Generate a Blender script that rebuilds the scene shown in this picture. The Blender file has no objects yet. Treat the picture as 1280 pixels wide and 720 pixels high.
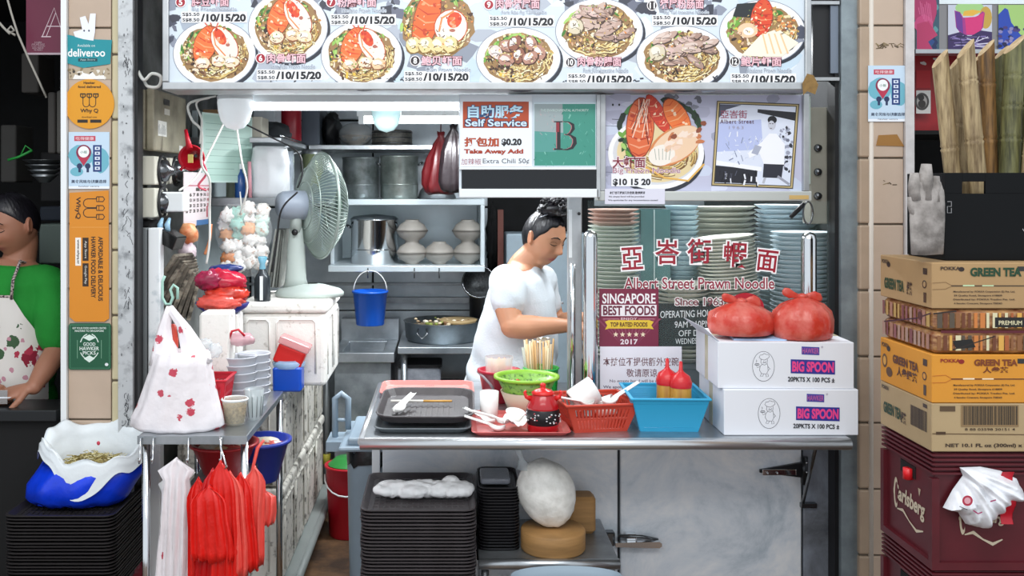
import bpy, bmesh, math, random
from math import sin, cos, pi, radians as R
from mathutils import Vector, Matrix, Euler, noise
V = Vector
random.seed(11)
SC = bpy.context.scene
COL = SC.collection
PI = pi

# ---------------------------------------------------------------- camera
# the camera stands 3 m in front of the counter edge (y = 0), 1.62 m above the floor
CAMZ, CAMD, FPX, CX, CY = 1.62, 3.0, 1250.0, 560.0, 233.0
cam = bpy.data.cameras.new('camera'); camo = bpy.data.objects.new('camera', cam); COL.objects.link(camo)
camo.location = (0, -CAMD, CAMZ); camo.rotation_euler = (PI/2, 0, 0)
cam.sensor_width = 36; cam.lens = FPX/1280*36
cam.shift_x = (640-CX)/1280; cam.shift_y = -(360-CY)/1280
cam.clip_start = .05; cam.clip_end = 100
SC.camera = camo

# ---------------------------------------------------------------- world: bright overcast daylight entering the open hall
w = bpy.data.worlds.new('world'); SC.world = w; w.use_nodes = True
bg = w.node_tree.nodes['Background']
bg.inputs[0].default_value = (.86, .93, 1.0, 1); bg.inputs[1].default_value = .85

def area(name, loc, rot, sx, sy, power, col=(1, 1, 1)):
    l = bpy.data.lights.new(name, 'AREA'); l.shape = 'RECTANGLE'; l.size = sx; l.size_y = sy; l.energy = power; l.color = col
    o = bpy.data.objects.new(name, l); COL.objects.link(o); o.location = loc; o.rotation_euler = rot
    return o
# unseen area lights, added as soft frontal fill above the aisle
area('front_fill', (0.1, -1.7, 3.3), (R(32), 0, 0), 2.6, .5, 26, (1, .98, .95))
area('front_fill', (-.2, -4.2, 3.6), (R(50), 0, 0), 3.5, .6, 34, (1, .98, .95))

SC.view_settings.view_transform = 'Standard'
SC.view_settings.look = 'None'
SC.view_settings.gamma = 1
SC.view_settings.use_curve_mapping = False
SC.view_settings.exposure = 0.35

# ---------------------------------------------------------------- helpers
def P(px, py, y): return V(((px-CX)*(CAMD+y)/FPX, y, CAMZ-(py-CY)*(CAMD+y)/FPX))
def X(px, y): return (px-CX)*(CAMD+y)/FPX
def Z(py, y): return CAMZ-(py-CY)*(CAMD+y)/FPX
def L(c):
    if isinstance(c, str):
        c = c.lstrip('#'); c = tuple(int(c[i:i+2], 16)/255 for i in (0, 2, 4))
    return tuple((x/12.92 if x <= .04045 else ((x+.055)/1.055)**2.4) for x in c[:3])

_M = {}
def mat(name, col='888888', rough=.5, metal=0., var=0., scale=8., bump=0., bscale=40., alpha=1., emit=0., col2=None, trans=0., coat=0., stretch=None, cut=None, sheen=0., spec=None, sss=0):
    if name in _M: return _M[name]
    m = bpy.data.materials.new(name); m.use_nodes = True; _M[name] = m
    nt = m.node_tree; N = nt.nodes; K = nt.links
    b = N['Principled BSDF']
    c = L(col)
    b.inputs['Base Color'].default_value = (*c, 1)
    b.inputs['Roughness'].default_value = rough; b.inputs['Metallic'].default_value = metal
    b.inputs['Alpha'].default_value = alpha
    if trans: b.inputs['Transmission Weight'].default_value = trans; b.inputs['IOR'].default_value = 1.2
    if coat: b.inputs['Coat Weight'].default_value = coat; b.inputs['Coat Roughness'].default_value = .12
    if sheen: b.inputs['Sheen Weight'].default_value = sheen
    if spec is not None: b.inputs['Specular IOR Level'].default_value = spec
    if sss: b.inputs['Subsurface Weight'].default_value = sss; b.inputs['Subsurface Radius'].default_value = (.01, .004, .002); b.inputs['Subsurface Scale'].default_value = 1
    if emit: b.inputs['Emission Color'].default_value = (*c, 1); b.inputs['Emission Strength'].default_value = emit
    vec = None
    if var or bump or col2:
        tc = N.new('ShaderNodeTexCoord'); mp = N.new('ShaderNodeMapping')
        if stretch: mp.inputs['Scale'].default_value = stretch
        K.new(tc.outputs['Object'], mp.inputs[0]); vec = mp.outputs[0]
    if var or col2:
        n = N.new('ShaderNodeTexNoise'); n.inputs['Scale'].default_value = scale; n.inputs['Detail'].default_value = 6; n.inputs['Roughness'].default_value = .6
        K.new(vec, n.inputs['Vector'])
        r = N.new('ShaderNodeValToRGB'); K.new(n.outputs[0], r.inputs[0]); K.new(r.outputs[0], b.inputs['Base Color'])
        lo, hi = cut or (.35, .65)
        r.color_ramp.elements[0].position = lo; r.color_ramp.elements[1].position = hi
        c2 = L(col2) if col2 else tuple(x*(1-var) for x in c)
        r.color_ramp.elements[0].color = (*c2, 1); r.color_ramp.elements[1].color = (*(min(1, x*(1+var*.35)) for x in c), 1)
    if bump:
        n2 = N.new('ShaderNodeTexNoise'); n2.inputs['Scale'].default_value = bscale; n2.inputs['Detail'].default_value = 5
        K.new(vec, n2.inputs['Vector'])
        bp = N.new('ShaderNodeBump'); bp.inputs['Strength'].default_value = bump; bp.inputs['Distance'].default_value = .004
        K.new(n2.outputs[0], bp.inputs['Height']); K.new(bp.outputs[0], b.inputs['Normal'])
    return m

def print_mat(rough=.45):
    n = 'printed_%d' % int(rough*100)
    if n in _M: return _M[n]
    m = bpy.data.materials.new(n); m.use_nodes = True; _M[n] = m
    b = m.node_tree.nodes['Principled BSDF']; b.inputs['Roughness'].default_value = rough
    a = m.node_tree.nodes.new('ShaderNodeVertexColor'); a.layer_name = 'Col'
    m.node_tree.links.new(a.outputs[0], b.inputs['Base Color'])
    return m

class MB:
    """collects shapes for one mesh"""
    def __init__(s): s.v = []; s.f = []; s.mi = []; s.c = []; s.cur = 0; s.col = None; s.smooth = []; s.sm = False
    def add(s, vs, fs, sm=None):
        o = len(s.v); s.v += [V(p) for p in vs]
        for f in fs:
            s.f.append([i+o for i in f]); s.mi.append(s.cur); s.c.append(s.col); s.smooth.append(s.sm if sm is None else sm)
        return s
    def box(s, x0, x1, y0, y1, z0, z1, M=None, taper=0):
        t = taper
        vs = [(x0+t, y0+t, z0), (x1-t, y0+t, z0), (x1-t, y1-t, z0), (x0+t, y1-t, z0), (x0, y0, z1), (x1, y0, z1), (x1, y1, z1), (x0, y1, z1)]
        vs = [V(p) for p in vs]
        if M: vs = [M @ p for p in vs]
        return s.add(vs, [(0, 3, 2, 1), (4, 5, 6, 7), (0, 1, 5, 4), (1, 2, 6, 5), (2, 3, 7, 6), (3, 0, 4, 7)], False)
    def rbox(s, x0, x1, y0, y1, z0, z1, r=.01, n=3, M=None):
        """box with rounded vertical corners and a small chamfer on top and bottom"""
        def ring(z, ins):
            q = []
            rr = max(r-ins, .0005)
            for cx, cy, a0 in ((x1-r, y0+r, -90), (x1-r, y1-r, 0), (x0+r, y1-r, 90), (x0+r, y0+r, 180)):
                for k in range(n+1):
                    a = R(a0+90*k/n); q.append(V((cx+rr*cos(a), cy+rr*sin(a), z)))
            return q
        c = min(r*.5, (z1-z0)*.2)
        rings = [ring(z0, c), ring(z0+c, 0), ring(z1-c, 0), ring(z1, c)]
        if M: rings = [[M @ p for p in q] for q in rings]
        return s.loft(rings, sm=False)
    def loft(s, rings, cap=True, close=True, sm=True):
        n = len(rings[0]); vs = [p for q in rings for p in q]; fs = []
        for i in range(len(rings)-1):
            for j in range(n if close else n-1):
                a = i*n+j; b = i*n+(j+1) % n
                fs.append((a, b, b+n, a+n))
        s.add(vs, fs, sm)
        if cap and close:
            o = len(s.v)-len(vs)
            s.f.append([o+j for j in reversed(range(n))]); s.f.append([o+(len(rings)-1)*n+j for j in range(n)])
            for _ in (0, 1): s.mi.append(s.cur); s.c.append(s.col); s.smooth.append(False)
        return s
    def lathe(s, prof, n=24, o=(0, 0, 0), M=None, cap=False, sm=True):
        o = V(o); rings = []
        for r, z in prof:
            q = [V((r*cos(2*pi*k/n), r*sin(2*pi*k/n), z)) for k in range(n)]
            rings.append([(M @ p if M else p)+o for p in q])
        return s.loft(rings, cap=cap, sm=sm)
    def tube(s, pts, r, n=8, cap=True, flat=1.):
        pts = [V(p) for p in pts]; rings = []
        rs = r if isinstance(r, (list, tuple)) else [r]*len(pts)
        up = None
        for i, p in enumerate(pts):
            t = (pts[min(i+1, len(pts)-1)]-pts[max(i-1, 0)])
            if t.length < 1e-9: t = V((0, 0, 1))
            t.normalize()
            if up is None:
                up = V((0, 0, 1)) if abs(t.z) < .9 else V((0, 1, 0))
            a = t.cross(up)
            if a.length < 1e-4: a = t.cross(V((1, 0, 0)))
            a.normalize(); b = a.cross(t).normalized(); up = b
            rings.append([p+a*(cos(2*pi*k/n)*rs[i])+b*(sin(2*pi*k/n)*rs[i]*flat) for k in range(n)])
        return s.loft(rings, cap=cap)
    def quad(s, a, b, c, d, sm=False): return s.add([a, b, c, d], [(0, 1, 2, 3)], sm)
    def grid(s, fn, nu, nv, sm=True, thick=0):
        vs = [fn(i/nu, j/nv) for j in range(nv+1) for i in range(nu+1)]
        fs = [(j*(nu+1)+i, j*(nu+1)+i+1, (j+1)*(nu+1)+i+1, (j+1)*(nu+1)+i) for j in range(nv) for i in range(nu)]
        s.add(vs, fs, sm)
        if thick:
            t = V(thick); vs2 = [V(p)+t for p in vs]
            s.add(vs2, [tuple(reversed(f)) for f in fs], sm)
            n1 = nu+1; per = [i for i in range(n1)]+[j*n1+nu for j in range(1, nv+1)]+[nv*n1+i for i in range(nu-1, -1, -1)]+[j*n1 for j in range(nv-1, 0, -1)]
            k = len(per); vv = [vs[i] for i in per]+[vs2[i] for i in per]
            s.add(vv, [(i, i+k, (i+1) % k+k, (i+1) % k) for i in range(k)], sm)
        return s
    def ball(s, c, r, n=12, m=8, sc=(1, 1, 1), M=None, fn=None):
        c = V(c); rings = []
        for i in range(m+1):
            a = -pi/2+pi*i/m; q = []
            for k in range(n):
                b = 2*pi*k/n; d = V((cos(a)*cos(b), cos(a)*sin(b), sin(a)))
                rr = r*(fn(d) if fn else 1)
                p = V((d.x*rr*sc[0], d.y*rr*sc[1], d.z*rr*sc[2]))
                q.append((M @ p if M else p)+c)
            rings.append(q)
        return s.loft(rings, cap=False)
    def xf(s, M):
        s.v = [M @ p for p in s.v]; return s
    def join(s, o, M=None):
        s.add([M @ p for p in o.v] if M else o.v, o.f)
        n = len(o.f); s.smooth[-n:] = o.smooth; s.c[-n:] = o.c if o.col or any(o.c) else s.c[-n:]
        return s

def parmat(p):
    m = Matrix.Identity(4)
    while p is not None: m = p.matrix_basis @ m; p = p.parent
    return m

def build(name, mb, m, parent=None, merge=False):
    vs = mb.v; org = V((0, 0, 0))
    if parent is not None:
        inv = parmat(parent).inverted(); vs = [inv @ p for p in vs]
    else:
        xs = [p.x for p in vs]; ys = [p.y for p in vs]; zs = [p.z for p in vs]
        org = V(((min(xs)+max(xs))/2, (min(ys)+max(ys))/2, min(zs))); vs = [p-org for p in vs]
    me = bpy.data.meshes.new(name); me.from_pydata([tuple(p) for p in vs], [], mb.f)
    for x in (m if isinstance(m, (list, tuple)) else [m]): me.materials.append(x)
    me.polygons.foreach_set('material_index', mb.mi)
    me.polygons.foreach_set('use_smooth', mb.smooth)
    if any(mb.c):
        at = me.color_attributes.new('Col', 'FLOAT_COLOR', 'CORNER'); buf = []
        for f, c in zip(mb.f, mb.c): buf += list((*(c or (1, 1, 1)), 1))*len(f)
        at.data.foreach_set('color', buf)
    if merge:
        bm = bmesh.new(); bm.from_mesh(me); bmesh.ops.remove_doubles(bm, verts=bm.verts, dist=1e-5); bm.to_mesh(me); bm.free()
    me.update()
    o = bpy.data.objects.new(name, me); COL.objects.link(o); o.location = org if parent is None else (0, 0, 0)
    o.parent = parent
    return o

def thing(name, label, cat, loc=(0, 0, 0), rz=0, group=None, rot=None):
    o = bpy.data.objects.new(name, None); COL.objects.link(o); o.empty_display_size = .05
    o.location = loc; o.rotation_euler = rot or (0, 0, rz); o['label'] = label; o['category'] = cat
    if group: o['group'] = group
    return o
def one(name, mb, m, label, cat, group=None, kind=None):
    o = build(name, mb, m); o['label'] = label; o['category'] = cat
    if group: o['group'] = group
    if kind: o['kind'] = kind
    return o
def struct(name, mb, m, parent=None):
    o = build(name, mb, m, parent)
    if parent is None: o['kind'] = 'structure'
    return o
def dup(o, parent=None, loc=None, rot=None, label=None, group=None, kids=True):
    c = o.copy(); COL.objects.link(c); c.parent = parent
    if loc is not None: c.location = loc
    if rot is not None: c.rotation_euler = rot
    if label: c['label'] = label
    if group: c['group'] = group
    if kids:
        for ch in [x for x in KIDS(o)]: dup(ch, c)
    return c
def KIDS(o): return [x for x in o.children]

def bevel(o, w=.003, seg=2, ang=40):
    md = o.modifiers.new('bevel', 'BEVEL'); md.width = w; md.segments = seg; md.limit_method = 'ANGLE'; md.angle_limit = R(ang)
    return o

# a plane in space for flat print and lettering: origin o, right u, up v, outward n
class Plane:
    def __init__(s, o, u=(1, 0, 0), v=(0, 0, 1)):
        s.o = V(o); s.u = V(u).normalized(); s.v = V(v).normalized(); s.n = s.u.cross(s.v).normalized()
    def at(s, a, b, h=0): return s.o+s.u*a+s.v*b+s.n*h
class PxPlane(Plane):
    """frontal plane at depth y addressed by points seen from the camera station"""
    def __init__(s, y): s.y = y; s.o = V((0, y, 0)); s.u = V((1, 0, 0)); s.v = V((0, 0, 1)); s.n = V((0, -1, 0)); s.k = (CAMD+y)/FPX
    def at(s, a, b, h=0): p = P(a, b, s.y); p.y -= h; return p

class Print:
    """flat printed picture: coloured polygons, one mesh, stacked in hair-thin layers"""
    def __init__(s, pl, h=.0006): s.pl = pl; s.m = MB(); s.h = h; s.step = 4e-6
    def poly(s, pts, col):
        s.m.col = L(col); s.h += s.step
        s.m.add([s.pl.at(a, b, s.h) for a, b in pts], [list(range(len(pts)))], False); return s
    def rect(s, x0, y0, x1, y1, col): return s.poly([(x0, y0), (x1, y0), (x1, y1), (x0, y1)], col)
    def ell(s, cx, cy, rx, ry, col, n=28, a=0, rg=0, a0=0, a1=2*pi):
        q = []
        full = abs(a1-a0-2*pi) < 1e-6
        for k in range(n if full else n+1):
            t = a0+(a1-a0)*k/n; e = 1+(random.uniform(-rg, rg) if rg else 0)
            x, y = rx*cos(t)*e, ry*sin(t)*e
            q.append((cx+x*cos(a)-y*sin(a), cy+x*sin(a)+y*cos(a)))
        return s.poly(q, col)
    def line(s, pts, w, col):
        s.m.col = L(col); s.h += s.step; l = []; r = []
        for i, p in enumerate(pts):
            a = pts[max(i-1, 0)]; b = pts[min(i+1, len(pts)-1)]
            dx, dy = b[0]-a[0], b[1]-a[1]; d = math.hypot(dx, dy) or 1
            ww = (w[i] if isinstance(w, list) else w)/2
            l.append((p[0]-dy/d*ww, p[1]+dx/d*ww)); r.append((p[0]+dy/d*ww, p[1]-dx/d*ww))
        n = len(pts)
        s.m.add([s.pl.at(a, b, s.h) for a, b in l+r], [(i, i+1, n+i+1, n+i) for i in range(n-1)], False); return s
    def done(s, name, parent=None, rough=.45): return build(name, s.m, print_mat(rough), parent)

_TC = {}
def glyphs(body, off=0, shear=0, align='CENTER', sp=1):
    k = (body, off, shear, align, sp)
    if k in _TC: return _TC[k]
    c = bpy.data.curves.new('t', 'FONT'); c.body = body; c.resolution_u = 3; c.offset = off; c.shear = shear; c.align_x = align; c.space_character = sp
    o = bpy.data.objects.new('t', c); me = o.to_mesh()
    vs = [(v.co.x, v.co.y) for v in me.vertices]; fs = [list(p.vertices) for p in me.polygons]
    o.to_mesh_clear(); bpy.data.objects.remove(o); bpy.data.curves.remove(c)
    _TC[k] = (vs, fs); return _TC[k]
def letters(parent, pl, body, cx, cy, w, h, col, h0=.0012, off=.0, rot=0, outline=None, ow=.03, shear=0, name='lettering', mb=None, font_ht=None, skew=0, sp=1):
    """text fitted into a box w x h centred on (cx,cy) in the plane's own units"""
    def lay(o_, colr, hh, m):
        vs, fs = glyphs(body, o_, shear, sp=sp)
        if not vs: return
        b = glyphs(body, 0, shear, sp=sp)[0]
        xs = [p[0] for p in b]; ys = [p[1] for p in b]
        mx, my = (min(xs)+max(xs))/2, (min(ys)+max(ys))/2
        sx = w/(max(xs)-min(xs)); sy = h/(max(ys)-min(ys)) if h else sx
        flip = -1 if isinstance(pl, PxPlane) else 1
        m.col = L(colr); out = []
        for x, y in vs:
            a = (x-mx)*sx; b_ = (y-my)*sy+(x-mx)*sx*skew
            ar, br = a*cos(rot)-b_*sin(rot), a*sin(rot)+b_*cos(rot)
            out.append(pl.at(cx+ar, cy+flip*br, hh))
        m.add(out, fs, False)
    m = mb or MB()
    if outline: lay(off+ow, outline, h0, m); h0 += .0002
    lay(off, col, h0, m)
    if mb is None: return build(name, m, print_mat(), parent)

def glow_tube(name, label, p0, p1, r, parent=None, power=0, col=(.93, .97, 1)):
    t = thing(name, label, 'light', ((V(p0)+V(p1))/2))
    m = MB().tube([p0, p1], r, 12); build('tube', m, mat('lit_tube', 'f4faff', emit=5.5), t)
    d = (V(p1)-V(p0)).length; c = (V(p0)+V(p1))/2
    b = MB().box(c.x-d/2-.02, c.x+d/2+.02, c.y-r*1.1, c.y+r*1.1, c.z+r*1.05, c.z+r*1.05+.03); build('batten', b, M_WHITE, t)
    for e in (-1, 1):
        s_ = MB().box(c.x+e*(d/2)-.012, c.x+e*(d/2)+.012, c.y-r*1.2, c.y+r*1.2, c.z-r*1.1, c.z+r*1.05); build('lamp_holder', s_, M_WHITE, t)
    if power:
        a = area(name+'_light', (c.x, c.y, c.z-r*1.3), (0, 0, 0), d, .04, power, col); a.parent = None
    return t

def wavy(p, amp, f, seed=0):
    return V((noise.noise(p*f+V((seed, 0, 0))), noise.noise(p*f+V((0, seed+7, 0))), noise.noise(p*f+V((0, 3, seed+13)))))*amp

# ---------------------------------------------------------------- shared materials
M_WHITE = mat('white_plastic', 'e9eef0', .4)
M_STEEL = mat('brushed_steel', 'c4c8cb', .3, .92, var=.25, scale=5, bump=.15, bscale=30)
M_STEELD = mat('dull_steel', '9ba0a4', .42, .85, var=.35, scale=7)
M_CHROME = mat('polished_steel', 'd8dadc', .14, 1.)
M_CHROMED = mat('dark_chrome', '6a6d70', .25, .9)
M_ALU = mat('aluminium_profile', 'b9bcbe', .4, .75, var=.12, scale=14)
M_BLACK = mat('black_plastic', '17171a', .45)
M_BLACKR = mat('matt_black', '0b0b0c', .8)
M_DARK = mat('dark_shade', '121315', .85, var=.4, scale=9)  # near-black; on neighbour walls the unlit stalls' shade is put into the colour
M_TRAY = mat('charcoal_tray_plastic', '484345', .42, var=.18, scale=20, bump=.2, bscale=120)
M_FOAM = mat('grimy_foam', 'dedbd2', .85, col2='6f6c66', scale=26, cut=(.34, .47), bump=.5, bscale=60)
M_FOAMW = mat('white_foam', 'f1efe9', .8, col2='b9b5ab', scale=30, cut=(.3, .42), bump=.3, bscale=80)
M_PORC = mat('white_porcelain', 'f3f3f0', .2, coat=.4)
M_RED = mat('red_plastic', 'c3152b', .4)
M_REDBAG = mat('red_film', 'e8261d', .32, var=.25, scale=16, bump=.5, bscale=30)
M_GLASSC = mat('clear_glass', 'dfeff0', .03, alpha=.16)
M_FILM = mat('clear_film', 'e6eef2', .12, alpha=.34, bump=.6, bscale=25)
M_WOOD = mat('chopping_wood', 'a97f4c', .6, var=.3, scale=5, stretch=(1, 1, 8))
M_CARD = mat('brown_cardboard', 'b08e62', .8, var=.08, scale=12)
M_WCARD = mat('white_cardboard', 'e6e9f0', .6)
M_BLUE = mat('blue_plastic', '1557c8', .35)
M_WIRE = mat('white_cable', 'dcdcd6', .5)
M_STEELW = mat('bright_panel_steel', 'cdd3d8', .33, .8, col2='8b949b', scale=3.2, cut=(.3, .62), bump=.12, bscale=12)
# ================================================================ STRUCTURE
struct('floor', MB().box(-4, 4.2, -4.5, 4, -.05, 0), mat('worn_brown_floor', '7a5b3f', .6, col2='3d2f24', scale=6, bump=.3))
BACKY = 2.55; LW = -1.1; RW = 1.42
M_PANELST = mat('wall_steel', 'd6dde2', .36, .35, col2='9aa5ad', scale=2.6, cut=(.3, .66), bump=.15, bscale=20)
wb = struct('wall_back', MB().box(LW, RW, BACKY, BACKY+.05, 0, 2.5), M_DARK)
# stainless splash panels laid over the back wall, seams recessed
px0, px1 = LW, RW
for (z0, z1) in ((.0, .93), (.935, 1.075), (1.085, 1.5), (1.51, 1.98), (1.99, 2.48)):
    for k, (a, b) in enumerate(((LW+.01, -.42), (-.412, .22), (.228, .26 if z0 > 1.08 else .80), (.81, RW))):
        if b-a < .05: continue
        if z0 > 1.08 and .2 < a < .8: continue
        m = MB().box(a, b, BACKY-.012, BACKY, z0, z1); bevel(build('panel', m, M_PANELST, wb), .004)
struct('trim_1', MB().box(LW, .26, BACKY-.022, BACKY-.012, 1.073, 1.087), M_STEELD)
struct('wall_left', MB().box(LW-.05, LW, .46, BACKY+.05, 0, 2.5), mat('grubby_grey_wall', '8c8f8e', .8, col2='4a4c4b', scale=5, cut=(.3, .7)))
struct('wall_right', MB().box(RW, RW+.05, .46, BACKY+.05, 0, 2.5), M_DARK)
struct('ceiling', MB().box(-1.2, 1.5, .42, BACKY+.05, 2.42, 2.48), mat('stall_ceiling', 'b9bec2', .6))
# front frame of the stall: steel posts and header
fr = struct('trim_2', MB().box(X(150, .4), X(168, .4), .38, .46, 0, 2.6), mat('scuffed_white_post', 'c9ccce', .45, .35, col2='8a8d90', scale=22, cut=(.3, .5)))
g = PxPlane(.38)
scr = Print(g)
random.seed(5)
for k in range(46):
    y0 = random.choice((random.uniform(70, 95), random.uniform(208, 300), random.uniform(335, 380), random.uniform(490, 540)))
    x0 = random.uniform(156, 163)
    pts = [(x0, y0)]
    for _ in range(4): pts.append((pts[-1][0]+random.uniform(-2, 2), pts[-1][1]+random.uniform(1, 4)))
    scr.line(pts, .7, '3b3d42')
for k in range(60):
    x0 = random.uniform(152, 166); y0 = random.uniform(0, 700); scr.ell(x0, y0, random.uniform(.3, 1.2), random.uniform(.5, 2.5), random.choice(('77797c', '9a9c9e', '5c5d60')), 7)
scr.done('scribble', fr)
struct('trim_3', MB().box(X(168, .4), X(172, .4), .40, .46, 0, 2.6), M_BLACK)
struct('trim_4', MB().box(X(1050, .38), X(1074, .38), .37, .46, 0, 2.6), mat('grey_blue_post', '99a5aa', .4, .4, col2='7d878c', scale=10))
struct('trim_5', MB().box(X(1045, .38), X(1050, .38), .39, .46, 0, 2.6), M_BLACK)
struct('trim_6', MB().box(-1.12, 1.42, .40, .46, 2.33, 2.6), M_ALU)

# tiled pillars either side
M_TILE = mat('beige_tile', 'c4ae9a', .3, var=.07, scale=6, coat=.2)
M_TILEC = mat('cream_edge_tile', 'cfc39f', .3, var=.07, scale=6, coat=.2)
M_GROUT = mat('grout', '6e6456', .9)
def pillar(xa, xb, strips, y0):
    c = struct('pillar', MB().box(xa+.004, xb-.004, y0+.008, y0+.15, 0, 2.6), M_GROUT)
    for (a, b, m, side) in strips:
        z = -.06 if side != 2 else -.15
        while z < 2.55:
            z0 = max(z+.002, 0); z1 = min(z+.218, 2.6)
            q = MB().box(a+.0012, b-.0012, y0, y0+.012 if not side else y0+.15, z0, z1)
            bevel(build('tile', q, m, c), .003 if not side else .006, 2); z += .222
    return c
TZ = .35
pillar(X(85, .4), X(150, .4), ((X(85, .4), X(139, .4), M_TILE, 0), (X(139, .4), X(150, .4), M_TILEC, 2)), .4)
struct('trim_7', MB().box(X(78, .4), X(85, .4), .385, .55, 0, 2.6), mat('white_corner_strip', 'eceff0', .35))
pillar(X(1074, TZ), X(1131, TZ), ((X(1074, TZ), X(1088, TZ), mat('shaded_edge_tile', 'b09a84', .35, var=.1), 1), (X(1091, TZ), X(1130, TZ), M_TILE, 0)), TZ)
struct('trim_8', MB().tube([(X(1089.5, TZ), TZ+.006, 0), (X(1089.5, TZ), TZ+.006, 2.6)], .009, 10), mat('cream_round_trim', 'd9d0c4', .35))
struct('trim_9', MB().box(X(1130, TZ), X(1141, TZ), TZ-.012, .55, 0, 2.6), mat('grey_corner_strip', 'cfcbca', .4, var=.15, scale=20))

# neighbouring units
struct('wall_far_left', MB().box(-3.2, -3.15, -.2, 2.4, 0, 2.6).box(-3.2, -1.2, 2.35, 2.4, 0, 2.6), M_DARK)
struct('wall_left_outer', MB().box(-1.2, -1.16, .56, 2.4, 0, 2.6), M_DARK)
struct('ceiling_left_outer', MB().box(-3.2, -1.15, .3, 2.4, 2.5, 2.55), M_DARK)
struct('wall_right_outer', MB().box(3.4, 3.45, .1, 2.0, 0, 2.6).box(1.5, 3.4, 1.6, 1.65, 0, 2.6), M_DARK)
struct('wall_right_inner', MB().box(1.48, 1.52, .56, 1.65, 0, 2.6), M_DARK)
struct('ceiling_right_outer', MB().box(1.48, 3.45, .4, 2.0, 2.5, 2.55), M_DARK)

# ================================================================ STICKERS AND SIGNS ON THE LEFT PILLAR
def sticker(name, label, px, py, y, shape, cat='sticker', group=None):
    """thin printed sheet: shape gives the outline in picture points at depth y"""
    pl = PxPlane(y); m = MB(); n = len(shape)
    a = [pl.at(x, yy, .0) for x, yy in shape]; b = [pl.at(x, yy, .0015) for x, yy in shape]
    m.add(a+b, [list(range(n)), list(range(n, 2*n))]+[(i, (i+1) % n, (i+1) % n+n, i+n) for i in range(n)], False)
    return m, pl
def sign_sheet(name, label, cat, shape, y, col, rough=.4, th=.002, group=None):
    pl = PxPlane(y); m = MB(); n = len(shape)
    a = [pl.at(x, yy, 0) for x, yy in shape]; b = [pl.at(x, yy, th) for x, yy in shape]
    c = (a[0]+a[n//2])/2
    t = thing(name, label, cat, c, group=group)
    m.add(a+b, [list(range(n)), list(range(n, 2*n))]+[(i, (i+1) % n, (i+1) % n+n, i+n) for i in range(n)], False)
    build('sheet', m, mat('sheet_'+col, col, rough), t)
    return t, pl, th+.0003
RECT = lambda x0, y0, x1, y1: [(x0, y0), (x1, y0), (x1, y1), (x0, y1)]
# 1 delivery sticker
t, pl, h = sign_sheet('delivery_sticker', 'teal food delivery sticker with a white rabbit shape on the left pillar', 'sticker', [(83, 43), (110, 49), (140, 50), (138, 80), (104, 85), (84, 79)], .398, '17909b')
p = Print(pl, h)
p.poly([(92, 40), (103, 37), (100, 22), (107, 20), (111, 30), (113, 17), (120, 17), (119, 40), (117, 51), (104, 49), (94, 46)], 'eef0fa')
p.ell(105.5, 38.5, 1.1, 1.3, '3a4255', 10); p.ell(111.5, 38.5, 1.1, 1.3, '3a4255', 10)
p.rect(98, 73, 122, 77, '12474f'); p.done('print', t)
letters(t, pl, 'deliveroo', 108.5, 66, 46, 9.5, 'f6fafa', h+.0006, off=.02)
letters(t, pl, 'Available on', 108, 57, 22, 3.4, 'dff2f2', h+.0006)
letters(t, pl, 'App Store', 110, 75, 19, 2.6, 'bfe0e2', h+.0008)
# remains of a torn poster
t, pl, h = sign_sheet('torn_sticker', 'torn remnant of a brown and white paper sticker above the yellow disc', 'sticker', [(86, 84), (95, 87), (103, 84), (118, 86), (139, 80), (139, 99), (86, 99)], .3985, 'b9a88f', th=.001)
p = Print(pl, h); random.seed(3)
for k in range(26): p.ell(random.uniform(87, 137), random.uniform(86, 98), random.uniform(1, 3), random.uniform(.8, 2.2), random.choice(('3f3830', '6b5a42', 'e9e4da', '8d7a5c')), 6, rg=.3, a=random.uniform(0, 3))
p.poly([(91, 99), (94, 93), (100, 95), (104, 91), (112, 93), (116, 90), (120, 95), (130, 94), (131, 99)], 'f4f1ec'); p.done('print', t)
# 2 round yellow
t, pl, h = sign_sheet('round_delivery_sticker', 'round amber hawker delivery sticker with fork and spoon icons on the left pillar', 'sticker', [(112+31*cos(k*pi/20), 130+31*sin(k*pi/20)) for k in range(40)], .397, 'e0991b')
def forks(p, cx, cy, s, col, rot=False):
    def q(a, b): return (cx+b*s, cy+a*s) if rot else (cx+a*s, cy+b*s)
    for a in (-8.5, 0, 8.5):
        p.line([q(a-3, -8), q(a-3, -4.5), q(a, -2.5), q(a+3, -4.5), q(a+3, -8)], 1.5*s, col); p.line([q(a-3.6, -8), q(a+3.6, -8)], 1.6*s, col)
        p.line([q(a, -7), q(a, -3)], 1.2*s, col)
    for a in (-4.2, 4.2):
        p.line([q(a-4.2, -2)]+[q(a-4.2*cos(t), 5+4.2*sin(t)) for t in [k*pi/6 for k in range(7)]]+[q(a+4.2, -2)], 1*s, col)
p = Print(pl, h); forks(p, 112, 125, .95, '2a2116')
p.rect(97, 149.5, 110, 153.5, '2a2116'); p.rect(113, 149.5, 127, 153.5, '2a2116'); p.done('print', t)
letters(t, pl, 'Why Q', 112, 139, 22, 6, '2a2116', h+.0006, off=.02)
letters(t, pl, 'Hawker', 112, 103.5, 14, 3, '2a2116', h+.0006, off=.02)
letters(t, pl, 'food delivered', 112, 108.5, 28, 3, '2a2116', h+.0006, off=.02)
letters(t, pl, 'download now', 112, 146.3, 19, 2, '2a2116', h+.0006)
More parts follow.
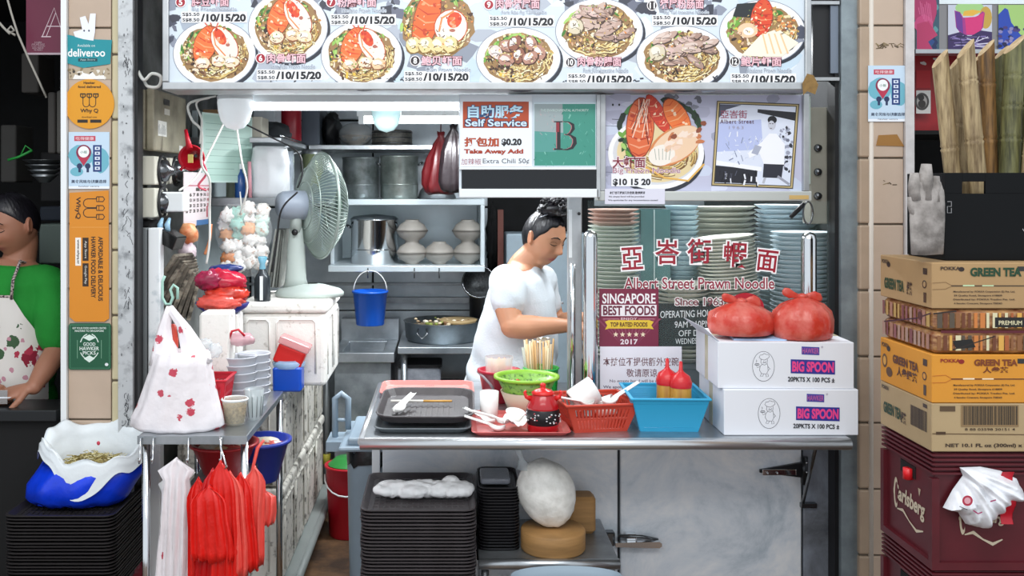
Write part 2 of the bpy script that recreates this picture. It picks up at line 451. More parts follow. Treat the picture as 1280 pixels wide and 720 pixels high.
# 3 blue hygiene sticker, and its twin on the right pillar
def blue_sticker(x0, y0, x1, y1, y, label):
    t, pl, h = sign_sheet('public_notice_sticker', label, 'sticker', RECT(x0, y0, x1, y1), y, 'c7dcee')
    W = x1-x0; H = y1-y0; q = lambda a, b: (x0+a*W, y0+b*H)
    p = Print(pl, h); a = q(.2, .45)
    p.ell(*q(.3, .42), W*.3, H*.2, '6fb4c6', 20, rg=.05); p.ell(*q(.78, .5), W*.21, H*.22, '6fb4c6', 20, rg=.05); p.ell(*q(.2, .7), W*.16, H*.08, '6fb4c6', 14)
    p.rect(*q(.14, .07), *q(.66, .16), 'c6455a')
    for sx in (-1, 1): p.ell(*q(.37+sx*.1, .6), W*.07, H*.05, '26355c', 12); p.rect(*q(.37+sx*.1-.03, .63), *q(.37+sx*.1+.03, .71), '26355c')
    p.ell(*q(.37, .36), W*.185, H*.135, '8a2748', 24); p.poly([q(.22, .44), q(.52, .44), q(.37, .6)], 'b8304e'); p.ell(*q(.37, .35), W*.135, H*.1, 'f5f7fa', 22)
    p.rect(*q(.6, .23), *q(.81, .7), '1f3a78'); p.rect(0+q(.0, .96)[0], q(0, .955)[1], x1, y1, 'f0f4fa')
    for k in range(5): p.rect(*q(.645, .26+k*.088), *q(.765, .315+k*.088), 'dfe7f5'); p.rect(*q(.68, .275+k*.088), *q(.73, .3+k*.088), '1f3a78')
    p.done('print', t)
    letters(t, pl, '吃得健康', *q(.4, .115), W*.44, H*.055, 'fbe9ec', h+.0006)
    letters(t, pl, '小贩', *q(.37, .355), W*.17, H*.05, '357a5a', h+.0006)
    letters(t, pl, '美食风味与健康选择', *q(.5, .87), W*.86, H*.06, '22314f', h+.0006, off=.01)
    letters(t, pl, 'hawker centre', *q(.5, .955), W*.5, H*.025, '3b465c', h+.0006)
    return t
blue_sticker(86, 165, 137, 236, .3965, 'pale blue notice sticker with a magenta pin, between the amber disc and the orange strip')
blue_sticker(1085, 82, 1134, 152, TZ-.003, 'pale blue notice sticker with a magenta pin on the right tiled pillar')
# 4 orange vertical sign
t, pl, h = sign_sheet('orange_delivery_sign', 'tall orange hawker food delivery sign with sideways lettering on the left pillar', 'sign', [(87, 241), (136, 238), (136.5, 398), (131, 402), (94, 402), (87, 396)], .3955, 'db8a1e')
p = Print(pl, h); col = '33241a'
for b, a in ((249, 0), (260, 0), (271, 0)):
    p.line([(121, b-3), (129, b-3), (131, b), (129, b+3), (121, b+3), (121, b-3)], 1.2, col); p.line([(124, b-3), (124, b+3)], .8, col)
for b in (254, 266):
    p.line([(121, b-5.5), (110, b-5.5)]+[(110-5.5*sin(tt), b-5.5*cos(tt)) for tt in [k*pi/6 for k in range(7)]]+[(121, b+5.5)], 1.1, col)
p.rect(94.5, 297, 101.5, 332, 'f4efe6'); p.rect(103.5, 297, 111, 326, col); p.rect(103.5, 329, 111, 358, col)
p.line([(88, 284), (136, 284)], .6, 'e7a650'); p.done('print', t)
letters(t, pl, 'WhyQ', 97.5, 260, 27, 7, col, h+.0006, rot=-pi/2, off=.02)
letters(t, pl, 'AFFORDABLE & DELICIOUS', 126, 336, 80, 5.4, col, h+.0006, rot=-pi/2, off=.025)
letters(t, pl, 'HAWKER FOOD DELIVERY', 117, 334, 76, 5.4, col, h+.0006, rot=-pi/2, off=.025)
letters(t, pl, 'www.whyq.sg', 98, 314.5, 30, 3.5, col, h+.0008, rot=-pi/2, off=.02)
letters(t, pl, 'App Store', 107.3, 312, 22, 3.6, 'e6e2da', h+.0008, rot=-pi/2); letters(t, pl, 'Google Play', 107.3, 343.5, 23, 3.6, 'e6e2da', h+.0008, rot=-pi/2)
# 5 green
t, pl, h = sign_sheet('green_award_sticker', 'dark green award sticker with white lettering below the orange sign', 'sticker', [(86, 407), (88, 404), (137, 404), (139, 407), (139, 460), (137, 462), (88, 462), (86, 460)], .396, '17573a')
p = Print(pl, h)
for s_ in (-1, 1):
    p.line([(112+s_*12*cos(a), 434+17*sin(a)) for a in [k*pi/10-pi/2+.25 for k in range(10)] if abs(sin(a)) > .35 and sin(a) < 0], 1.2, 'dfeee4')
    p.line([(112+s_*12*cos(a), 434+15*sin(a)) for a in [.45+k*.1 for k in range(10)]], 1.2, 'dfeee4')
p.poly([(112, 418), (120, 422), (112, 426), (104, 422)], 'dfeee4'); p.poly([(112, 444), (119, 448), (112, 453), (105, 448)], 'dfeee4')
p.line([(97, 425), (97, 448)], .6, '7fae92'); p.line([(127, 425), (127, 448)], .6, '7fae92')
p.ell(133.5, 455.5, 2.2, 2, 'e8eef0', 12); p.line([(88, 406), (137, 406), (137, 460), (88, 460), (88, 406)], .5, '5fa07c'); p.done('print', t)
for s_, yy, ww, hh in (('GOOD', 430, 15, 4.2), ('HAWKER', 435.5, 24, 4.4), ('PICKS', 441, 16, 4.2), ('GET YOUR FOOD HAWKER CENTRE', 410, 42, 2.2), ('MASTERS TO SINGAPORE', 413.5, 36, 2.2)):
    letters(t, pl, s_, 112, yy, ww, hh, 'e6f2ea', h+.0006, off=.015)

# tape marks on the right pillar
t, pl, h = sign_sheet('tape_patch', 'brown patch of old tape on the right pillar below the blue notice', 'tape', [(1098, 169), (1121, 168), (1130, 183), (1095, 182)], TZ-.001, '9c6f35', .7)
p = Print(PxPlane(TZ-.0005), .0005); random.seed(8)
for yy, n in ((56, 22), (228, 5)):
    for k in range(n):
        x0 = 1094+random.uniform(0, 34 if n > 9 else 22); p.line([(x0, yy+random.uniform(-3, 5)), (x0+random.uniform(2, 8), yy+random.uniform(-2, 4))], random.uniform(.5, 1.6), random.choice(('5e4c2f', '8a7753', '4a3c28')))
q = p.done('scuff_mark'); q['label'] = 'dark scuffed glue residue marks on the right pillar tiles'; q['category'] = 'stain'; q['kind'] = 'stuff'

# ================================================================ MENU LIGHTBOX
FY = .22
pl = PxPlane(FY)
t = thing('menu_signboard', 'long overhead menu board picturing eight numbered prawn noodle dishes', 'sign', P(608, 112, .3))
build('housing', MB().box(X(207, FY), X(1010, FY), FY+.006, FY+.16, Z(108, FY), Z(-60, FY)), M_ALU, t)
for (a, b, c, d, nm) in ((204, 1013, 103, 113, 'bottom_rail'), (204, 1013, -70, -60, 'top_rail')):
    bevel(build(nm, MB().box(X(a, FY), X(b, FY), FY-.012, FY+.16, Z(d, FY), Z(c, FY)), M_ALU, t), .004)
for (a, b) in ((204, 212), (1005, 1013)):
    bevel(build('side_rail', MB().box(X(a, FY), X(b, FY), FY-.012, FY+.16, Z(103, FY), Z(-60, FY)), M_ALU, t), .004)
bgp = Print(pl, .0); random.seed(21)
bgp.rect(211, -60, 1006, 104, 'd3dee8')
for k in range(150):
    x0 = random.uniform(215, 1000); y0 = random.uniform(-55, 100); c = random.choice(('b3bac6', 'a9b3c1', 'c5d8e6', 'e2eaf2', '8f96a4', 'dfe8f0'))
    bgp.ell(x0, y0, random.uniform(6, 24), random.uniform(4, 16), c, 9, rg=.35, a=random.uniform(0, 3))
for (a, b, c, d) in ((212, 222, 0, 62), (400, 432, 0, 14), (318, 345, 0, 10), (480, 500, 0, 24), (700, 720, -10, 12), (770, 800, -10, 10), (880, 905, 0, 30), (985, 1004, 20, 60), (800, 816, -10, 16)):
    for k in range(8): bgp.ell(random.uniform(a, b), random.uniform(c, d), random.uniform(3, 10), random.uniform(3, 8), random.choice(('6b6f80', '4c5061', '8d93a3', '3a3d4a')), 7, rg=.4)
for k in range(60):
    x0 = random.choice((random.uniform(320, 400), random.uniform(470, 520), random.uniform(500, 560), random.uniform(790, 800), random.uniform(700, 800), random.uniform(870, 900))); y0 = random.uniform(98, 103)
    bgp.line([(x0, y0), (x0+random.uniform(-5, 5), y0+random.uniform(-4, 2))], random.uniform(.6, 2), '2d2f3a')
bgp.done('backdrop_print', t)

GREENS = ('3f7a2c', '6fa53f', '2c5a2a', '93c25a', 'a9cf70'); NOOD = ('efe0a8', 'e2cc8c', 'f6ecc6', 'd9bd74', 'c9a55c'); BRN = ('6a4630', '8b6548', '4a3022', 'a98665')
def prawn(p, cx, cy, rx, ry, a, cols=('f0763a', 'd9431d', 'f7a06a')):
    def q(u, v): return (cx+u*rx*cos(a)-v*ry*sin(a), cy+u*rx*sin(a)+v*ry*cos(a))
    p.poly([q(1.05*cos(k*pi/9), 1.05*sin(k*pi/9)) for k in range(18)], '8c2e16')
    p.poly([q(cos(k*pi/9), sin(k*pi/9)) for k in range(18)], cols[0])
    for k in range(7):
        v = -.8+k*.27; wv = math.sqrt(max(0, 1-v*v))
        p.line([q(-wv*.9, v), q(0, v+.12), q(wv*.9, v)], [rx*.05, rx*.14, rx*.05], cols[k % 2+1] if k % 2 else cols[1])
    for k in range(9):
        u, v = random.uniform(-.6, .6), random.uniform(-.7, .7); p.ell(*q(u, v), rx*.13, ry*.08, random.choice(cols+('fbd9b8',)), 6, rg=.3, a=random.uniform(0, 3))
def halfprawn(p, cx, cy, rx, ry, a):
    def q(u, v): return (cx+u*rx*cos(a)-v*ry*sin(a), cy+u*rx*sin(a)+v*ry*cos(a))
    p.poly([q(1.06*cos(k*pi/9), 1.06*sin(k*pi/9)) for k in range(18)], 'c04a22')
    p.poly([q(cos(k*pi/9), sin(k*pi/9)) for k in range(18)], 'f6e7da')
    p.poly([q(.45*cos(k*pi/6), -.45+.5*sin(k*pi/6)) for k in range(12)], 'dc4a24')
    for k in range(8): p.ell(*q(random.uniform(-.4, .4), random.uniform(-.9, -.1)), rx*.14, ry*.1, random.choice(('f0763a', 'c9321a', 'f3a37e')), 6, rg=.3)
    p.line([q(-.3, -.9), q(-.75, -.2), q(-.5, .6)], rx*.12, 'e98a4e'); p.ell(*q(.2, .15), rx*.2, ry*.1, 'b06a5a', 8)
def dish(cx, cy, rx, ry, kind, seed, plate=True, par=None, pl=None, y0=None):
    random.seed(seed); p = Print(pl, .0008)
    if plate:
        p.ell(cx+3.5, cy+3.5, rx+.5, ry+.5, '2a2e3a', 40); p.ell(cx, cy, rx+1, ry+1, '8f96a4', 44); p.ell(cx, cy, rx, ry, 'fafafa', 44); p.ell(cx, cy, rx*.93, ry*.92, 'e3e2e4', 40); p.ell(cx+.5, cy+.4, rx*.915, ry*.905, 'f3efe8', 40)
    ix, iy = rx*.84, ry*.84
    p.ell(cx, cy, ix, iy, '9c7a4e', 30, rg=.04)
    def inside(m=.9):
        while 1:
            u, v = random.uniform(-1, 1), random.uniform(-1, 1)
            if u*u+v*v < m*m: return cx+u*ix, cy+v*iy
    for k in range(70):
        x, y = inside(1.0)
        p.ell(x, y, random.uniform(1, 4), random.uniform(1, 3), random.choice(BRN+NOOD+('f2e3c8', 'c98a4c')), 6, rg=.3, a=random.uniform(0, 3))
    # noodles towards the lower right
    for k in range(75):
        a0 = random.uniform(-.5, 1.9); rr = random.uniform(.35, .92); sp = random.uniform(.25, .8); dr = random.uniform(-.12, .12); pts = []
        for i in range(6):
            a = a0+sp*i/5; r_ = rr+dr*i/5+.03*sin(i*1.7+k); pts.append((cx+ix*r_*cos(a), cy+iy*r_*sin(a)))
        if k % 2: p.line([(x_+.5, y_+.7) for x_, y_ in pts], 2.1, '6d4c2c')
        p.line(pts, random.uniform(.9, 1.8), random.choice(NOOD))
    # greens at the top left
    for k in range(34):
        a = random.uniform(pi*.95, pi*1.75); r_ = random.uniform(.72, .98); x, y = cx+ix*r_*cos(a), cy+iy*r_*sin(a)
        p.ell(x, y, random.uniform(2, 6), random.uniform(1, 2.2), random.choice(GREENS), 7, rg=.25, a=a+pi/2+random.uniform(-.6, .6))
    # mushroom and crisp lard at the lower left
    for k in range(40):
        a = random.uniform(pi*.55, pi*1.05); r_ = random.uniform(.45, .92); x, y = cx+ix*r_*cos(a), cy+iy*r_*sin(a)
        p.ell(x, y, random.uniform(1.5, 4.5), random.uniform(1, 2.4), random.choice(BRN+('d9b08a', 'eedcc2', 'e8c04c', '2d1c14')), 7, rg=.3, a=random.uniform(0, 3))
    def chunk(x, y, a, b, base, hi, ed='5e3a28', ang=0):
        p.ell(x+.8, y+1, a*1.08, b*1.08, ed, 12, rg=.1, a=ang); p.ell(x, y, a, b, base, 12, rg=.1, a=ang); p.ell(x-a*.15, y-b*.2, a*.6, b*.5, hi, 9, rg=.15, a=ang)
        p.line([(x-a*.5, y+b*.3), (x, y+b*.1), (x+a*.5, y+b*.4)], .8, ed)
    if kind == 'prawn':
        prawn(p, cx-rx*.22, cy-ry*.28, rx*.27, ry*.58, .35); halfprawn(p, cx+rx*.25, cy-ry*.3, rx*.27, ry*.56, -.55)
        for sx in (-.25, -.1, .1): p.line([(cx+sx*rx*.4, cy-ry*.75), (cx+sx*rx*1.1, cy-ry*1.0)], 1.4, 'd9552c')
    if kind == 'prawn':
        for (u, v) in ((-.28, .28), (.12, .22), (.42, .26)):
            chunk(cx+u*rx, cy+v*ry, rx*.19, ry*.17, random.choice(('efc9a0', 'f4dcc0')), 'fbf3e6', '8f5a36')
    if kind == 'bigprawn':
        prawn(p, cx-rx*.25, cy-ry*.15, rx*.28, ry*.8, .25, ('e8692f', 'c4401c', 'f2a070')); halfprawn(p, cx+rx*.3, cy+ry*.05, rx*.36, ry*.42, .5)
        for k in range(4): chunk(cx-rx*.55+k*rx*.28, cy+ry*.5, rx*.17, ry*.2, 'ead49a', 'fbf3d6', '8a6a2c', .4)
    if kind == 'rib':
        for (u, v) in ((-.55, -.2), (-.25, -.42), (0, -.1), (-.1, -.5), (.3, -.5), (.5, -.2), (.28, -.02), (-.3, .05)):
            chunk(cx+u*rx, cy+v*ry, rx*.2, ry*.2, random.choice(('b98a78', 'e6d3cc', '94604c')), random.choice(('f5ece8', 'ead8d0')), '4a2a20', random.uniform(0, 3))
    if kind == 'pork':
        for k in range(22):
            u, v = random.uniform(-.5, .65), random.uniform(-.75, .2)
            chunk(cx+u*rx, cy+v*ry, rx*.24, ry*.12, random.choice(('bfa193', 'a98a7c', 'cdb3a6', 'd8b9b2')), random.choice(('dcc8bd', 'c9aea2')), '4d3a32', random.uniform(-.9, .9))
        chunk(cx-rx*.55, cy-ry*.15, rx*.18, ry*.26, 'd9cdb2', 'efe8d6', '6b5a40', .3)
    if kind == 'abalone':
        p.poly([(cx-rx*.6, cy-ry*.9), (cx-rx*.1, cy-ry*.95), (cx-rx*.2, cy-ry*.45), (cx-rx*.7, cy-ry*.5)], '20262a')
        prawn(p, cx-rx*.02, cy-ry*.45, rx*.25, ry*.6, .15, ('dd4a28', 'b82c16', 'f0875c')); p.poly([(cx-rx*.1, cy-ry*.6), (cx+rx*.05, cy-ry*1.05), (cx+rx*.2, cy-ry*.6)], 'd9552c')
        p.ell(cx-rx*.35, cy-ry*.05, rx*.24, ry*.24, 'f3c9a4', 16); p.ell(cx-rx*.33, cy-ry*.02, rx*.13, ry*.13, 'fbf0e2', 12)
        p.poly([(cx-rx*.5, cy+ry*.75), (cx-rx*.05, cy+ry*.1), (cx+rx*.35, cy-ry*.1), (cx+rx*.85, cy+ry*.35), (cx+rx*.4, cy+ry*.85)], 'f7efd8')
        for k in range(4): p.line([(cx+rx*(.0+.14*k), cy+ry*.05), (cx+rx*(.12+.16*k), cy+ry*.7)], 2, random.choice(('f6d9ae', 'fffaf0', 'eec79a')))
        for k in range(24): p.ell(cx+rx*random.uniform(.35, .8), cy-ry*random.uniform(-.05, .5), 3, 2, random.choice(('d98a4c', 'f0dcae', '8b5a38', 'e8b070')), 6, rg=.3)
    for k in range(130):   # scattered fried shallots, chopped garnish and gaps between the noodles
        x, y = inside(.97); u, v = (x-cx)/rx, (y-cy)/ry
        if kind == 'abalone' and v > .05: continue
        if -.5 < u < .55 and -.75 < v < .1 and kind in ('prawn', 'bigprawn'):
            if k % 3: continue
            p.ell(x, y, random.uniform(.6, 1.8), random.uniform(.4, 1.0), random.choice(('b8341a', 'fbe3cf', 'f7b48c', '8f2a14', 'fff4ea')), 6, rg=.3, a=random.uniform(0, 3)); continue
        if k % 3 == 0:
            a = random.uniform(0, 6.3); p.line([(x, y), (x+2.2*cos(a), y+2.2*sin(a)), (x+4*cos(a+.5), y+4*sin(a+.5))], random.uniform(.5, 1.1), random.choice(('3a2418', '4d3320', '5e4228')))
        else: p.ell(x, y, random.uniform(.7, 2.2), random.uniform(.5, 1.3), random.choice(NOOD+('fffbee', 'f6ecd6', 'd98a4c', '8a5a34', 'f3dcae', '7a9a44')), 6, rg=.3, a=random.uniform(0, 3))
    return p.done('dish_picture', par)
dish(268, 67, 51, 41, 'prawn', 5, True, t, pl); dish(360, 34, 49, 44, 'prawn', 6, True, t, pl); dish(452, 69, 50, 41, 'prawn', 7, True, t, pl)
dish(547, 31, 55, 50, 'bigprawn', 8, False, t, pl); dish(648, 73, 52, 38, 'rib', 9, True, t, pl); dish(749, 39, 54, 40, 'pork', 10, True, t, pl)
dish(852, 72, 56, 39, 'pork', 11, True, t, pl); dish(953, 40, 53, 39, 'abalone', 12, True, t, pl)
items = ((5, 226, 3, '腰豆虾面', 263, 2, 46, 'Big Prawn Noodle', 268, 12, 268, 22, 1), (6, 326, 73, '肉骨虾面', 358, 73, 48, 'Pork Ribs Prawn Noodle', 366, 83, 362, 94, 1),
         (7, 414, 3, '粉腸虾面', 446, 3, 48, 'Intestine Prawn Noodle', 455, 13, 454, 25, 1), (8, 519, 76, '鲍贝虾面', 552, 76, 50, 'Clam Prawn Noodle', 560, 87, 546, 96, 0),
         (9, 611, 6, '肉骨猪尾面', 647, 5, 54, 'Pork Ribs Pig Tail Noodle', 655, 16, 652, 27, 1), (10, 713, 78, '肉骨粉腸面', 749, 77, 54, 'Pork Ribs Intestine Noodle', 757, 88, 750, 99, 0),
         (11, 815, 7, '猪尾粉肠面', 852, 5, 54, 'Pig Tail Intestine Noodle', 858, 16, 856, 26, 0), (12, 918, 77, '鲍片虾面', 951, 77, 50, 'Abalone Prawn Noodle', 961, 88, 954, 99, 0))
for (n, bx, by, zh, zx, zy, zw, en, ex, ey, qx, qy, red) in items:
    p = Print(pl, .0022); p.ell(bx, by, 6.6, 6.6, 'f6f0f0', 18); p.ell(bx, by, 5.6, 5.6, 'a3182c' if red else '241c22', 18)
    p.rect(qx-41, qy-7, qx+41, qy+6.5, 'fbfcfe'); p.done('price_strip', t)
    m = MB()
    letters(t, pl, str(n), bx, by, 6 if n > 9 else 4, 7, 'ffffff', .003, .03, mb=m)
    letters(t, pl, zh, zx, zy, zw, 11.5, 'f3c3cd', .003, .02, outline='5a1026', ow=.045, mb=m)
    letters(t, pl, en, ex, ey, 56, 5.5, '8b98ab', .003, .01, outline='f2f5f9', ow=.04, mb=m)
    letters(t, pl, 'S$5.50', qx-29, qy-3.6, 21, 4.6, '14141c', .0032, .02, mb=m); letters(t, pl, 'S$8.50', qx-29, qy+3.2, 21, 4.6, '14141c', .0032, .02, mb=m)
    letters(t, pl, '/10/15/20', qx+11.5, qy+.3, 55, 8.6, '14141c', .0032, .045, mb=m)
    build('price_lettering', m, print_mat(), t)
one('tape_piece', MB().loft([[P(1003+a, 92+b, .2) for a, b in ((0, 12), (6, 0), (14, 2), (20, 14), (16, 26), (6, 22), (1, 27))], [P(1003+a, 92+b, .206) for a, b in ((0, 12), (6, 0), (14, 2), (20, 14), (16, 26), (6, 22), (1, 27))]], sm=False), mat('brown_tape', '8a6a36', .6, var=.3, scale=60), 'crumpled piece of brown tape on the lower right corner of the menu board', 'tape')

# ================================================================ SELF SERVICE SIGN + B POSTER
SY = .30; pl = PxPlane(SY)
t = thing('self_service_sign', 'white self service sign above a black screen strip, hung over the counter', 'sign', P(660, 246, SY))
build('backing', MB().box(X(574, SY), X(748, SY), SY+.002, SY+.05, Z(246, SY), Z(118, SY)), mat('sign_white', 'dfeaf3', .4), t)
build('screen', MB().box(X(577, SY), X(745, SY), SY-.004, SY+.004, Z(236, SY), Z(212, SY)), mat('dark_screen', '0d0f14', .12), t)
bevel(build('lower_rail', MB().box(X(574, SY), X(748, SY), SY-.012, SY+.05, Z(247, SY), Z(236, SY)), M_WHITE, t))
bevel(build('right_rail', MB().box(X(745, SY), X(750, SY), SY-.012, SY+.05, Z(247, SY), Z(118, SY)), M_ALU, t), .002)
bevel(build('ledge', MB().box(X(574, SY), X(748, SY), SY-.008, SY+.01, Z(212, SY), Z(208.5, SY)), M_WHITE, t), .001)
p = Print(pl, .0006); p.rect(575, 119, 665, 208, 'edf4fb'); p.rect(578.5, 127, 661, 160, 'b3471f'); p.done('print', t)
letters(t, pl, '自助服务', 619.5, 139.5, 68, 15, 'bfe3f7', .0014, .03, outline='12406f', ow=.05)
letters(t, pl, 'Self Service', 620, 153.5, 76, 8.5, 'cfe6fa', .0014, .025, outline='131f52', ow=.06)
letters(t, pl, '打包加', 602, 177.5, 42, 11, 'b1471f', .0014, .04); letters(t, pl, '$0.20', 639.5, 178, 24, 8.5, '15151c', .0014, .05)
letters(t, pl, 'Take Away Add', 617, 190, 73, 6.6, 'a83a1c', .0014, .05)
letters(t, pl, '加辣椒', 589, 202, 25, 8, 'a76a74', .0014, 0); letters(t, pl, 'Extra Chili 50¢', 632.5, 202, 58, 7.5, '3e3e46', .0014, 0)
t = thing('letter_b_poster', 'green hygiene grade poster with a large dark letter B', 'poster', P(705, 208, SY))
build('sheet', MB().box(X(667, SY), X(745, SY), SY-.003, SY+.0005, Z(208, SY), Z(128, SY)), mat('pale_blue_card', 'd3e6ee', .4), t)
p = Print(pl, .0035); p.rect(668, 130, 744, 207, '3d9180'); p.poly([(668, 130), (703, 130), (704, 166), (668, 164)], '9aa9ac'); p.poly([(668, 164), (704, 166), (695, 190), (668, 190)], '549a92')
random.seed(4)
for k in range(70):
    x0 = random.uniform(669, 740); y0 = random.uniform(132, 205); p.line([(x0, y0), (x0+random.uniform(-3, 3), y0+random.uniform(1, 5))], random.uniform(.4, 1.3), random.choice(('5fae9d', '2f7f70', '7dbfae', '489a89')) if x0 > 703 or y0 > 166 else random.choice(('a8a5ac', 'b8a6a8', '8f9ea3')))
# seriffed B drawn as strokes
for dx, col in ((-1, 'b7747a'), (0, '1d2127')):
    p.rect(696+dx, 152, 700.5+dx, 187, col); p.rect(692.5+dx, 151.5, 703+dx, 153, col); p.rect(692.5+dx, 185.5, 703+dx, 187.5, col)
    p.line([(704+dx, 152), (711+dx, 152.5), (716+dx, 156), (716.5+dx, 161), (713+dx, 166.5), (708+dx, 169)], [.8, 1.4, 3.6, 4, 2.4, 1], col)
    p.line([(706+dx, 168), (713+dx, 169), (718+dx, 173), (718.5+dx, 179), (715+dx, 185), (709+dx, 187), (703+dx, 187)], [1, 2, 4.6, 5, 3.4, 1.8, .8], col)
p.rect(695, 153, 699, 165, '8e2433'); p.done('print', t)
letters(t, pl, 'THE ENVIRONMENTAL AUTHORITY', 705.5, 138, 60, 3, 'd6ece6', .0046)

# ================================================================ BIG PRAWN SIGN
BY = .33; pl = PxPlane(BY)
t = thing('prawn_noodle_sign', 'picture sign of a big prawn noodle bowl beside a black and white stall photo', 'sign', P(878, 250, BY))
build('housing', MB().box(X(751, BY), X(1010, BY), BY+.002, BY+.07, Z(244, BY), Z(118, BY)), M_ALU, t)
bevel(build('lower_rail', MB().box(X(748, BY), X(1012, BY), BY-.02, BY+.08, Z(251, BY), Z(239, BY)), mat('cream_rail', 'c4c8c4', .4, .3), t))
bevel(build('side_rail', MB().box(X(1002, BY), X(1009, BY), BY-.02, BY+.07, Z(239, BY), Z(118, BY)), M_ALU, t), .002)
bevel(build('side_rail', MB().box(X(749, BY), X(756, BY), BY-.02, BY+.07, Z(239, BY), Z(118, BY)), M_ALU, t), .002)
build('rail_tape', MB().box(X(984, BY), X(1008, BY), BY-.022, BY-.019, Z(249, BY), Z(244, BY)), mat('yellow_tape', 'c9a868', .6), t)
p = Print(pl, 0); random.seed(9); p.rect(755, 119, 1003, 239, 'c3c5dc')
for k in range(50): p.ell(random.uniform(756, 1000), random.uniform(120, 238), random.uniform(4, 16), random.uniform(3, 10), random.choice(('b4b6cc', 'd5d8ea', 'a2a4ba', 'cdd6ea')), 8, rg=.3)
for k in range(16): p.ell(random.uniform(835, 880), random.uniform(120, 140), random.uniform(3, 8), random.uniform(2, 6), random.choice(('6a6c78', '8a8c9a')), 7, rg=.3)
for yy in (157, 187, 215): p.line([(756, yy), (775, yy+1)], .7, '6f7286')
p.ell(766, 131, 1.2, 1.6, '20222c', 8); p.ell(774, 131, 1.2, 1.6, '20222c', 8); p.line([(765, 149), (775, 149.5)], .8, '3a3c48'); p.done('backdrop_print', t)
random.seed(33); p = Print(pl, .0012)
for k in range(26): a = random.uniform(pi, 2*pi); p.ell(824+50*cos(a), 160+34*sin(a), random.uniform(5, 10), random.uniform(2, 5), random.choice(('1f3a22', '2f5a2c', '16281a', '4d8a4a')), 8, rg=.25, a=a+pi/2)
p.ell(822, 196, 59, 46, '2b2f3a', 40); p.ell(820, 192, 60, 45, 'f8f8f8', 44); p.ell(820, 191, 54, 40, 'd9dade', 40); p.ell(822, 190, 51, 38, 'e6d2a2', 36)
for k in range(90):
    a0 = random.uniform(-.3, 2.2); rr = random.uniform(.3, .95); pts = [(824+48*(rr+.02*i)*cos(a0+i*.12), 190+36*(rr-.02*i)*sin(a0+i*.12)) for i in range(5)]
    p.line([(a+.6, b+.8) for a, b in pts], 2.3, '7a542c'); p.line(pts, random.uniform(1, 2.2), random.choice(NOOD))
for k in range(24): p.ell(random.uniform(775, 792), random.uniform(165, 205), 5, 2.5, random.choice(GREENS+('16281a',)), 7, rg=.3, a=random.uniform(0, 3))
prawn(p, 800, 160, 17, 37, .05, ('df6a3a', 'b8391c', 'f0a27c')); prawn(p, 822, 142, 9, 26, -.5, ('cf3a22', 'e8552c', 'f0a27c')); prawn(p, 846, 146, 13, 25, -.55, ('f07a35', 'e05a22', 'f8ab70'))
for k in range(14): p.line([(random.uniform(798, 812), 124), (random.uniform(788, 815), random.uniform(150, 185))], 1, random.choice(('5a1f16', 'f7d9c4', 'b8391c')))
p.ell(843, 182, 36, 21, 'd98a52', 30, a=-.55); p.ell(845, 181, 34, 19, 'f0cfae', 30, a=-.55)
p.ell(827, 194, 17, 13, 'f4ede2', 20, a=-.3)
for k in range(34):
    x0, y0 = random.uniform(835, 880), random.uniform(150, 205)
    if abs((y0-182)+(x0-845)*.55) < 19: p.ell(x0, y0, random.uniform(3, 7), random.uniform(2, 4), random.choice(('e9c5a8', 'f6e2d2', 'c97a4c', 'f2d3bc', '8d4a30')), 7, rg=.3, a=random.uniform(-1, 0))
for k in range(5): p.line([(818+k*5, 186), (820+k*4, 200)], .7, '9aa39a')
p.line([(800, 205), (830, 222), (860, 226), (880, 205)], 2.4, 'e6b45c'); p.done('dish_picture', t)
p = Print(pl, .002); p.rect(764, 217, 814, 233, 'f4f4f8'); p.done('price_strip', t)
m = MB()
letters(t, pl, '大虾面', 786, 203, 40, 13, '7d1630', .0026, .02, outline='f3e3e8', ow=.07, mb=m)
letters(t, pl, 'Big Prawn Noodle', 808, 214, 84, 8.5, 'a9647a', .0026, .0, outline='f6eef2', ow=.04, mb=m)
letters(t, pl, '$10 15 20', 789.5, 228, 46, 8.5, '16161c', .0028, .04, mb=m); build('price_lettering', m, print_mat(), t)
# the old photograph, framed, set on the sign
f = [(896, 126), (999, 130), (991, 236), (889, 232)]
def fq(u, v):
    a = (f[0][0]+(f[1][0]-f[0][0])*u, f[0][1]+(f[1][1]-f[0][1])*u); b = (f[3][0]+(f[2][0]-f[3][0])*u, f[3][1]+(f[2][1]-f[3][1])*u)
    return (a[0]+(b[0]-a[0])*v, a[1]+(b[1]-a[1])*v)
p = Print(pl, .0018); p.poly(f, '3a3320'); p.poly([fq(.01, .01), fq(.99, .01), fq(.99, .99), fq(.01, .99)], 'c2ae7c'); p.poly([fq(.03, .025), fq(.97, .025), fq(.97, .975), fq(.03, .975)], '2a2418')
p.poly([fq(.04, .035), fq(.96, .035), fq(.96, .965), fq(.04, .965)], 'dfe6f6'); p.poly([fq(.04, .25), fq(.55, .2), fq(.6, .55), fq(.04, .6)], 'b9c4ec')
p.poly([fq(.04, .04), fq(.3, .04), fq(.12, .1), fq(.04, .2)], '55586a'); p.poly([fq(.5, .08), fq(.96, .1), fq(.96, .2), fq(.5, .12)], '23242c')
p.poly([fq(.04, .76), fq(.55, .79), fq(.55, .96), fq(.04, .96)], '1e1f2a'); p.poly([fq(.04, .7), fq(.6, .76), fq(.6, .81), fq(.04, .75)], 'f6f8ff')
random.seed(2)
for k in range(60): u, v = random.uniform(.78, .95), random.uniform(.25, .8); p.ell(*fq(u, v), random.uniform(1, 3.4), random.uniform(1, 3), random.choice(('6f7386', 'd8dcec', '30323e', '9da2b6')), 6, rg=.3)
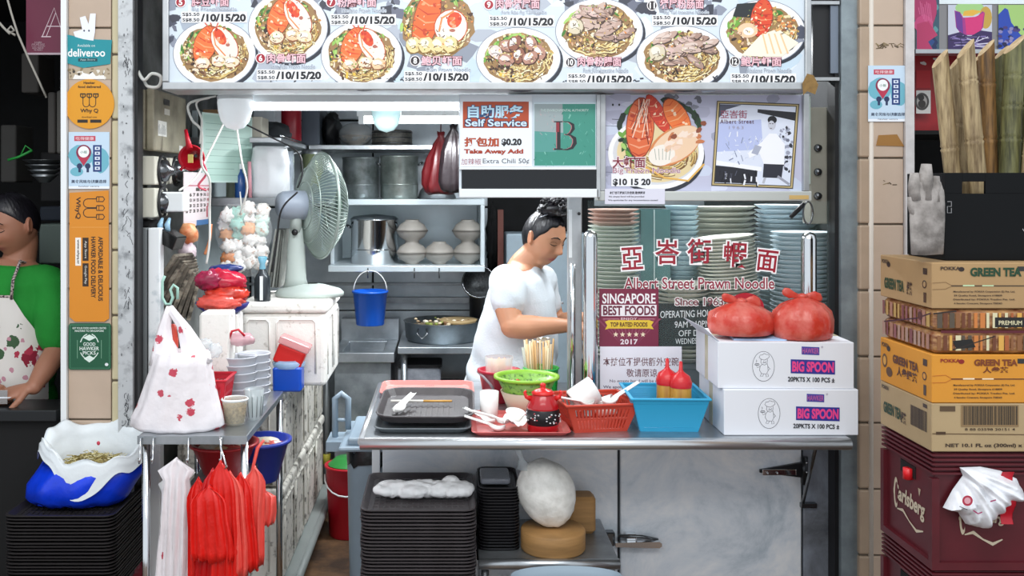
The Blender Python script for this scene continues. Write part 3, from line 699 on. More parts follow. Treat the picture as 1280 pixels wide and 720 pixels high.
for k in range(40): u, v = random.uniform(.06, .6), random.uniform(.4, .72); p.line([fq(u, v), fq(u+random.uniform(-.05, .05), v+random.uniform(-.08, .08))], random.uniform(.5, 1.4), random.choice(('c9d2ea', 'f0f3fc', '7d86a6')))
for k in range(26): u, v = random.uniform(.06, .6), random.uniform(.8, .94); p.line([fq(u, v), fq(u+random.uniform(-.02, .02), v+.06)], random.uniform(.8, 2.4), random.choice(('eceef6', '55586a', '0e0f16')))
p.poly([fq(.66, .36), fq(.75, .36), fq(.86, .48), fq(.87, .72), fq(.62, .72), fq(.56, .6), fq(.44, .66), fq(.42, .6), fq(.58, .46)], 'f6f8fe'); p.poly([fq(.5, .5), fq(.58, .52), fq(.54, .62), fq(.46, .6)], 'aab0c4')
p.ell(*fq(.685, .25), 5, 7.4, 'c3c6d4', 16); p.ell(*fq(.685, .2), 5.8, 5, '14141c', 14); p.ell(*fq(.68, .26), 4, 5.5, 'c9ccd8', 14)
for du in (-.018, .014): p.line([fq(.68+du-.01, .245), fq(.68+du+.01, .245)], .9, '23242c')
p.line([fq(.665, .3), fq(.69, .3)], .8, '5a4a52')
p.poly([fq(.62, .72), fq(.86, .72), fq(.85, .88), fq(.62, .88)], '2a2b38'); p.line([fq(.65, .88), fq(.63, .95)], 3, 'b9bcc8'); p.line([fq(.8, .86), fq(.95, .95)], 3, '9da0ae'); p.done('photo_print', t)
letters(t, pl, '亞峇街', 917, 143, 33, 10, 'a5566e', .003, .01); letters(t, pl, 'Albert Street', 921, 152, 42, 5, '5c3144', .003, .01, sp=1.2); letters(t, pl, '1963', 920, 159.5, 18, 4, 'a8a2b4', .003, 0, sp=1.4)
t, pl2, h = sign_sheet('empty_bowl_notice', 'small white notice of tiny print clipped below the big prawn picture', 'sign', RECT(756, 236, 831, 255), BY-.022, 'dcdcea')
letters(t, pl2, '本摊位不提供额外空碗 敬请原谅', 784, 241, 44, 3.4, '1c1c28', h, .03); letters(t, pl2, 'No empty bowl will be provided', 783, 246, 44, 2.6, '1c1c28', h, .02); letters(t, pl2, 'We apologise for any inconvenience caused', 791, 250.5, 62, 2.6, '1c1c28', h, .02)

# ================================================================ LIGHTS OF THE STALL
glow_tube('fluorescent_tube', 'bright fluorescent tube running under the long menu board', P(285, 133, .60), P(640, 133, .60), .014, power=7)
glow_tube('fluorescent_tube', 'fluorescent tube deeper in the stall over the back shelf', P(452, 150, 1.4), P(640, 150, 1.4), .016, power=17)
glow_tube('fluorescent_tube', 'fluorescent tube over the plate stacks behind the menu boards', (.75, .9, 2.2), (1.3, .9, 2.2), .014, power=14)
def lamp_bulb(px, py, y, r, label, col, e):
    t = thing('dome_lamp', label, 'lamp', P(px, py, y))
    c = P(px, py, y)
    build('flex', MB().tube([c+V((0, 0, .05)), V((c.x, c.y, 2.42))], .004, 6), M_WIRE, t)
    build('dome', MB().lathe([(r*.97, .03), (r, .01), (r*.96, -.02), (r*.8, -.055), (r*.5, -.078), (.001, -.087)], 24, c), mat('lamp_glass_'+col, col, .25, emit=e), t)
    build('cap', MB().lathe([(.001, .05), (r*.6, .05), (r*1.02, .032), (r*1.0, .02)], 24, c), M_WHITE, t)
for o_ in [o for o in bpy.data.objects if o.name.startswith('fluorescent_tube') and o.parent is None and o.type == 'EMPTY']:
    for dx in (-.12, .12): x_ = o_.location.x+dx; build('hanger_rod', MB().tube([(x_, o_.location.y, o_.location.z+.04), (x_, o_.location.y, 2.42)], .004, 6), M_WHITE, o_)
lamp_bulb(294, 132, .52, .062, 'white dome lamp at the left end of the light tube', 'eaf1f5', .25)
lamp_bulb(483, 137, .8, .058, 'pale green glass dome lamp in front of the rear tube', 'bfe0e2', .15)
# ================================================================ BACK OF THE STALL
SH = 2.03   # front edge of the back shelves
# high shelf, running round from the left wall
t = thing('high_shelf', 'steel high shelf running across the back wall below the rear tube', 'shelf', (-.2, 2.3, Z(186, SH)))
bevel(build('board', MB().box(-.70, X(640, SH), SH, BACKY-.013, Z(187, SH), Z(181, SH)), M_STEEL, t), .003)
for x in (-.665, .045, .3): build('bracket', MB().add([(x-.008, SH+.05, Z(187, SH)), (x-.008, BACKY-.013, Z(187, SH)), (x-.008, BACKY-.013, Z(187, SH)-.16), (x+.008, SH+.05, Z(187, SH)), (x+.008, BACKY-.013, Z(187, SH)), (x+.008, BACKY-.013, Z(187, SH)-.16)], [(0, 1, 2), (3, 5, 4), (0, 3, 4, 1), (1, 4, 5, 2), (2, 5, 3, 0)]), M_STEELD, t)
t = thing('side_shelf', 'steel shelf high on the left wall above the white sack', 'shelf', (-.9, 1.5, Z(186, SH)))
bevel(build('board', MB().box(LW, -.71, 1.25, BACKY-.013, Z(187, SH), Z(181, SH)), M_STEEL, t), .003)
for y in (1.4, 1.9): build('support_bar', MB().tube([(-.70, y, Z(187, SH)-.008), (LW+.01, y, Z(187, SH)-.12)], .007, 8), M_STEELD, t)
build('front_wire', MB().tube([(-.712, 1.26, Z(187, SH)+.03), (-.712, 2.0, Z(187, SH)+.03)], .004, 6), M_CHROME, t)
# mid cabinet with white front frame
cz0, cz1 = Z(340, SH), Z(249, SH); cx0, cx1 = X(410, SH), X(606, SH)
t = thing('open_wall_cabinet', 'open white steel wall cabinet holding bowls and a steel pot', 'cabinet', ((cx0+cx1)/2, 2.3, cz0))
M_CAB = mat('pale_cabinet_steel', 'cfdadf', .35, .45, var=.08, scale=6)
def cbox(nm, *a): return bevel(build(nm, MB().box(*a), M_CAB, t), .003)
cbox('top_panel', cx0, cx1, SH, BACKY-.014, cz1-.03, cz1); cbox('bottom_panel', cx0, cx1, SH, BACKY-.014, cz0, cz0+.032); cbox('side_panel', cx1-.022, cx1, SH, BACKY-.014, cz0+.032, cz1-.03); cbox('back_panel', cx0, cx1-.022, BACKY-.022, BACKY-.014, cz0+.032, cz1-.03)
cbox('side_panel', cx0, cx0+.02, SH+.1, BACKY-.022, cz0+.032, cz1-.03)
for x in (X(460, SH), X(518, SH), X(549, SH)):
    build('hook', MB().tube([(x, SH-.002, cz0+.02), (x, SH-.012, cz0-.01), (x, SH-.008, cz0-.03)], .003, 6), M_CHROMED, t)
# ledge and low splash step
struct('trim_10', MB().box(LW, .9, BACKY-.06, BACKY-.013, Z(379, 2.49), Z(372, 2.49)), M_STEELD)

def pot(name, label, px, pt, pb, y, wpx, mt, lid=False, handles=True, group=None):
    x, z0, z1 = X(px, y), Z(pb, y), Z(pt, y); r = wpx/2*(CAMD+y)/FPX; c = V((x, y+r, z0))
    s = (CAMD+y)/(CAMD+y+r)
    t = thing(name, label, 'pot', c, group=group); h = z1-z0
    build('body', MB().lathe([(r*.93, 0), (r, .012), (r, h-.012), (r*1.03, h-.008), (r*1.03, h), (r*.97, h), (r*.96, .01), (.001, .01)], 36, c), mt, t)
    build('band', MB().lathe([(r, h*.32), (r*1.012, h*.325), (r*1.012, h*.345), (r, h*.35)], 36, c), mt, t)
    if handles:
        for sx in (-1, 1):
            build('handle', MB().tube([(c.x+sx*r, c.y-.03, z1-.05), (c.x+sx*(r+.02), c.y-.03, z1-.035), (c.x+sx*(r+.02), c.y+.03, z1-.035), (c.x+sx*r, c.y+.03, z1-.05)], .005, 6), M_CHROMED, t)
    if lid: build('lid', MB().lathe([(r*1.03, h), (r*.9, h+.012), (r*.2, h+.022), (.001, h+.023)], 30, c), mt, t)
    return t
pot('stock_pot', 'tall shiny steel stock pot in the wall cabinet behind the fan', 466, 274, 332.5, SH+.06, 60, M_CHROME, lid=True)
pot('steel_bucket', 'dull steel bucket on top of the wall cabinet, half hidden by the fan', 449, 196, 249, SH+.05, 46, mat('cloudy_steel', '8f989a', .4, .7, col2='59615f', scale=12), handles=False)
pot('steel_bucket', 'clean steel bucket with pale bottom on top of the wall cabinet', 498, 194, 249, SH+.03, 48, mat('greenish_steel', 'a4ada8', .35, .7, col2='6d7672', scale=8))

# bowls, nested upside down pairs
def bowl_prof(r, h, up=True):
    pr = [(r*.45, 0), (r*.45, h*.12), (r*.8, h*.42), (r*.97, h*.8), (r*1.04, h), (r*.98, h), (r*.9, h*.8), (r*.72, h*.42), (.001, h*.2)]
    return pr if up else [(a, h-b) for a, b in pr]
M_BOWL = mat('grey_beige_melamine', 'a09b94', .4, var=.12, scale=10)
rb, hb = 19*(CAMD+SH+.1)/FPX, .056
bp = thing('noodle_bowl', 'x', 'bowl', (0, 0, 0), group='grey noodle bowls in the wall cabinet')
build('body', MB().lathe(bowl_prof(rb, hb), 24), M_BOWL, bp)
build('rim', MB().lathe([(rb*.99, hb*.93), (rb*1.06, hb*.95), (rb*1.06, hb), (rb*.98, hb*1.01)], 24), mat('bowl_rim_dark', '6d6963', .4), bp)
first = True
zb = cz0+.0325; yb = SH+.12
places = [(515, 0, 0, 'grey bowl standing on the cabinet floor, left stack'), (515, 1, 1, 'upturned grey bowl on the lowest bowl of the left stack'), (515, 2, 0, 'grey bowl third up in the left stack of the wall cabinet'), (515, 3, 1, 'upturned grey bowl crowning the left stack in the wall cabinet'),
          (549, 0, 0, 'single grey bowl between the two bowl stacks'), (549, 1, 1, 'upturned grey bowl covering the single bowl between the stacks'),
          (585, 0, 0, 'grey bowl standing on the cabinet floor, right stack'), (585, 1, 1, 'upturned grey bowl on the lowest bowl of the right stack'), (585, 2, 0, 'grey bowl third up in the right stack of the wall cabinet'), (585, 3, 1, 'upturned grey bowl crowning the right stack in the wall cabinet')]
for px, lev, flip, lab in places:
    z = zb+lev*hb; rot = (0, 0, 0)
    if flip: z += hb; rot = (pi, 0, 0)
    if first: b = bp; first = False; b.location = (X(px, yb), yb, z); b['label'] = lab
    else: dup(bp, loc=(X(px, yb), yb, z+.0008*lev), rot=rot, label=lab)

# things on the high shelf
zs = Z(181, SH)+.0005
def basket(name, label, c, rx, ry, h, mt, n=20, cat='basket', flare=1.15):
    t = thing(name, label, cat, c); c = V(c)
    for k in range(4):
        z = h*k/3; f = 1+(flare-1)*k/3
        m = MB(); q = [c+V((rx*f*cos(a), ry*f*sin(a), z)) for a in [2*pi*i/n for i in range(n+1)]]; m.tube(q, .003, 5, cap=False); build('hoop', m, mt, t)
    m = MB()
    for i in range(n):
        a = 2*pi*i/n; m.tube([c+V((rx*cos(a), ry*sin(a), 0)), c+V((rx*flare*cos(a), ry*flare*sin(a), h))], .002, 4)
    o = build('mesh_wires', m, mt, t); o['kind'] = 'stuff'
    return t
# bagged wok on the high shelf
c = V((X(445, 2.2), 2.2, zs)); t = thing('bagged_bowls', 'pair of grey bowls tied in clear film on the high shelf', 'bowls', c)
for flip in (0, 1):
    Mx = Matrix.Translation(c+V((0, 0, .05+(0 if not flip else .05)))) @ (Matrix.Rotation(pi, 4, 'X') if flip else Matrix.Identity(4))
    build('bowl', MB().lathe(bowl_prof(.085, .05), 24).xf(Matrix.Translation(c+V((0, 0, 0 if not flip else .10))) @ (Matrix.Rotation(pi, 4, 'X') if flip else Matrix.Identity(4))), M_BOWL, t)
m = MB(); m.ball(c+V((0, 0, .062)), .092, 20, 10, (1.02, .95, .66), fn=lambda d: 1+.06*noise.noise(d*4)); build('film', m, M_FILM, t)
t = thing('strainer_basket', 'flat grey wire strainer drum beside the film wrapped bowls on the high shelf', 'basket', (X(490, 2.2), 2.2, zs))
c = V((X(490, 2.2), 2.2, zs)); build('drum', MB().lathe([(.10, 0), (.105, .005), (.105, .075), (.1, .08), (.095, .075), (.095, .01), (.001, .008)], 28, c), mat('mesh_grey', '77756f', .5, .4, var=.4, scale=60), t)
for k in range(3): build('hoop', MB().lathe([(.105, .01+k*.028), (.109, .013+k*.028), (.105, .016+k*.028)], 28, c), M_CHROMED, t)
# dark crumpled bags hanging behind
def crumple(name, label, cat, c, s, mt, seed=0, f=2.2, amp=.35, n=22, m_=14, kind=None, group=None, squash=None):
    c = V(c); m = MB()
    def fn(d): return 1+amp*noise.noise(V((d.x*f+seed, d.y*f, d.z*f)))+amp*.5*noise.noise(V((d.x*f*2.7, d.y*f*2.7+seed, d.z*f*2.7)))
    m.ball(c, 1, n, m_, s, fn=fn)
    if squash is not None:
        m.v = [V((p.x, p.y, max(p.z, squash))) for p in m.v]
    return one(name, m, mt, label, cat, group, kind)
crumple('dark_bag', 'crumpled black bag on the high shelf left of the bowls', 'bag', (X(414, 2.25), 2.25, zs+.085), (.05, .12, .09), M_BLACK, 3, squash=zs)
# red and black bags hanging at the right of the high shelf
def hangbag(name, label, px, pt, pb, y, wpx, mt, dep=.05, seed=0, cat='bag', n=32, fold=.12, bottom=.85, group=None, topw=.12, mid=.55, nf=7):
    k = (CAMD+y)/FPX; x = X(px, y); z1 = Z(pt, y); z0 = Z(pb, y); w_ = wpx/2*k; m = MB(); rings = []
    prof = [(0, topw), (.08, topw*.8), (.2, topw*2.2), (.4, mid), (.65, .93), (.85, 1), (.96, bottom), (1, bottom*.8)]
    for u, ww in prof:
        z = z1+(z0-z1)*u; q = []
        for i in range(n):
            a = 2*pi*i/n; r_ = 1+fold*sin(a*nf+seed+u*2)*(1-.5*u)+fold*.8*noise.noise(V((cos(a)*2+seed, sin(a)*2, u*3)))
            q.append(V((x+w_*ww*cos(a)*r_, y+dep*min(1, ww*1.1)*sin(a)*r_, z+.012*noise.noise(V((a, u*4, seed))))))
        rings.append(q)
    m.loft(rings); return m
one('red_bag', hangbag('', '', 551, 165, 243, 1.75, 44, 0, .06, 2, fold=.2, mid=.75, topw=.2).tube([(X(551, 1.75), 1.75, Z(168, 1.75)), (X(553, 1.75), 1.75, 2.42)], .003, 5), mat('dark_red_film', '4c0b10', .35, bump=.5), 'dark red bag hanging at the end of the high shelf left of the sign', 'bag')
one('black_bag', hangbag('', '', 567, 156, 240, 1.6, 34, 0, .05, 5, bottom=.9, fold=.22, mid=.8, topw=.25).tube([(X(567, 1.6), 1.6, Z(160, 1.6)), (X(567, 1.6), 1.6, 2.42)], .003, 5), mat('brown_black_film', '171013', .35, bump=.5), 'brownish black bag hanging in front of the dark red bag', 'bag')
t = thing('steel_colander', 'upturned steel colander on top of the wall cabinet beside the red bag', 'colander', (X(546, 2.2), 2.2, cz1))
c = V((X(546, 2.2), 2.2, cz1+.001)); build('bowl', MB().lathe([(.095, 0), (.1, .004), (.088, .04), (.06, .075), (.03, .085), (.001, .086)], 28, c), M_STEELD, t); build('foot', MB().lathe([(.04, .084), (.042, .1), (.038, .1), (.036, .086)], 20, c), M_STEELD, t)
# narrow pot beneath the side shelf
t = thing('green_glass_jar', 'tall olive tinted jar under the side shelf beside the fan', 'jar', (X(388, 1.75), 1.75, Z(240, 1.75)))
# its ledge: lower side shelf
zl = Z(247, 1.2); t2 = thing('lower_side_shelf', 'grey steel ledge on the left wall carrying the white sack and bottles', 'shelf', (-.9, 1.4, zl-.03))
bevel(build('board', MB().box(LW, -.60, 1.13, 2.02, zl-.035, zl), M_STEELD, t2), .003)
bevel(build('lip', MB().box(-.60, -.592, 1.13, 2.02, zl-.035, zl+.015), M_STEELD, t2), .002)
c = V((X(387, 1.7), 1.78, zl)); t.location = c
build('body', MB().lathe([(.05, 0), (.054, .01), (.054, .19), (.05, .2), (.045, .203)], 28, c), mat('olive_glass', '6c7558', .2, .3), t); build('lid', MB().lathe([(.048, .2), (.048, .222), (.001, .224)], 24, c), M_STEELD, t)
# white sack
def sack(c, w_, d_, h_, seed):
    m = MB(); rings = []
    for u in [i/8 for i in range(9)]:
        q = []
        f = 1-.10*(abs(u-.45)*2)**3
        for i in range(28):
            a = 2*pi*i/28; cx_, sy_ = cos(a), sin(a); e = 3.2
            rr = (abs(cx_)**e+abs(sy_)**e)**(-1/e)
            q.append(V((c[0]+w_/2*f*cx_*rr, c[1]+d_/2*f*sy_*rr, c[2]+h_*u))+wavy(V((cx_, sy_, u*2)), .014, 1.6, seed)*(1 if u > 0 else 0))
        rings.append(q)
    return m.loft(rings)
one('white_sack', sack((X(327, 1.16)+.02, 1.24, zl), .155, .15, .212, 4), mat('white_sack_plastic', 'e9ebee', .4, bump=.4, bscale=18), 'bulging white plastic sack on the lower side shelf', 'sack')
one('grey_sack', sack((X(354, 1.38), 1.45, zl), .07, .14, .20, 8), mat('silver_film', '9ba5b0', .25, .5, bump=.6), 'narrow silvery grey bag behind the white sack', 'sack')
for (px, y, lab, colr, hh) in ((289, 1.3, 'small clear bottle with white cap at the wall end of the lower side shelf', 'a9b29c', .15), (300, 1.2, 'slim blue bottle between the clear bottle and the white sack', '24508f', .12)):
    c = V((X(px, y), y, zl)); t = thing('small_bottle', lab, 'bottle', c)
    build('body', MB().lathe([(.02, 0), (.022, .006), (.022, hh*.75), (.01, hh*.9), (.009, hh)], 18, c), mat('bottle_'+colr, colr, .25), t); build('cap', MB().lathe([(.012, hh), (.012, hh+.022), (.001, hh+.023)], 14, c), M_WHITE, t)
one('red_straw_bundle', MB().tube([(X(313, 1.15), 1.145, zl), (X(312, 1.15), 1.145, zl+.15)], .008, 8), mat('pink_straws', 'd99aa4', .4), 'bundle of pink drinking straws leaning before the white sack', 'straws')
# boxes on the side shelf
zz = Z(181, SH)+.0005
for (x0, x1, y0, y1, h_, colr, lab) in ((-1.05, -.93, 1.28, 1.46, .12, '9d7a55', 'brown carton on the side shelf by the dome lamp'), (-.92, -.80, 1.3, 1.46, .09, 'd9d4c4', 'cream packet on the side shelf next to the brown carton'), (-.90, -.80, 1.62, 1.8, .2, 'c8cdd2', 'pale grey box standing on the side shelf')):
    bevel(one('storage_box', MB().box(x0, x1, y0, y1, zz, zz+h_), mat('box_'+colr, colr, .7, var=.1), lab, 'box'), .004)
c = V((X(362, 1.9), 1.9, zz)); t = thing('red_canister', 'dark red canister standing at the corner of the high shelves', 'canister', c)
build('body', MB().lathe([(.055, 0), (.058, .006), (.058, .19), (.05, .2), (.001, .2)], 28, c), mat('dark_red_metal', '9d1b2b', .35), t)
one('steel_box', MB().box(X(378, 2.1), X(400, 2.1), 2.08, 2.4, zs, zs+.2), mat('slate_box', '5c6470', .4, .3), 'slate grey box on the high shelf beside the red canister', 'box')
crumple('grey_cloth', 'dark grey cloth heap lying near the edge of the side shelf', 'cloth', (-.80, 1.53, zz+.03), (.09, .05, .05), mat('dark_cloth', '33373b', .9, bump=.5), 6, squash=zz)

# ---------------- sink, worktop and pan at the back
M_SINK = M_STEELW
sy = 1.95; zr = Z(441, sy); sx0, sx1 = X(415, sy), X(493, sy)
t = thing('sink_unit', 'steel sink unit with raised back ledge under the blue bucket', 'sink', ((sx0+sx1)/2, 2.2, .0))
m = MB(); R0 = [(sx0, sy), (sx1, sy), (sx1, 2.38), (sx0, 2.38)]; I0 = [(sx0+.05, sy+.04), (sx1-.06, sy+.04), (sx1-.06, 2.33), (sx0+.05, 2.33)]
rings = [[V((a, b, zr-.05)) for a, b in R0], [V((a, b, zr)) for a, b in R0], [V((a, b, zr)) for a, b in I0], [V((a*.96+.04*(sx0+sx1)/2, b*.96+.04*2.2, zr-.2)) for a, b in I0]]
m.loft(rings, cap=True, sm=False); bevel(build('basin', m, M_SINK, t), .004)
build('back_ledge', MB().box(sx0, sx1, 2.385, 2.47, zr-.05, zr+.11), M_SINK, t)
build('base_cabinet', MB().box(sx0+.01, sx1-.02, sy+.03, 2.38, .12, zr-.052), mat('sink_front', 'a8b0b6', .38, .6, col2='6c747a', scale=5), t)
for x in (sx0+.04, sx1-.05):
    build('leg', MB().tube([(x, sy+.06, 0), (x, sy+.06, .12)], .016, 10), M_STEELD, t)
t = thing('back_worktop', 'steel worktop at the back carrying the wide meat pan', 'worktop', (X(560, 1.9), 2.1, 0))
wx0, wx1 = X(497, 1.9), X(621, 1.9); zw = Z(434, 1.9)
bevel(build('top', MB().box(wx0, wx1, 1.9, 2.48, zw-.035, zw), M_STEELW, t), .004)
build('lower_shelf', MB().box(wx0+.01, wx1-.01, 1.93, 2.46, zw-.28, zw-.26), M_STEELD, t)
for (a, b) in ((wx0+.03, 1.94), (wx1-.03, 1.94), (wx0+.03, 2.44), (wx1-.03, 2.44)):
    build('leg', MB().tube([(a, b, 0), (a, b, zw-.036)], .016, 10), M_STEELD, t)
# tub on the lower shelf
tc = V((X(524, 1.96), 2.06, zw-.2595)); t = thing('plastic_tub', 'translucent plastic tub with black lid under the back worktop', 'tub', tc)
hw = 27*(CAMD+1.96)/FPX
build('body', MB().rbox(tc.x-hw, tc.x+hw, 1.97, 2.17, tc.z, tc.z+.145, .02), mat('milky_plastic', 'b7bcc6', .35, col2='8d93a0', scale=14), t); build('lid', MB().rbox(tc.x-hw-.006, tc.x+hw+.006, 1.962, 2.178, tc.z+.146, tc.z+.162, .022), M_BLACK, t)
# wide pan with pork
pc = V((X(553, 1.95), 2.14, zw)); rp = 49*(CAMD+2.0)/FPX
t = thing('wide_pan', 'wide grey aluminium pan of chopped pork on the back worktop', 'pan', pc)
build('body', MB().lathe([(rp*.9, 0), (rp*.97, .02), (rp, .095), (rp*1.03, .1), (rp*.98, .1), (rp*.94, .03), (.001, .028)], 40, pc), mat('pan_aluminium', '7e868b', .38, .8, var=.3, scale=9), t)
build('stew_surface', MB().lathe([(rp*.93, .07), (rp*.6, .072), (.001, .075)], 30, pc), mat('pork_stew', 'a9987c', .6, col2='5d4a38', scale=30), t)
build('handle', MB().tube([(pc.x-.12, pc.y-rp*.88, zw+.08), (pc.x-.125, pc.y-rp*.98-.012, zw+.06), (pc.x-.10, pc.y-rp*.98-.014, zw+.035), (pc.x-.075, pc.y-rp*.98-.012, zw+.06), (pc.x-.08, pc.y-rp*.9, zw+.08)], .004, 6), M_CHROMED, t)
random.seed(7); m = MB(); cs = ('b8a080', '7d5a3c', 'd9c7a6', '4c3626', 'efe6d4', '8f9c4c')
for k in range(60):
    a, r_ = random.uniform(0, 6.28), random.uniform(.0, .8)*rp; m.col = L(random.choice(cs)); m.ball(pc+V((r_*cos(a), r_*sin(a), .082+random.uniform(0, .02))), random.uniform(.006, .016), 6, 4, (1, .7, .6))
build('meat_pieces', m, print_mat(.6), t)['kind'] = 'stuff'
build('cutting_plate', MB().lathe([(.09, .09), (.1, .105), (.095, .106), (.001, .1)], 24, pc+V((.08, .0, .0))), mat('bamboo_plate', 'b59c72', .5), t)
# hanging mesh strainers and black pot by the cook
c = V((X(600, 1.98), 2.1, Z(355, 2))); t = thing('hanging_strainer', 'round dark mesh strainer hanging behind the cook', 'strainer', c)
Mx = Matrix.Translation(c) @ Matrix.Rotation(R(62), 4, 'X')
build('hoop', MB().lathe([(.085, -.006), (.09, 0), (.085, .006), (.08, 0), (.085, -.006)], 28).xf(Mx), M_CHROMED, t)
build('mesh', MB().lathe([(.084, 0), (.07, -.03), (.04, -.05), (.001, -.058)], 28).xf(Mx), mat('wire_mesh', '55585a', .5, .7, var=.5, scale=90), t)
build('hanger', MB().tube([c+V((-.06, .04, .07)), c+V((-.07, BACKY-c.y-.03, .12)), c+V((-.07, BACKY-c.y-.014, .1))], .004, 6), M_CHROMED, t)
c = V((X(607, 2.05), 2.37, zw)); t = thing('black_pot', 'tall narrow black pot standing behind the pan', 'pot', c)
build('body', MB().lathe([(.07, 0), (.075, .01), (.075, .24), (.08, .25), (.07, .25), (.068, .02), (.001, .02)], 28, c), M_BLACK, t); build('rim', MB().lathe([(.078, .244), (.084, .25), (.078, .256), (.074, .25)], 28, c), M_CHROMED, t)
# blue bucket on a hook
y = 1.94; c = V((X(462, y), y+.035, Z(407, y))); k = (CAMD+y)/FPX
t = thing('blue_bucket', 'bright blue plastic bucket hanging by its wire handle from the wall cabinet', 'bucket', c)
build('body', MB().lathe([(17*k, 0), (17.6*k, .004), (21.5*k, 40*k), (23*k, 40.5*k), (23*k, 43*k), (21*k, 43*k), (16.5*k, .006), (.001, .006)], 32, c), mat('bucket_blue', '1a5fd0', .28), t)
q = [c+V((21*k*cos(a), 0, 42*k+26*k*sin(a))) for a in [pi*i/14 for i in range(15)]]; build('handle', MB().tube(q, .0028, 6), M_WIRE, t)

# ---------------- dark right background behind the cook: doorway items
one('metal_rack_post', MB().box(X(622, 2.3), X(629, 2.3), 2.28, 2.32, 0, Z(262, 2.3)), mat('rust_brown_post', '6b3a30', .6), 'reddish brown rack post in the dark gap behind the cook', 'post')
bevel(one('grey_cabinet_door', MB().box(X(633, 2.2), X(735, 2.2), 2.2, 2.45, 0, Z(292, 2.2)), mat('grey_blue_enamel', '9fb0bb', .4, var=.1), 'pale grey blue cabinet standing behind the cook', 'cabinet'), .008)
crumple('cable_heap', 'tangle of dark cables hanging behind the wall cabinet end', 'cables', (X(615, 2.42), 2.42, 1.35), (.03, .04, .15), M_DARK, 9, 4, .5)
# ---------------- mixed hanging cables on the left
random.seed(12)
def cable(pts, r=.004, col=None, lab='', nm='hanging_cable'):
    P_ = [V(p) for p in pts]; out = []
    for i in range(len(P_)-1):
        p0 = P_[max(i-1, 0)]; p1 = P_[i]; p2 = P_[i+1]; p3 = P_[min(i+2, len(P_)-1)]
        for s_ in range(6):
            u = s_/6; out.append(.5*((2*p1)+(p2-p0)*u+(2*p0-5*p1+4*p2-p3)*u*u+(3*p1-3*p2+p3-p0)*u**3))
    out.append(P_[-1]); return one(nm, MB().tube(out, r, 6), col or M_WIRE, lab, 'cable')
cable([P(282, 150, .75), P(262, 190, .72), P(245, 222, .66), P(224, 238, .6)], .004, None, 'white cable slanting from the dome lamp down to the plug')
cable([(X(293, .8), .8, 2.42), P(294, 140, .8), P(296, 158, .8), P(302, 200, .8), P(309, 235, .85), P(300, 268, .9)], .004, None, 'white cable hanging straight below the dome lamp')
cable([P(262, 122, .5), P(236, 130, .5), P(240, 150, .5), P(252, 165, .5), P(252, 205, .52), P(262, 225, .55), P(262, 260, .6), P(262, 300, .6), P(258, 330, .6)], .0045, None, 'pale cable looping from the board past the red funnel')
cable([P(270, 120, .48), P(246, 128, .48), P(252, 150, .49), P(250, 180, .5)], .0035, None, 'thin second cable loop above the funnel')
cable([P(250, 196, .55), P(258, 216, .56), P(248, 232, .56), P(258, 238, .57)], .004, mat('pink_cable', 'd5576a', .5), 'pink cord dangling below the red funnel')
cable([P(264, 280, .62), P(262, 300, .62), P(256, 318, .62)], .005, mat('orange_cord', 'd2875a', .5), 'orange cord hanging below the calendar')
cable([P(172, 88, .42), P(180, 100, .4), P(190, 92, .4), P(201, 96, .4), P(198, 108, .42), P(185, 108, .42), P(180, 100, .43)], .006, None, 'coil of white cable beside the menu board end')
cable([P(372, 240, .95), P(352, 262, .95), P(346, 300, .97), P(340, 340, .98)], .004, M_BLACK, 'black fan cable hanging beside the motor')
cable([P(300, 152, .9), P(340, 172, .95), P(372, 190, 1.0), P(378, 215, 1.0), P(372, 235, 1.0)], .0035, M_BLACK, 'thin black wire sagging under the side shelf')
# ================================================================ LEFT WALL FITTINGS
t = thing('isolator_box', 'large beige isolator box high on the left wall', 'electrical box', (LW, .7, 1.75))
x1 = X(192, .5); za, zb_ = Z(188, .5), Z(110, .5)
M_BEIGE = mat('beige_grey_metal', 'a39c86', .5, col2='7b7563', scale=8)
bevel(build('housing', MB().box(LW+.001, x1-.03, .5, .94, za+.004, zb_-.004), M_BEIGE, t), .006); bevel(build('cover', MB().box(x1-.028, x1, .505, .935, za, zb_), M_BEIGE, t), .006)
pl = Plane((x1, .5, za), (0, 1, 0), (0, 0, 1))
p = Print(Plane((x1, .5, za), (0, 1, 0), (0, 0, 1)), .001); H = zb_-za
p.rect(.05, H*.25, .16, H*.5, 'e6e6e0'); p.rect(.13, H*.62, .2, H*.72, 'd9d7cc'); p.rect(.12, H*.78, .2, H*.88, '3a3532')
for k in range(14): p.rect(.055+.007*k, H*.28, .0575+.007*k, H*random.uniform(.36, .48), '33363a')
p.rect(.33, H*.05, .38, H*.14, 'e6e6e0'); p.done('label_print', t)
def socket(py0, py1, lab, y0=.5, w=.16):
    t = thing('wall_socket', lab, 'socket', (LW, y0+w/2, Z(py1, y0)))
    bevel(build('box', MB().box(LW+.001, LW+.075, y0, y0+w, Z(py1, y0), Z(py0, y0)), mat('socket_cream', 'd4d2c4', .4), t), .006)
    cz = (Z(py1, y0)+Z(py0, y0))/2
    Mx = Matrix.Translation(V((LW+.076, y0+w*.5, cz))) @ Matrix.Rotation(pi/2, 4, 'Y')
    build('socket_face', MB().lathe([(.058, -.002), (.058, .006), (.05, .007), (.048, -.004), (.001, -.004)], 24).xf(Mx), M_BLACK, t)
    build('plug', MB().lathe([(.04, 0), (.038, .02), (.02, .03), (.012, .045), (.001, .046)], 16).xf(Mx), M_CHROMED, t)
    return t
socket(195, 231, 'cream wall socket with round black plug, upper of the two'); socket(235, 272, 'cream wall socket with round black plug, lower of the two')
socket(197, 230, 'small wall socket deeper on the left wall behind the upper one', .70, .13)
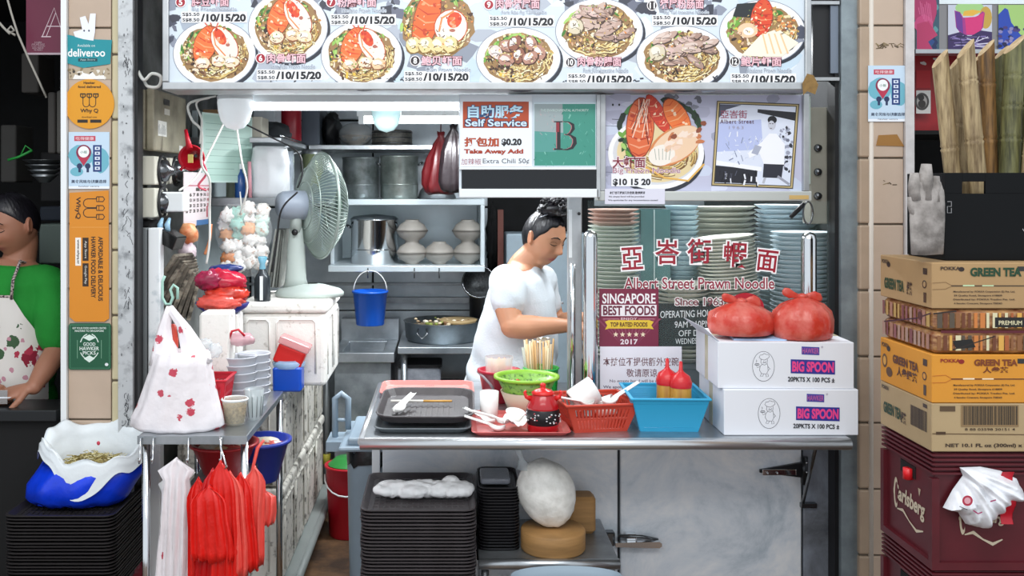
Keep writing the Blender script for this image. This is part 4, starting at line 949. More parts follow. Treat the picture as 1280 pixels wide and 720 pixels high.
bevel(one('white_adaptor', MB().rbox(X(200, .55), X(229, .55), .56, .64, Z(265, .55), Z(240, .55), .008), M_WHITE, 'white plug adaptor block beside the lower wall socket', 'adaptor'), .003)
build('mount', MB().box(LW+.001, X(200, .55)+.01, .58, .62, Z(258, .55), Z(247, .55)), M_WHITE, bpy.data.objects['white_adaptor'])
# funnel
c = P(240, 197, .62); t = thing('red_funnel', 'red plastic funnel hanging on the left wall', 'funnel', c)
Mx = Matrix.Translation(c) @ Matrix.Rotation(R(-20), 4, 'Y') @ Matrix.Rotation(R(64), 4, 'X')
build('cone', MB().lathe([(.045, .0), (.048, .004), (.047, .012), (.03, -.028), (.012, -.05), (.006, -.05), (.025, -.026), (.042, .0)], 28).xf(Matrix.Translation(c) @ Matrix.Rotation(R(100), 4, 'X')), M_RED, t)
build('spout', MB().tube([c+V((0, -.03, .03)), c+V((-.012, -.02, .07)), c+V((-.02, -.01, .1))], [.012, .008, .006], 10), M_RED, t)
build('hook_tab', MB().tube([c+V((-.028, 0, -.03)), c+V((-.042, 0, -.045))], .006, 8), M_RED, t)
build('yellow_label', MB().box(c.x+.0, c.x+.018, c.y-.057, c.y-.054, c.z-.02, c.z+.01), mat('yellow_label', 'e0c46a', .5), t)
# green sheets and the pale board
t = thing('pale_wall_board', 'pale blue grey metal board standing along the left wall', 'board', (LW+.02, 1.7, 1.2))
bx = LW+.03
m = MB(); by0, by1 = 1.28, 1.95
m.box(LW+.002, bx, by0, by1, Z(345, 1.3), Z(138, 1.3)); bevel(build('panel', m, mat('pale_board', 'b9c6c9', .45, .2, var=.08), t), .004)
t = thing('pinned_paper', 'green ruled paper sheet pinned beside the red funnel', 'paper', (bx, 1.4, 1.6))
y0 = .98; pl_ = Plane((LW+.12, y0, Z(228, .98)), (.25, .5, 0), (0, 0, 1))
p = Print(pl_, .002); p.rect(0, 0, .32, .28, 'c3dbd2'); p.rect(.008, .008, .312, .272, 'b0d0c4')
for k in range(9): p.line([(.02, .03+k*.026), (.3-.1*(k % 3 == 1), .03+k*.026)], .002, '7aa093')
p.done('sheet_print', t); build('sheet', MB().add([pl_.at(0, 0, .0015), pl_.at(.32, 0, .0015), pl_.at(.32, .28, .0015), pl_.at(0, .28, .0015), pl_.at(0, 0, 0), pl_.at(.32, 0, 0), pl_.at(.32, .28, 0), pl_.at(0, .28, 0)], [(0, 1, 2, 3), (7, 6, 5, 4), (0, 4, 5, 1), (1, 5, 6, 2), (2, 6, 7, 3), (3, 7, 4, 0)]), mat('paper_green', 'c3dbd2', .7), t)
# calendar
t = thing('wall_calendar', 'pink and cream wall calendar with rows of numbers on the left wall', 'calendar', (LW+.05, 1.0, 1.4))
a0, a1 = P(229, 284, .7), P(263, 286, 1.05)
pl_ = Plane(a0, (a1.x-a0.x, a1.y-a0.y, 0), (0, 0, 1)); W = V((a1.x-a0.x, a1.y-a0.y, 0)).length; H = .205
build('sheet', MB().add([pl_.at(a, b, h_) for h_ in (0, .0015) for a, b in ((0, 0), (W, 0), (W, H), (0, H))], [(0, 1, 2, 3), (7, 6, 5, 4), (0, 4, 5, 1), (1, 5, 6, 2), (2, 6, 7, 3), (3, 7, 4, 0)]), mat('calendar_paper', 'd9cdcf', .6), t)
p = Print(pl_, .002); p.rect(.005, .02, W-.005, H-.005, 'e3d6d8'); p.rect(W*.08, H*.74, W*.95, H*.76, 'c2566c'); p.rect(W*.45, 0, W*.97, H*.1, '4a78ac'); p.rect(W*.82, H*.14, W*.88, H*.35, 'b5525c'); p.done('month_print', t)
m = MB()
for j in range(6):
    for i in range(7):
        n = j*7+i-2
        if 1 <= n <= 31: letters(t, pl_, str(n), W*(.1+.13*i), H*(.68-.1*j), W*.07, H*.055, '4a4640' if i < 6 else 'a33a44', .0026, .05, mb=m)
build('date_numbers', m, print_mat(), t)['kind'] = 'stuff'
# black box, newspapers
def obox(mb, c, s, Mr, mm=None):
    return mb.box(-s[0]/2, s[0]/2, -s[1]/2, s[1]/2, -s[2]/2, s[2]/2, M=Matrix.Translation(V(c)) @ Mr)
E3 = lambda a, b, c: Euler((R(a), R(b), R(c))).to_matrix().to_4x4()
bevel(one('black_box', obox(MB(), P(215, 299, .52), (.07, .06, .05), E3(0, 24, -20)), mat('gloss_black', '141414', .25), 'glossy black box tilted on top of the folded newspapers', 'box'), .003)
t = thing('folded_newspapers', 'sheaf of grey brown newspapers leaning against the left wall', 'newspapers', P(222, 385, .55))
for k in range(9):
    c0 = P(213+k*3.6, 345+k*3.5, .6+k*.012); build('folded_sheet', obox(MB(), c0, (.014, .10, .20-.006*k), E3(0, 38-k*3, -25+k*5)), mat('news_%d' % (k % 3), ('8b8274', '6f675b', 'a39a8a')[k % 3], .9, col2='4f4a42', scale=30, cut=(.42, .6)), t)
t = thing('orange_snack_bag', 'clear bag of orange and white packets on the newspapers below the calendar', 'bag', P(232, 320, .62))
m = MB(); m.ball(P(236, 292, .66), .035, 14, 10, (1, .8, 1.1), fn=lambda d: 1+.25*noise.noise(d*3)); build('upper_bag', m, mat('orange_pack', 'e0ac7e', .35, col2='c9653a', scale=30, bump=.5), t)
m = MB(); m.ball(P(234, 315, .66), .034, 14, 10, (1, .8, 1.1), fn=lambda d: 1+.25*noise.noise(d*3+V((4, 0, 0)))); build('lower_bag', m, mat('white_pack', 'e9dbe0', .3, col2='b9a3ae', scale=30, bump=.5), t)
# blue/green cable clips under socket
crumple('plug_cluster', 'dark cluster of plugs with pale blue ends beneath the lower socket', 'plugs', P(190, 282, .55), (.045, .03, .02), M_DARK, 4, 3, .5)
for k in (0, 1): one('blue_plug', MB().tube([P(201+k*9, 289, .52), P(200+k*9, 281, .52), P(203+k*9, 273, .54)], [.009, .01, .005], 8), mat('plug_blue', '8fb4cc', .4), ('pale blue plug under the adaptor, nearer the socket', 'pale blue plug under the adaptor, nearer the calendar')[k], 'plug')
# white panel strip
t = thing('white_fridge_edge', 'tall white enamel side of a fridge against the left wall', 'fridge', (LW+.03, .52, 0))
bevel(build('body', MB().box(LW+.001, X(185, .47)-.004, .47, .52, 0, Z(285, .47)), mat('grey_enamel', '6f7476', .4), t), .004); bevel(build('door', MB().box(X(185, .47), X(200, .47), .47, .52, 0, Z(285, .47)), mat('white_enamel', 'edf1f3', .3, col2='9fb0b8', scale=6, cut=(.3, .42)), t), .004)
# water bottle and folded things beneath side shelf
t = thing('packet_net', 'hanging clear bag of orange and white seasoning packets beside the fan', 'bag', P(305, 340, .95))
random.seed(19); kk = 0
for r_ in range(6):
    for c_ in range(4):
        px = 284+c_*14+random.uniform(-2, 2); py = 268+r_*13+random.uniform(-2, 2)-(6 if c_ > 1 else 0); col = random.choice(('e8e6e2', 'e9a877', 'f0ece6', 'd98f5e', 'f4f2ee', 'cfe6dc')) if c_ != 1 else random.choice(('f4f4f2', 'ecebe8', '9fd0c2'))
        m = MB(); m.ball(P(px, py, .98+random.uniform(0, .03)), .029, 16, 12, (1, .5, .95), fn=lambda d: 1+.55*noise.noise(d*2.2+V((kk, 0, 0)))+.25*noise.noise(d*6+V((0, kk, 0)))); build('packet', m, mat('packet_'+col, col, .3, bump=.9, bscale=45, col2='b98f74', scale=55, cut=(.32, .44)), t); kk += 1
build('hanging_cord', MB().tube([P(302, 262, .98), P(300, 240, 1.02)], .003, 5), M_WIRE, t)
m = MB(); m.loft([[P(305, 255+v*90, .99)+V(((.05+.065*sin(pi*min(v+.12, 1)))*cos(a), (.03+.03*sin(pi*v))*sin(a), 0)) for a in [2*pi*i/18 for i in range(18)]] for v in [j/8 for j in range(9)]]); build('net_film', m, mat('thin_film', 'f2f6f8', .1, alpha=.14, bump=.5), t)
c = P(328, 378, .9); t = thing('dark_bottle', 'dark bottle with a pale stripe standing on the foam box beside the fan', 'bottle', c)
build('body', MB().lathe([(.03, 0), (.032, .008), (.032, .095), (.02, .115), (.012, .13)], 20, c), mat('dark_pet', '30363b', .2, .2), t); build('neck_film', MB().lathe([(.013, .13), (.011, .15), (.02, .175), (.014, .18)], 14, c), mat('blue_film', '6fb0c8', .2, alpha=.7), t); build('stripe', MB().box(c.x-.004, c.x+.008, c.y-.034, c.y-.0325, c.z+.012, c.z+.105), M_WHITE, t)
for k in range(5):
    bevel(one('folded_carton', obox(MB(), P(342+k*3.2, 322, 1.12+k*.015), (.007, .12, .24), E3(0, 9-k, 0)), mat('carton_edge_%d' % (k % 2), ('8b8d88', '5e605c')[k % 2], .8), 'grey carton sheet in the sheaf leaning behind the fan post', 'carton', 'carton sheets leaning behind the fan post'), .001)

# ================================================================ FOAM BOXES, FAN, TROLLEY
def foam_box(name, label, x0, x1, y0, y1, z0, z1, mt, group=None, ribs=True):
    t = thing(name, label, 'foam box', ((x0+x1)/2, (y0+y1)/2, z0), group=group); lid = min(.045, (z1-z0)*.18)
    bevel(build('body', MB().rbox(x0+.008, x1-.008, y0+.008, y1-.008, z0, z1-lid, .02), mt, t), .004, 1)
    bevel(build('lid', MB().rbox(x0, x1, y0, y1, z1-lid+.002, z1, .024), mt, t), .006, 2)
    if ribs:
        for (a, b) in ((.08, .34), (.42, .86)):
            xa, xb = x0+(x1-x0)*a, x0+(x1-x0)*b; q = [(xa, y0+.0065, z0+.05), (xa, y0+.0065, z1-lid-.035), (xa+.012, y0+.0065, z1-lid-.022), (xb-.012, y0+.0065, z1-lid-.022), (xb, y0+.0065, z1-lid-.035), (xb, y0+.0065, z0+.05)]
            build('rib', MB().tube(q, .004, 5), mt, t)
        n = 2
        for k in range(n):
            ya, yb_ = y0+(y1-y0)*(.1+.45*k), y0+(y1-y0)*(.45+.45*k); q = [(x1-.0065, ya, z0+.04), (x1-.0065, ya, z1-lid-.03), (x1-.0065, ya+.02, z1-lid-.02), (x1-.0065, yb_-.02, z1-lid-.02), (x1-.0065, yb_, z1-lid-.03), (x1-.0065, yb_, z0+.04)]
            build('rib', MB().tube(q, .005, 5), mt, t)
    return t
fx = -.615; zt = .848; zh = .36
for j, (ya, yb_) in enumerate(((.75, 1.36), (1.38, 2.0))):
    for i in range(2):
        z1 = zt-i*(zh+.004)
        foam_box('foam_box', ('grimy white foam box, upper one at the trolley front', 'grimy white foam box, lower one at the trolley front', 'grimy foam box behind the upper front one on the trolley', 'grimy foam box behind the lower front one on the trolley')[j*2+i], LW+.07, fx, ya, yb_, z1-zh, z1, M_FOAM, 'foam boxes stacked on the trolley')
t = thing('trolley', 'grey flat trolley under the foam boxes with a tall handle post', 'trolley', (-.8, 1.4, 0))
zb2 = zt-2*zh-.0045
bevel(build('deck', MB().box(LW+.05, fx+.03, .70, 2.03, zb2-.04, zb2), mat('trolley_grey', '8f9694', .5), t), .006)
build('frame_rail', MB().tube([(fx+.035, .68, zb2-.02), (fx+.035, 1.9, zb2-.02)], .018, 10), mat('trolley_grey', '', .5), t)
for (a, b) in ((LW+.12, .8), (fx-.05, .8), (LW+.12, 1.95), (fx-.05, 1.95)):
    build('wheel', MB().lathe([(.001, -.014), (.038, -.014), (.042, 0), (.038, .014), (.001, .014)], 18).xf(Matrix.Translation((a, b, .043)) @ Matrix.Rotation(pi/2, 4, 'Y')), M_BLACK, t)
xq = X(408, 2.05); build('handle_post', MB().tube([(xq, 2.05, zb2-.03), (xq, 2.05, .86)], .018, 12), mat('galvanised', 'a9aeb0', .4, .6), t)
build('yellow_band', MB().lathe([(.0185, 0), (.021, .002), (.021, .05), (.0185, .052)], 14, (xq, 2.05, .22)), mat('yellow_tape2', 'c9c04a', .5), t)
# fan box (white foam) resting on the foam stack
foam_box('foam_box', 'whiter foam box lying on top under the standing fan', X(410, .85)-.345, X(410, .85), .85, 1.3, zt+.001, Z(378, .85), M_FOAMW)
zf = Z(378, .85)+.0005
fc = V((X(386, 1.05), 1.07, zf))
t = thing('pedestal_fan', 'pale grey table fan standing on the white foam box, blowing inwards', 'fan', fc)
M_FAN = mat('fan_plastic', 'a8b2ad', .35); M_FANG = mat('fan_grey', '8e97a4', .4); M_FANW = mat('fan_wire', '93a19a', .35, .2)
k = (CAMD+1.07)/FPX
build('base', MB().lathe([(.001, 0), (.135, 0), (.14, .006), (.14, .016), (.125, .03), (.06, .048), (.035, .052)], 36, fc).xf(Matrix.Translation(fc) @ Matrix.Diagonal((1, .75, 1, 1)) @ Matrix.Translation(-fc)), M_FAN, t)
pcx = X(370, 1.07); post0 = V((pcx, 1.07, zf+.04))
build('post', MB().loft([[V((post0.x+r_*cos(a), post0.y+r_*.7*sin(a), z)) for a in [2*pi*i/18 for i in range(18)]] for z, r_ in ((zf+.03, .055), (zf+.07, .042), (zf+.2, .036), (Z(296, 1.07), .03), (Z(286, 1.07), .027), (Z(281, 1.07), .016))]), M_FAN, t)
ax = V((.88, .46, -.02)).normalized(); hub = V((X(395, 1.07), 1.07, Z(265, 1.07)))
mot0 = V((X(352, 1.07), 1.04, Z(256, 1.07)))
Mf = Matrix.Translation(mot0) @ ax.to_track_quat('Z', 'Y').to_matrix().to_4x4()
build('motor_housing', MB().lathe([(.001, -.01), (.045, -.008), (.056, .01), (.06, .05), (.06, .1), (.05, .125), (.001, .13)], 26).xf(Mf), M_FANG, t)
build('neck', MB().tube([V((pcx, 1.07, Z(290, 1.07))), V((pcx, 1.065, Z(262, 1.07)))], .024, 12), M_FAN, t)
build('tilt_knob', MB().lathe([(.001, 0), (.012, 0), (.013, .008), (.001, .01)], 14).xf(Matrix.Translation((pcx, 1.045, Z(290, 1.07))) @ Matrix.Rotation(pi/2, 4, 'X')), M_BLACK, t)
gc = mot0+ax*.17; Rg = 66*(CAMD+1.1)/FPX
Mg = Matrix.Translation(gc) @ ax.to_track_quat('Z', 'Y').to_matrix().to_4x4()
def wires(front):
    m = MB(); N = 84
    for i in range(N):
        a = 2*pi*i/N; q = []
        for j in range(8):
            u = j/7; r_ = Rg*(.16+.84*u); z = (.085 if front else -.07)*(1-(u)**2.6); tw = .25*(u-.2)*(1 if not front else -1)
            q.append(V((r_*cos(a+tw), r_*sin(a+tw), z)))
        m.tube([Mg @ p_ for p_ in q], .002, 4, cap=False)
    return m
build('rear_guard_wires', wires(False), M_FANW, t)['kind'] = 'stuff'; build('front_guard_wires', wires(True), M_FANW, t)['kind'] = 'stuff'
for r_, z, w_, nm in ((Rg, 0, .006, 'rim'), (Rg*.72, -.055, .0025, 'guard_ring'), (Rg*.45, -.067, .0025, 'guard_ring'), (Rg*.6, .07, .0025, 'guard_ring')):
    build(nm, MB().tube([Mg @ V((r_*cos(a), r_*sin(a), z)) for a in [2*pi*i/48 for i in range(49)]], w_, 6, cap=False), M_FANW, t)
build('front_badge', MB().lathe([(.001, .092), (.03, .09), (.034, .084), (.001, .082)], 20).xf(Mg), mat('fan_badge', '8fae98', .4), t)
for i in range(3):
    a = 2*pi*i/3+.3; m = MB()
    def bl(u, v, a=a): r_ = Rg*(.15+.72*u); w_ = (.75*(sin(pi*min(u*.8+.15, 1)))+.15); return Mg @ V((r_*cos(a+(v-.5)*w_), r_*sin(a+(v-.5)*w_), .03*(v-.5)*1.2))
    m.grid(bl, 8, 6, thick=(.001, .001, .001)); build('blade', m, mat('fan_blade', '8fa3a8', .3, alpha=.6), t)

# blue cup with red tub on the foam ledge
y = .80; c = V((X(361, y), y, zt+.0005)); k = (CAMD+y)/FPX
t = thing('blue_cup', 'small square blue tub wrapped in clear film on the foam box ledge', 'tub', c)
build('body', MB().rbox(c.x-18*k, c.x+18*k, c.y-.05, c.y+.035, c.z, c.z+30*k, .012), mat('cup_blue', '0f4fc4', .3), t)
build('film_rim', MB().lathe([(19*k, 28*k), (21*k, 34*k), (17*k, 38*k), (20*k, 31*k)], 12, c), mat('blue_film2', 'a9cdf0', .15, alpha=.6), t)
c2 = c+V((.004, 0, 30*k+.03)); Mr = Matrix.Translation(c2) @ Matrix.Rotation(R(22), 4, 'Y')
t = thing('red_tub', 'small red tub tilted on top of the blue tub', 'tub', c2)
build('body', MB().rbox(-18*k, 18*k, -.04, .03, -.028, 14*k, .01, M=Mr), mat('tub_red', 'd31f1b', .35), t); build('lid_film', MB().rbox(-20*k, 20*k, -.045, .035, 14.2*k, 24*k, .008, M=Mr), mat('pink_film', 'e9a3a5', .15, alpha=.65), t)
# red bucket, grey bin, floor bits
c = V((X(434, 1.6), 1.66, 0)); t = thing('red_bucket', 'red plastic bucket on the floor behind the grey bin', 'bucket', c)
zr_ = Z(588, 1.55); build('body', MB().lathe([(.085, 0), (.09, .01), (.105, zr_-.01), (.112, zr_-.008), (.112, zr_), (.1, zr_), (.085, .015), (.001, .015)], 28, c), M_RED, t); build('handle', MB().tube([c+V((.11*cos(a), -.115*abs(sin(a)), zr_-.05-.07*sin(a))) for a in [pi*i/10 for i in range(11)]], .004, 6), M_WHITE, t)
one('green_bowl', MB().lathe([(.095, zr_+.001), (.06, zr_+.03), (.001, zr_+.035)], 20, c), mat('green_plastic', '2f8a3e', .4), 'green bowl resting on the red bucket behind the bin', 'bowl')
yb = .62; bx0, bx1 = X(430, yb), X(490, yb)
t = thing('pedal_bin', 'large blue grey plastic bin with flat lid left of the counter', 'bin', ((bx0+bx1)/2, yb+.2, 0)); zl_ = Z(560, yb)
M_BIN = mat('bin_grey_blue', '93a5b3', .4, var=.08, scale=5)
build('body', MB().loft([[V(((bx0+bx1)/2+s_*(bx1-bx0)/2*cx_, yb+.2+.19*s_*cy_, z)) for cx_, cy_ in [((abs(cos(a))**.5)*(1 if cos(a) > 0 else -1), (abs(sin(a))**.5)*(1 if sin(a) > 0 else -1)) for a in [2*pi*i/32+.02 for i in range(32)]]] for z, s_ in ((0, .84), (.02, .88), (zl_-.05, 1), (zl_-.02, 1.01))]), M_BIN, t)
build('liner', MB().loft([[V(((bx0+bx1)/2+s_*(bx1-bx0)/2*cx_, yb+.2+.19*s_*cy_, z+.01*sin(i_*2.2))) for i_, (cx_, cy_) in enumerate([((abs(cos(a))**.5)*(1 if cos(a) > 0 else -1), (abs(sin(a))**.5)*(1 if sin(a) > 0 else -1)) for a in [2*pi*i/32+.02 for i in range(32)]])] for z, s_ in ((zl_-.07, 1.02), (zl_-.035, 1.03), (zl_-.015, 1.01))], cap=False), mat('bin_liner', '202326', .25, bump=.6), t)
bevel(build('lid', MB().box(bx0-.02, bx1+.02, yb-.01, yb+.41, zl_-.014, zl_+.004).box(bx0+.01, bx1-.01, yb+.02, yb+.38, zl_+.003, zl_+.03), M_BIN, t), .008)
hx = bx0-.035
build('handle', MB().tube([(hx-.02, yb+.2, zl_-.03), (hx-.02, yb+.2, Z(498, yb+.2)), (hx+.005, yb+.2, Z(492, yb+.2)), (hx+.03, yb+.2, Z(498, yb+.2)), (hx+.03, yb+.2, zl_+.02)], .012, 10), M_BIN, t)
build('handle', MB().tube([(hx-.02, yb+.2, Z(525, yb+.2)), (hx+.03, yb+.2, Z(525, yb+.2))], .007, 8), M_BIN, t)
build('hinge_block', MB().box(hx-.045, bx0+.01, yb+.12, yb+.28, zl_-.045, zl_-.01), M_BIN, t)
# ================================================================ COUNTER
ZC = .865
t = thing('service_counter', 'long stainless service counter with round front edge', 'counter', (.3, .3, 0))
M_TOP = mat('counter_steel', 'b4b8bc', .3, .85, var=.3, scale=6, bump=.12, bscale=25)
cx0, cx1 = X(450, 0), X(1063, 0)
bevel(build('top', MB().add([(cx0+.01, 0, ZC-.03), (cx1, 0, ZC-.03), (cx1, .46, ZC-.03), (X(735, .46), .46, ZC-.03), (X(735, .46), .86, ZC-.03), (cx0+.01, .86, ZC-.03),
     (cx0+.01, 0, ZC), (cx1, 0, ZC), (cx1, .46, ZC), (X(735, .46), .46, ZC), (X(735, .46), .86, ZC), (cx0+.01, .86, ZC)],
     [(5, 4, 3, 2, 1, 0), (6, 7, 8, 9, 10, 11)]+[(i, (i+1) % 6, (i+1) % 6+6, i+6) for i in range(6)]), M_TOP, t), .003)
build('front_bar', MB().tube([(cx0, 0, ZC-.018), (cx1, 0, ZC-.018)], .017, 14), mat('edge_bar_steel', 'd2d4d6', .28, .85), t)
build('side_bar', MB().tube([(cx0+.004, 0, ZC-.012), (cx0+.004, .86, ZC-.012)], .012, 12), mat('edge_bar_steel', '', .3), t)
for (a, b) in ((X(470, .46), .47), (X(500, .80), .856)):
    bevel(build('leg', MB().box(a-.014, a+.014, b-.014, b+.014, 0, ZC-.03), mat('white_leg', 'e3e8ec', .35), t), .003)
m = MB(); bx = X(1022, .05)
build('brace_rod', MB().tube([(X(1021, .06), .06, ZC-.03), (X(1004, .43), .435, Z(630, .43))], .006, 8), M_CHROMED, t)
bevel(build('brace_foot', MB().box(X(1001, .43), X(1021, .43), .425, .448, Z(635, .43), Z(629, .43)), M_CHROMED, t), .002)

# base cabinet behind the ledge: steel panels and chiller door
PY = .45
t = thing('steel_base_cabinet', 'blotchy stainless chiller cabinet under the counter with latched door', 'cabinet', (.6, .6, 0))
def blotch(name, lights):
    m = bpy.data.materials.new(name); m.use_nodes = True; nt = m.node_tree; N = nt.nodes; K = nt.links; b = N['Principled BSDF']
    tc = N.new('ShaderNodeTexCoord'); n = N.new('ShaderNodeTexNoise'); n.inputs['Scale'].default_value = 3.1; n.inputs['Detail'].default_value = 9; n.inputs['Roughness'].default_value = .68; n.inputs['Distortion'].default_value = .6
    K.new(tc.outputs['Object'], n.inputs['Vector']); r = N.new('ShaderNodeValToRGB'); K.new(n.outputs[0], r.inputs[0]); K.new(r.outputs[0], b.inputs['Base Color'])
    e = r.color_ramp.elements; e[0].position = .34; e[0].color = (*L(lights[0]), 1); e[1].position = .64; e[1].color = (*L(lights[2]), 1); x = r.color_ramp.elements.new(.47); x.color = (*L(lights[1]), 1)
    b.inputs['Metallic'].default_value = .12; b.inputs['Roughness'].default_value = .38
    n2 = N.new('ShaderNodeTexNoise'); n2.inputs['Scale'].default_value = 26; n2.inputs['Detail'].default_value = 6; K.new(tc.outputs['Object'], n2.inputs['Vector'])
    bp = N.new('ShaderNodeBump'); bp.inputs['Strength'].default_value = .25; bp.inputs['Distance'].default_value = .003; K.new(n2.outputs[0], bp.inputs['Height']); K.new(bp.outputs[0], b.inputs['Normal'])
    return m
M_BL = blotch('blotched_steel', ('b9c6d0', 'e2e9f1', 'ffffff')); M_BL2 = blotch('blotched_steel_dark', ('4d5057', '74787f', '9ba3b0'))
build('carcass', MB().box(X(478, PY), X(1046, PY), PY+.012, .84, 0, ZC-.034), mat('carcass_dark', '3c4044', .6), t)
bevel(build('left_panel', MB().box(X(478, PY), X(772, PY), PY, PY+.012, .0, ZC-.034), M_BL, t), .003)
dr = bevel(build('door', MB().box(X(775, PY), X(1001, PY), PY-.008, PY+.012, .12, ZC-.036), M_BL, t), .005)
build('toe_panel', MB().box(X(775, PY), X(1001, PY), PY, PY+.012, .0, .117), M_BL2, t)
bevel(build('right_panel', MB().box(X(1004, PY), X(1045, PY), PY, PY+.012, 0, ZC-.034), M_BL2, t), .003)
# latch
lz = Z(671, PY); a = X(762, PY)
build('latch_keeper', MB().rbox(a-.02, a+.014, PY-.035, PY, lz-.022, lz+.026, .008), M_CHROMED, t)
h_ = build('latch', MB().rbox(X(783, PY)-.008, X(783, PY)+.03, PY-.04, PY-.009, lz-.014, lz+.022, .006), M_CHROME, t)
build('latch_lever', MB().loft([[V((x, PY-.05+dy, lz-.008+dz)) for dy, dz in ((-.008, -s_), (.008, -s_), (.008, s_), (-.008, s_))] for x, s_ in ((X(766, PY), .007), (X(785, PY), .009), (X(820, PY), .011), (X(823, PY), .005))], sm=False), M_CHROME, h_)
build('latch_arm', MB().tube([(X(770, PY), PY-.035, lz+.016), (X(800, PY), PY-.038, lz+.014), (X(820, PY), PY-.03, lz+.0)], .006, 8), M_CHROMED, h_)
# hinge
hz = Z(587, PY)
t2 = build('hinge', MB().add([(X(1001, PY), PY-.022, hz+.03), (X(1001, PY), PY-.022, hz-.022), (X(948, PY), PY-.016, hz-.006), (X(948, PY), PY-.016, hz+.004), (X(1001, PY), PY-.0085, hz+.03), (X(1001, PY), PY-.0085, hz-.022), (X(948, PY), PY-.0085, hz-.006), (X(948, PY), PY-.0085, hz+.004)], [(0, 3, 2, 1), (4, 5, 6, 7), (0, 1, 5, 4), (1, 2, 6, 5), (2, 3, 7, 6), (3, 0, 4, 7)]), mat('hinge_dark', '3a3c3f', .3, .8), t)
bevel(build('hinge_plate', MB().box(X(950, PY), X(992, PY), PY-.028, PY-.023, hz-.012, hz+.008), M_CHROME, t2), .002)
build('hinge_barrel', MB().tube([(X(1003, PY), PY-.02, hz-.045), (X(1003, PY), PY-.02, hz+.05)], .011, 12), mat('hinge_dark', '', 1), t2)
m = MB()
for (px, dz) in ((956, -.003), (968, -.003), (1004, .032), (1004, .0), (1004, -.032)): m.ball((X(px, PY), PY-.032, hz+dz), .0035, 8, 6)
build('screws', m, M_CHROME, t2)['kind'] = 'stuff'
# low steel shelf sticking out at the bottom
zs3 = Z(701, .06); t = thing('low_steel_shelf', 'low dark steel shelf carrying the wooden block', 'shelf', (.13, .3, 0))
bevel(build('board', MB().box(X(598, .1), X(759, .3), .06, PY-.002, zs3-.02, zs3), M_STEELD, t), .004); build('front_lip', MB().tube([(X(598, .1), .06, zs3-.01), (X(759, .3), .06, zs3-.01)], .016, 10), M_STEEL, t)
for a in (X(598, .1)+.02, X(759, .3)-.02):
    for b in (.09, .42): build('leg', MB().tube([(a, b, 0), (a, b, zs3-.02)], .012, 8), M_STEELD, t)
# chopping blocks and flour bag
bc = V((X(694, .1), .165, zs3+.0005))
t = thing('chopping_block', 'thick round wooden chopping block under the white bag', 'chopping block', bc)
build('body', MB().lathe([(.001, 0), (.098, 0), (.102, .006), (.102, .06), (.098, .066), (.001, .066)], 40, bc), M_WOOD, t)
b2 = V((X(728, .3), .33, zs3+.0005)); t = thing('chopping_block', 'smaller split wooden block standing behind the round one', 'chopping block', b2)
build('body', MB().rbox(b2.x-.05, b2.x+.045, b2.y-.04, b2.y+.05, b2.z, b2.z+.12, .02), M_WOOD, t)
fcen = V((X(686, .15), .17, zs3+.0675))
t = thing('flour_bag', 'tied clear bag of lumpy white flour slumped on the chopping block', 'bag', fcen)
Mb = Matrix.Translation(fcen+V((-.005, 0, .1))) @ Matrix.Rotation(R(-32), 4, 'Y')
m = MB(); m.ball((0, 0, 0), 1, 40, 26, (.09, .07, .122), fn=lambda d: 1-.12*max(0, d.z)**2-.2*max(0, -d.z)**2*(.5+.5*d.x)+.05*noise.noise(d*2.0)+.02*noise.noise(d*5)); m.xf(Mb); zmin = min(p.z for p in m.v); m.v = [V((p.x, p.y, p.z-zmin+fcen.z if 1 else 0)) for p in m.v]
build('flour', m, mat('flour_white', 'f0eee8', .4, col2='dddbd4', scale=34, cut=(.35, .6), bump=1., bscale=34), t)
m2 = MB(); top = fcen+V((-.085, 0, .215)); m2.loft([[top+V((r_*cos(a)-u*.02, r_*sin(a), u*.05)) for a in [2*pi*i/12 for i in range(12)]] for u, r_ in ((-.6, .03), (0, .007), (.5, .012), (1, .02))]); build('tied_neck', m2, M_FILM, t)

# black tray stacks -----------------------------------------------------
def tray_mesh(w_, d_, h_=.016, r=.03, ribs=True, f=.9):
    """rimmed tray with its origin at the centre of the underside"""
    m = MB()
    def rr(s_, z, e=0):
        q = []; hw, hd = w_/2*s_+e, d_/2*s_+e; c = r*s_
        for ax_, ay_, a0 in ((hw-c, -hd+c, -90), (hw-c, hd-c, 0), (-hw+c, hd-c, 90), (-hw+c, -hd+c, 180)):
            for k in range(4): a = R(a0+30*k); q.append(V((ax_+c*cos(a), ay_+c*sin(a), z)))
        return q
    m.loft([rr(f, 0), rr(.975, h_*.75), rr(1.0, h_*.8), rr(1.0, h_), rr(.965, h_), rr(f-.02, .003)], sm=False)
    return m
def tray_grid(m, w_, d_, n=16, mm=10):
    x0, y0 = w_*.40, d_*.40
    for i in range(n+1):
        x = -x0+2*x0*i/n; m.box(x-.0022, x+.0022, -y0, y0, .003, .0052)
    for j in range(mm+1):
        y = -y0+2*y0*j/mm; m.box(-x0, x0, y-.0022, y+.0022, .003, .0048)
    return m
TW, TD, TH = .352, .40, .0105
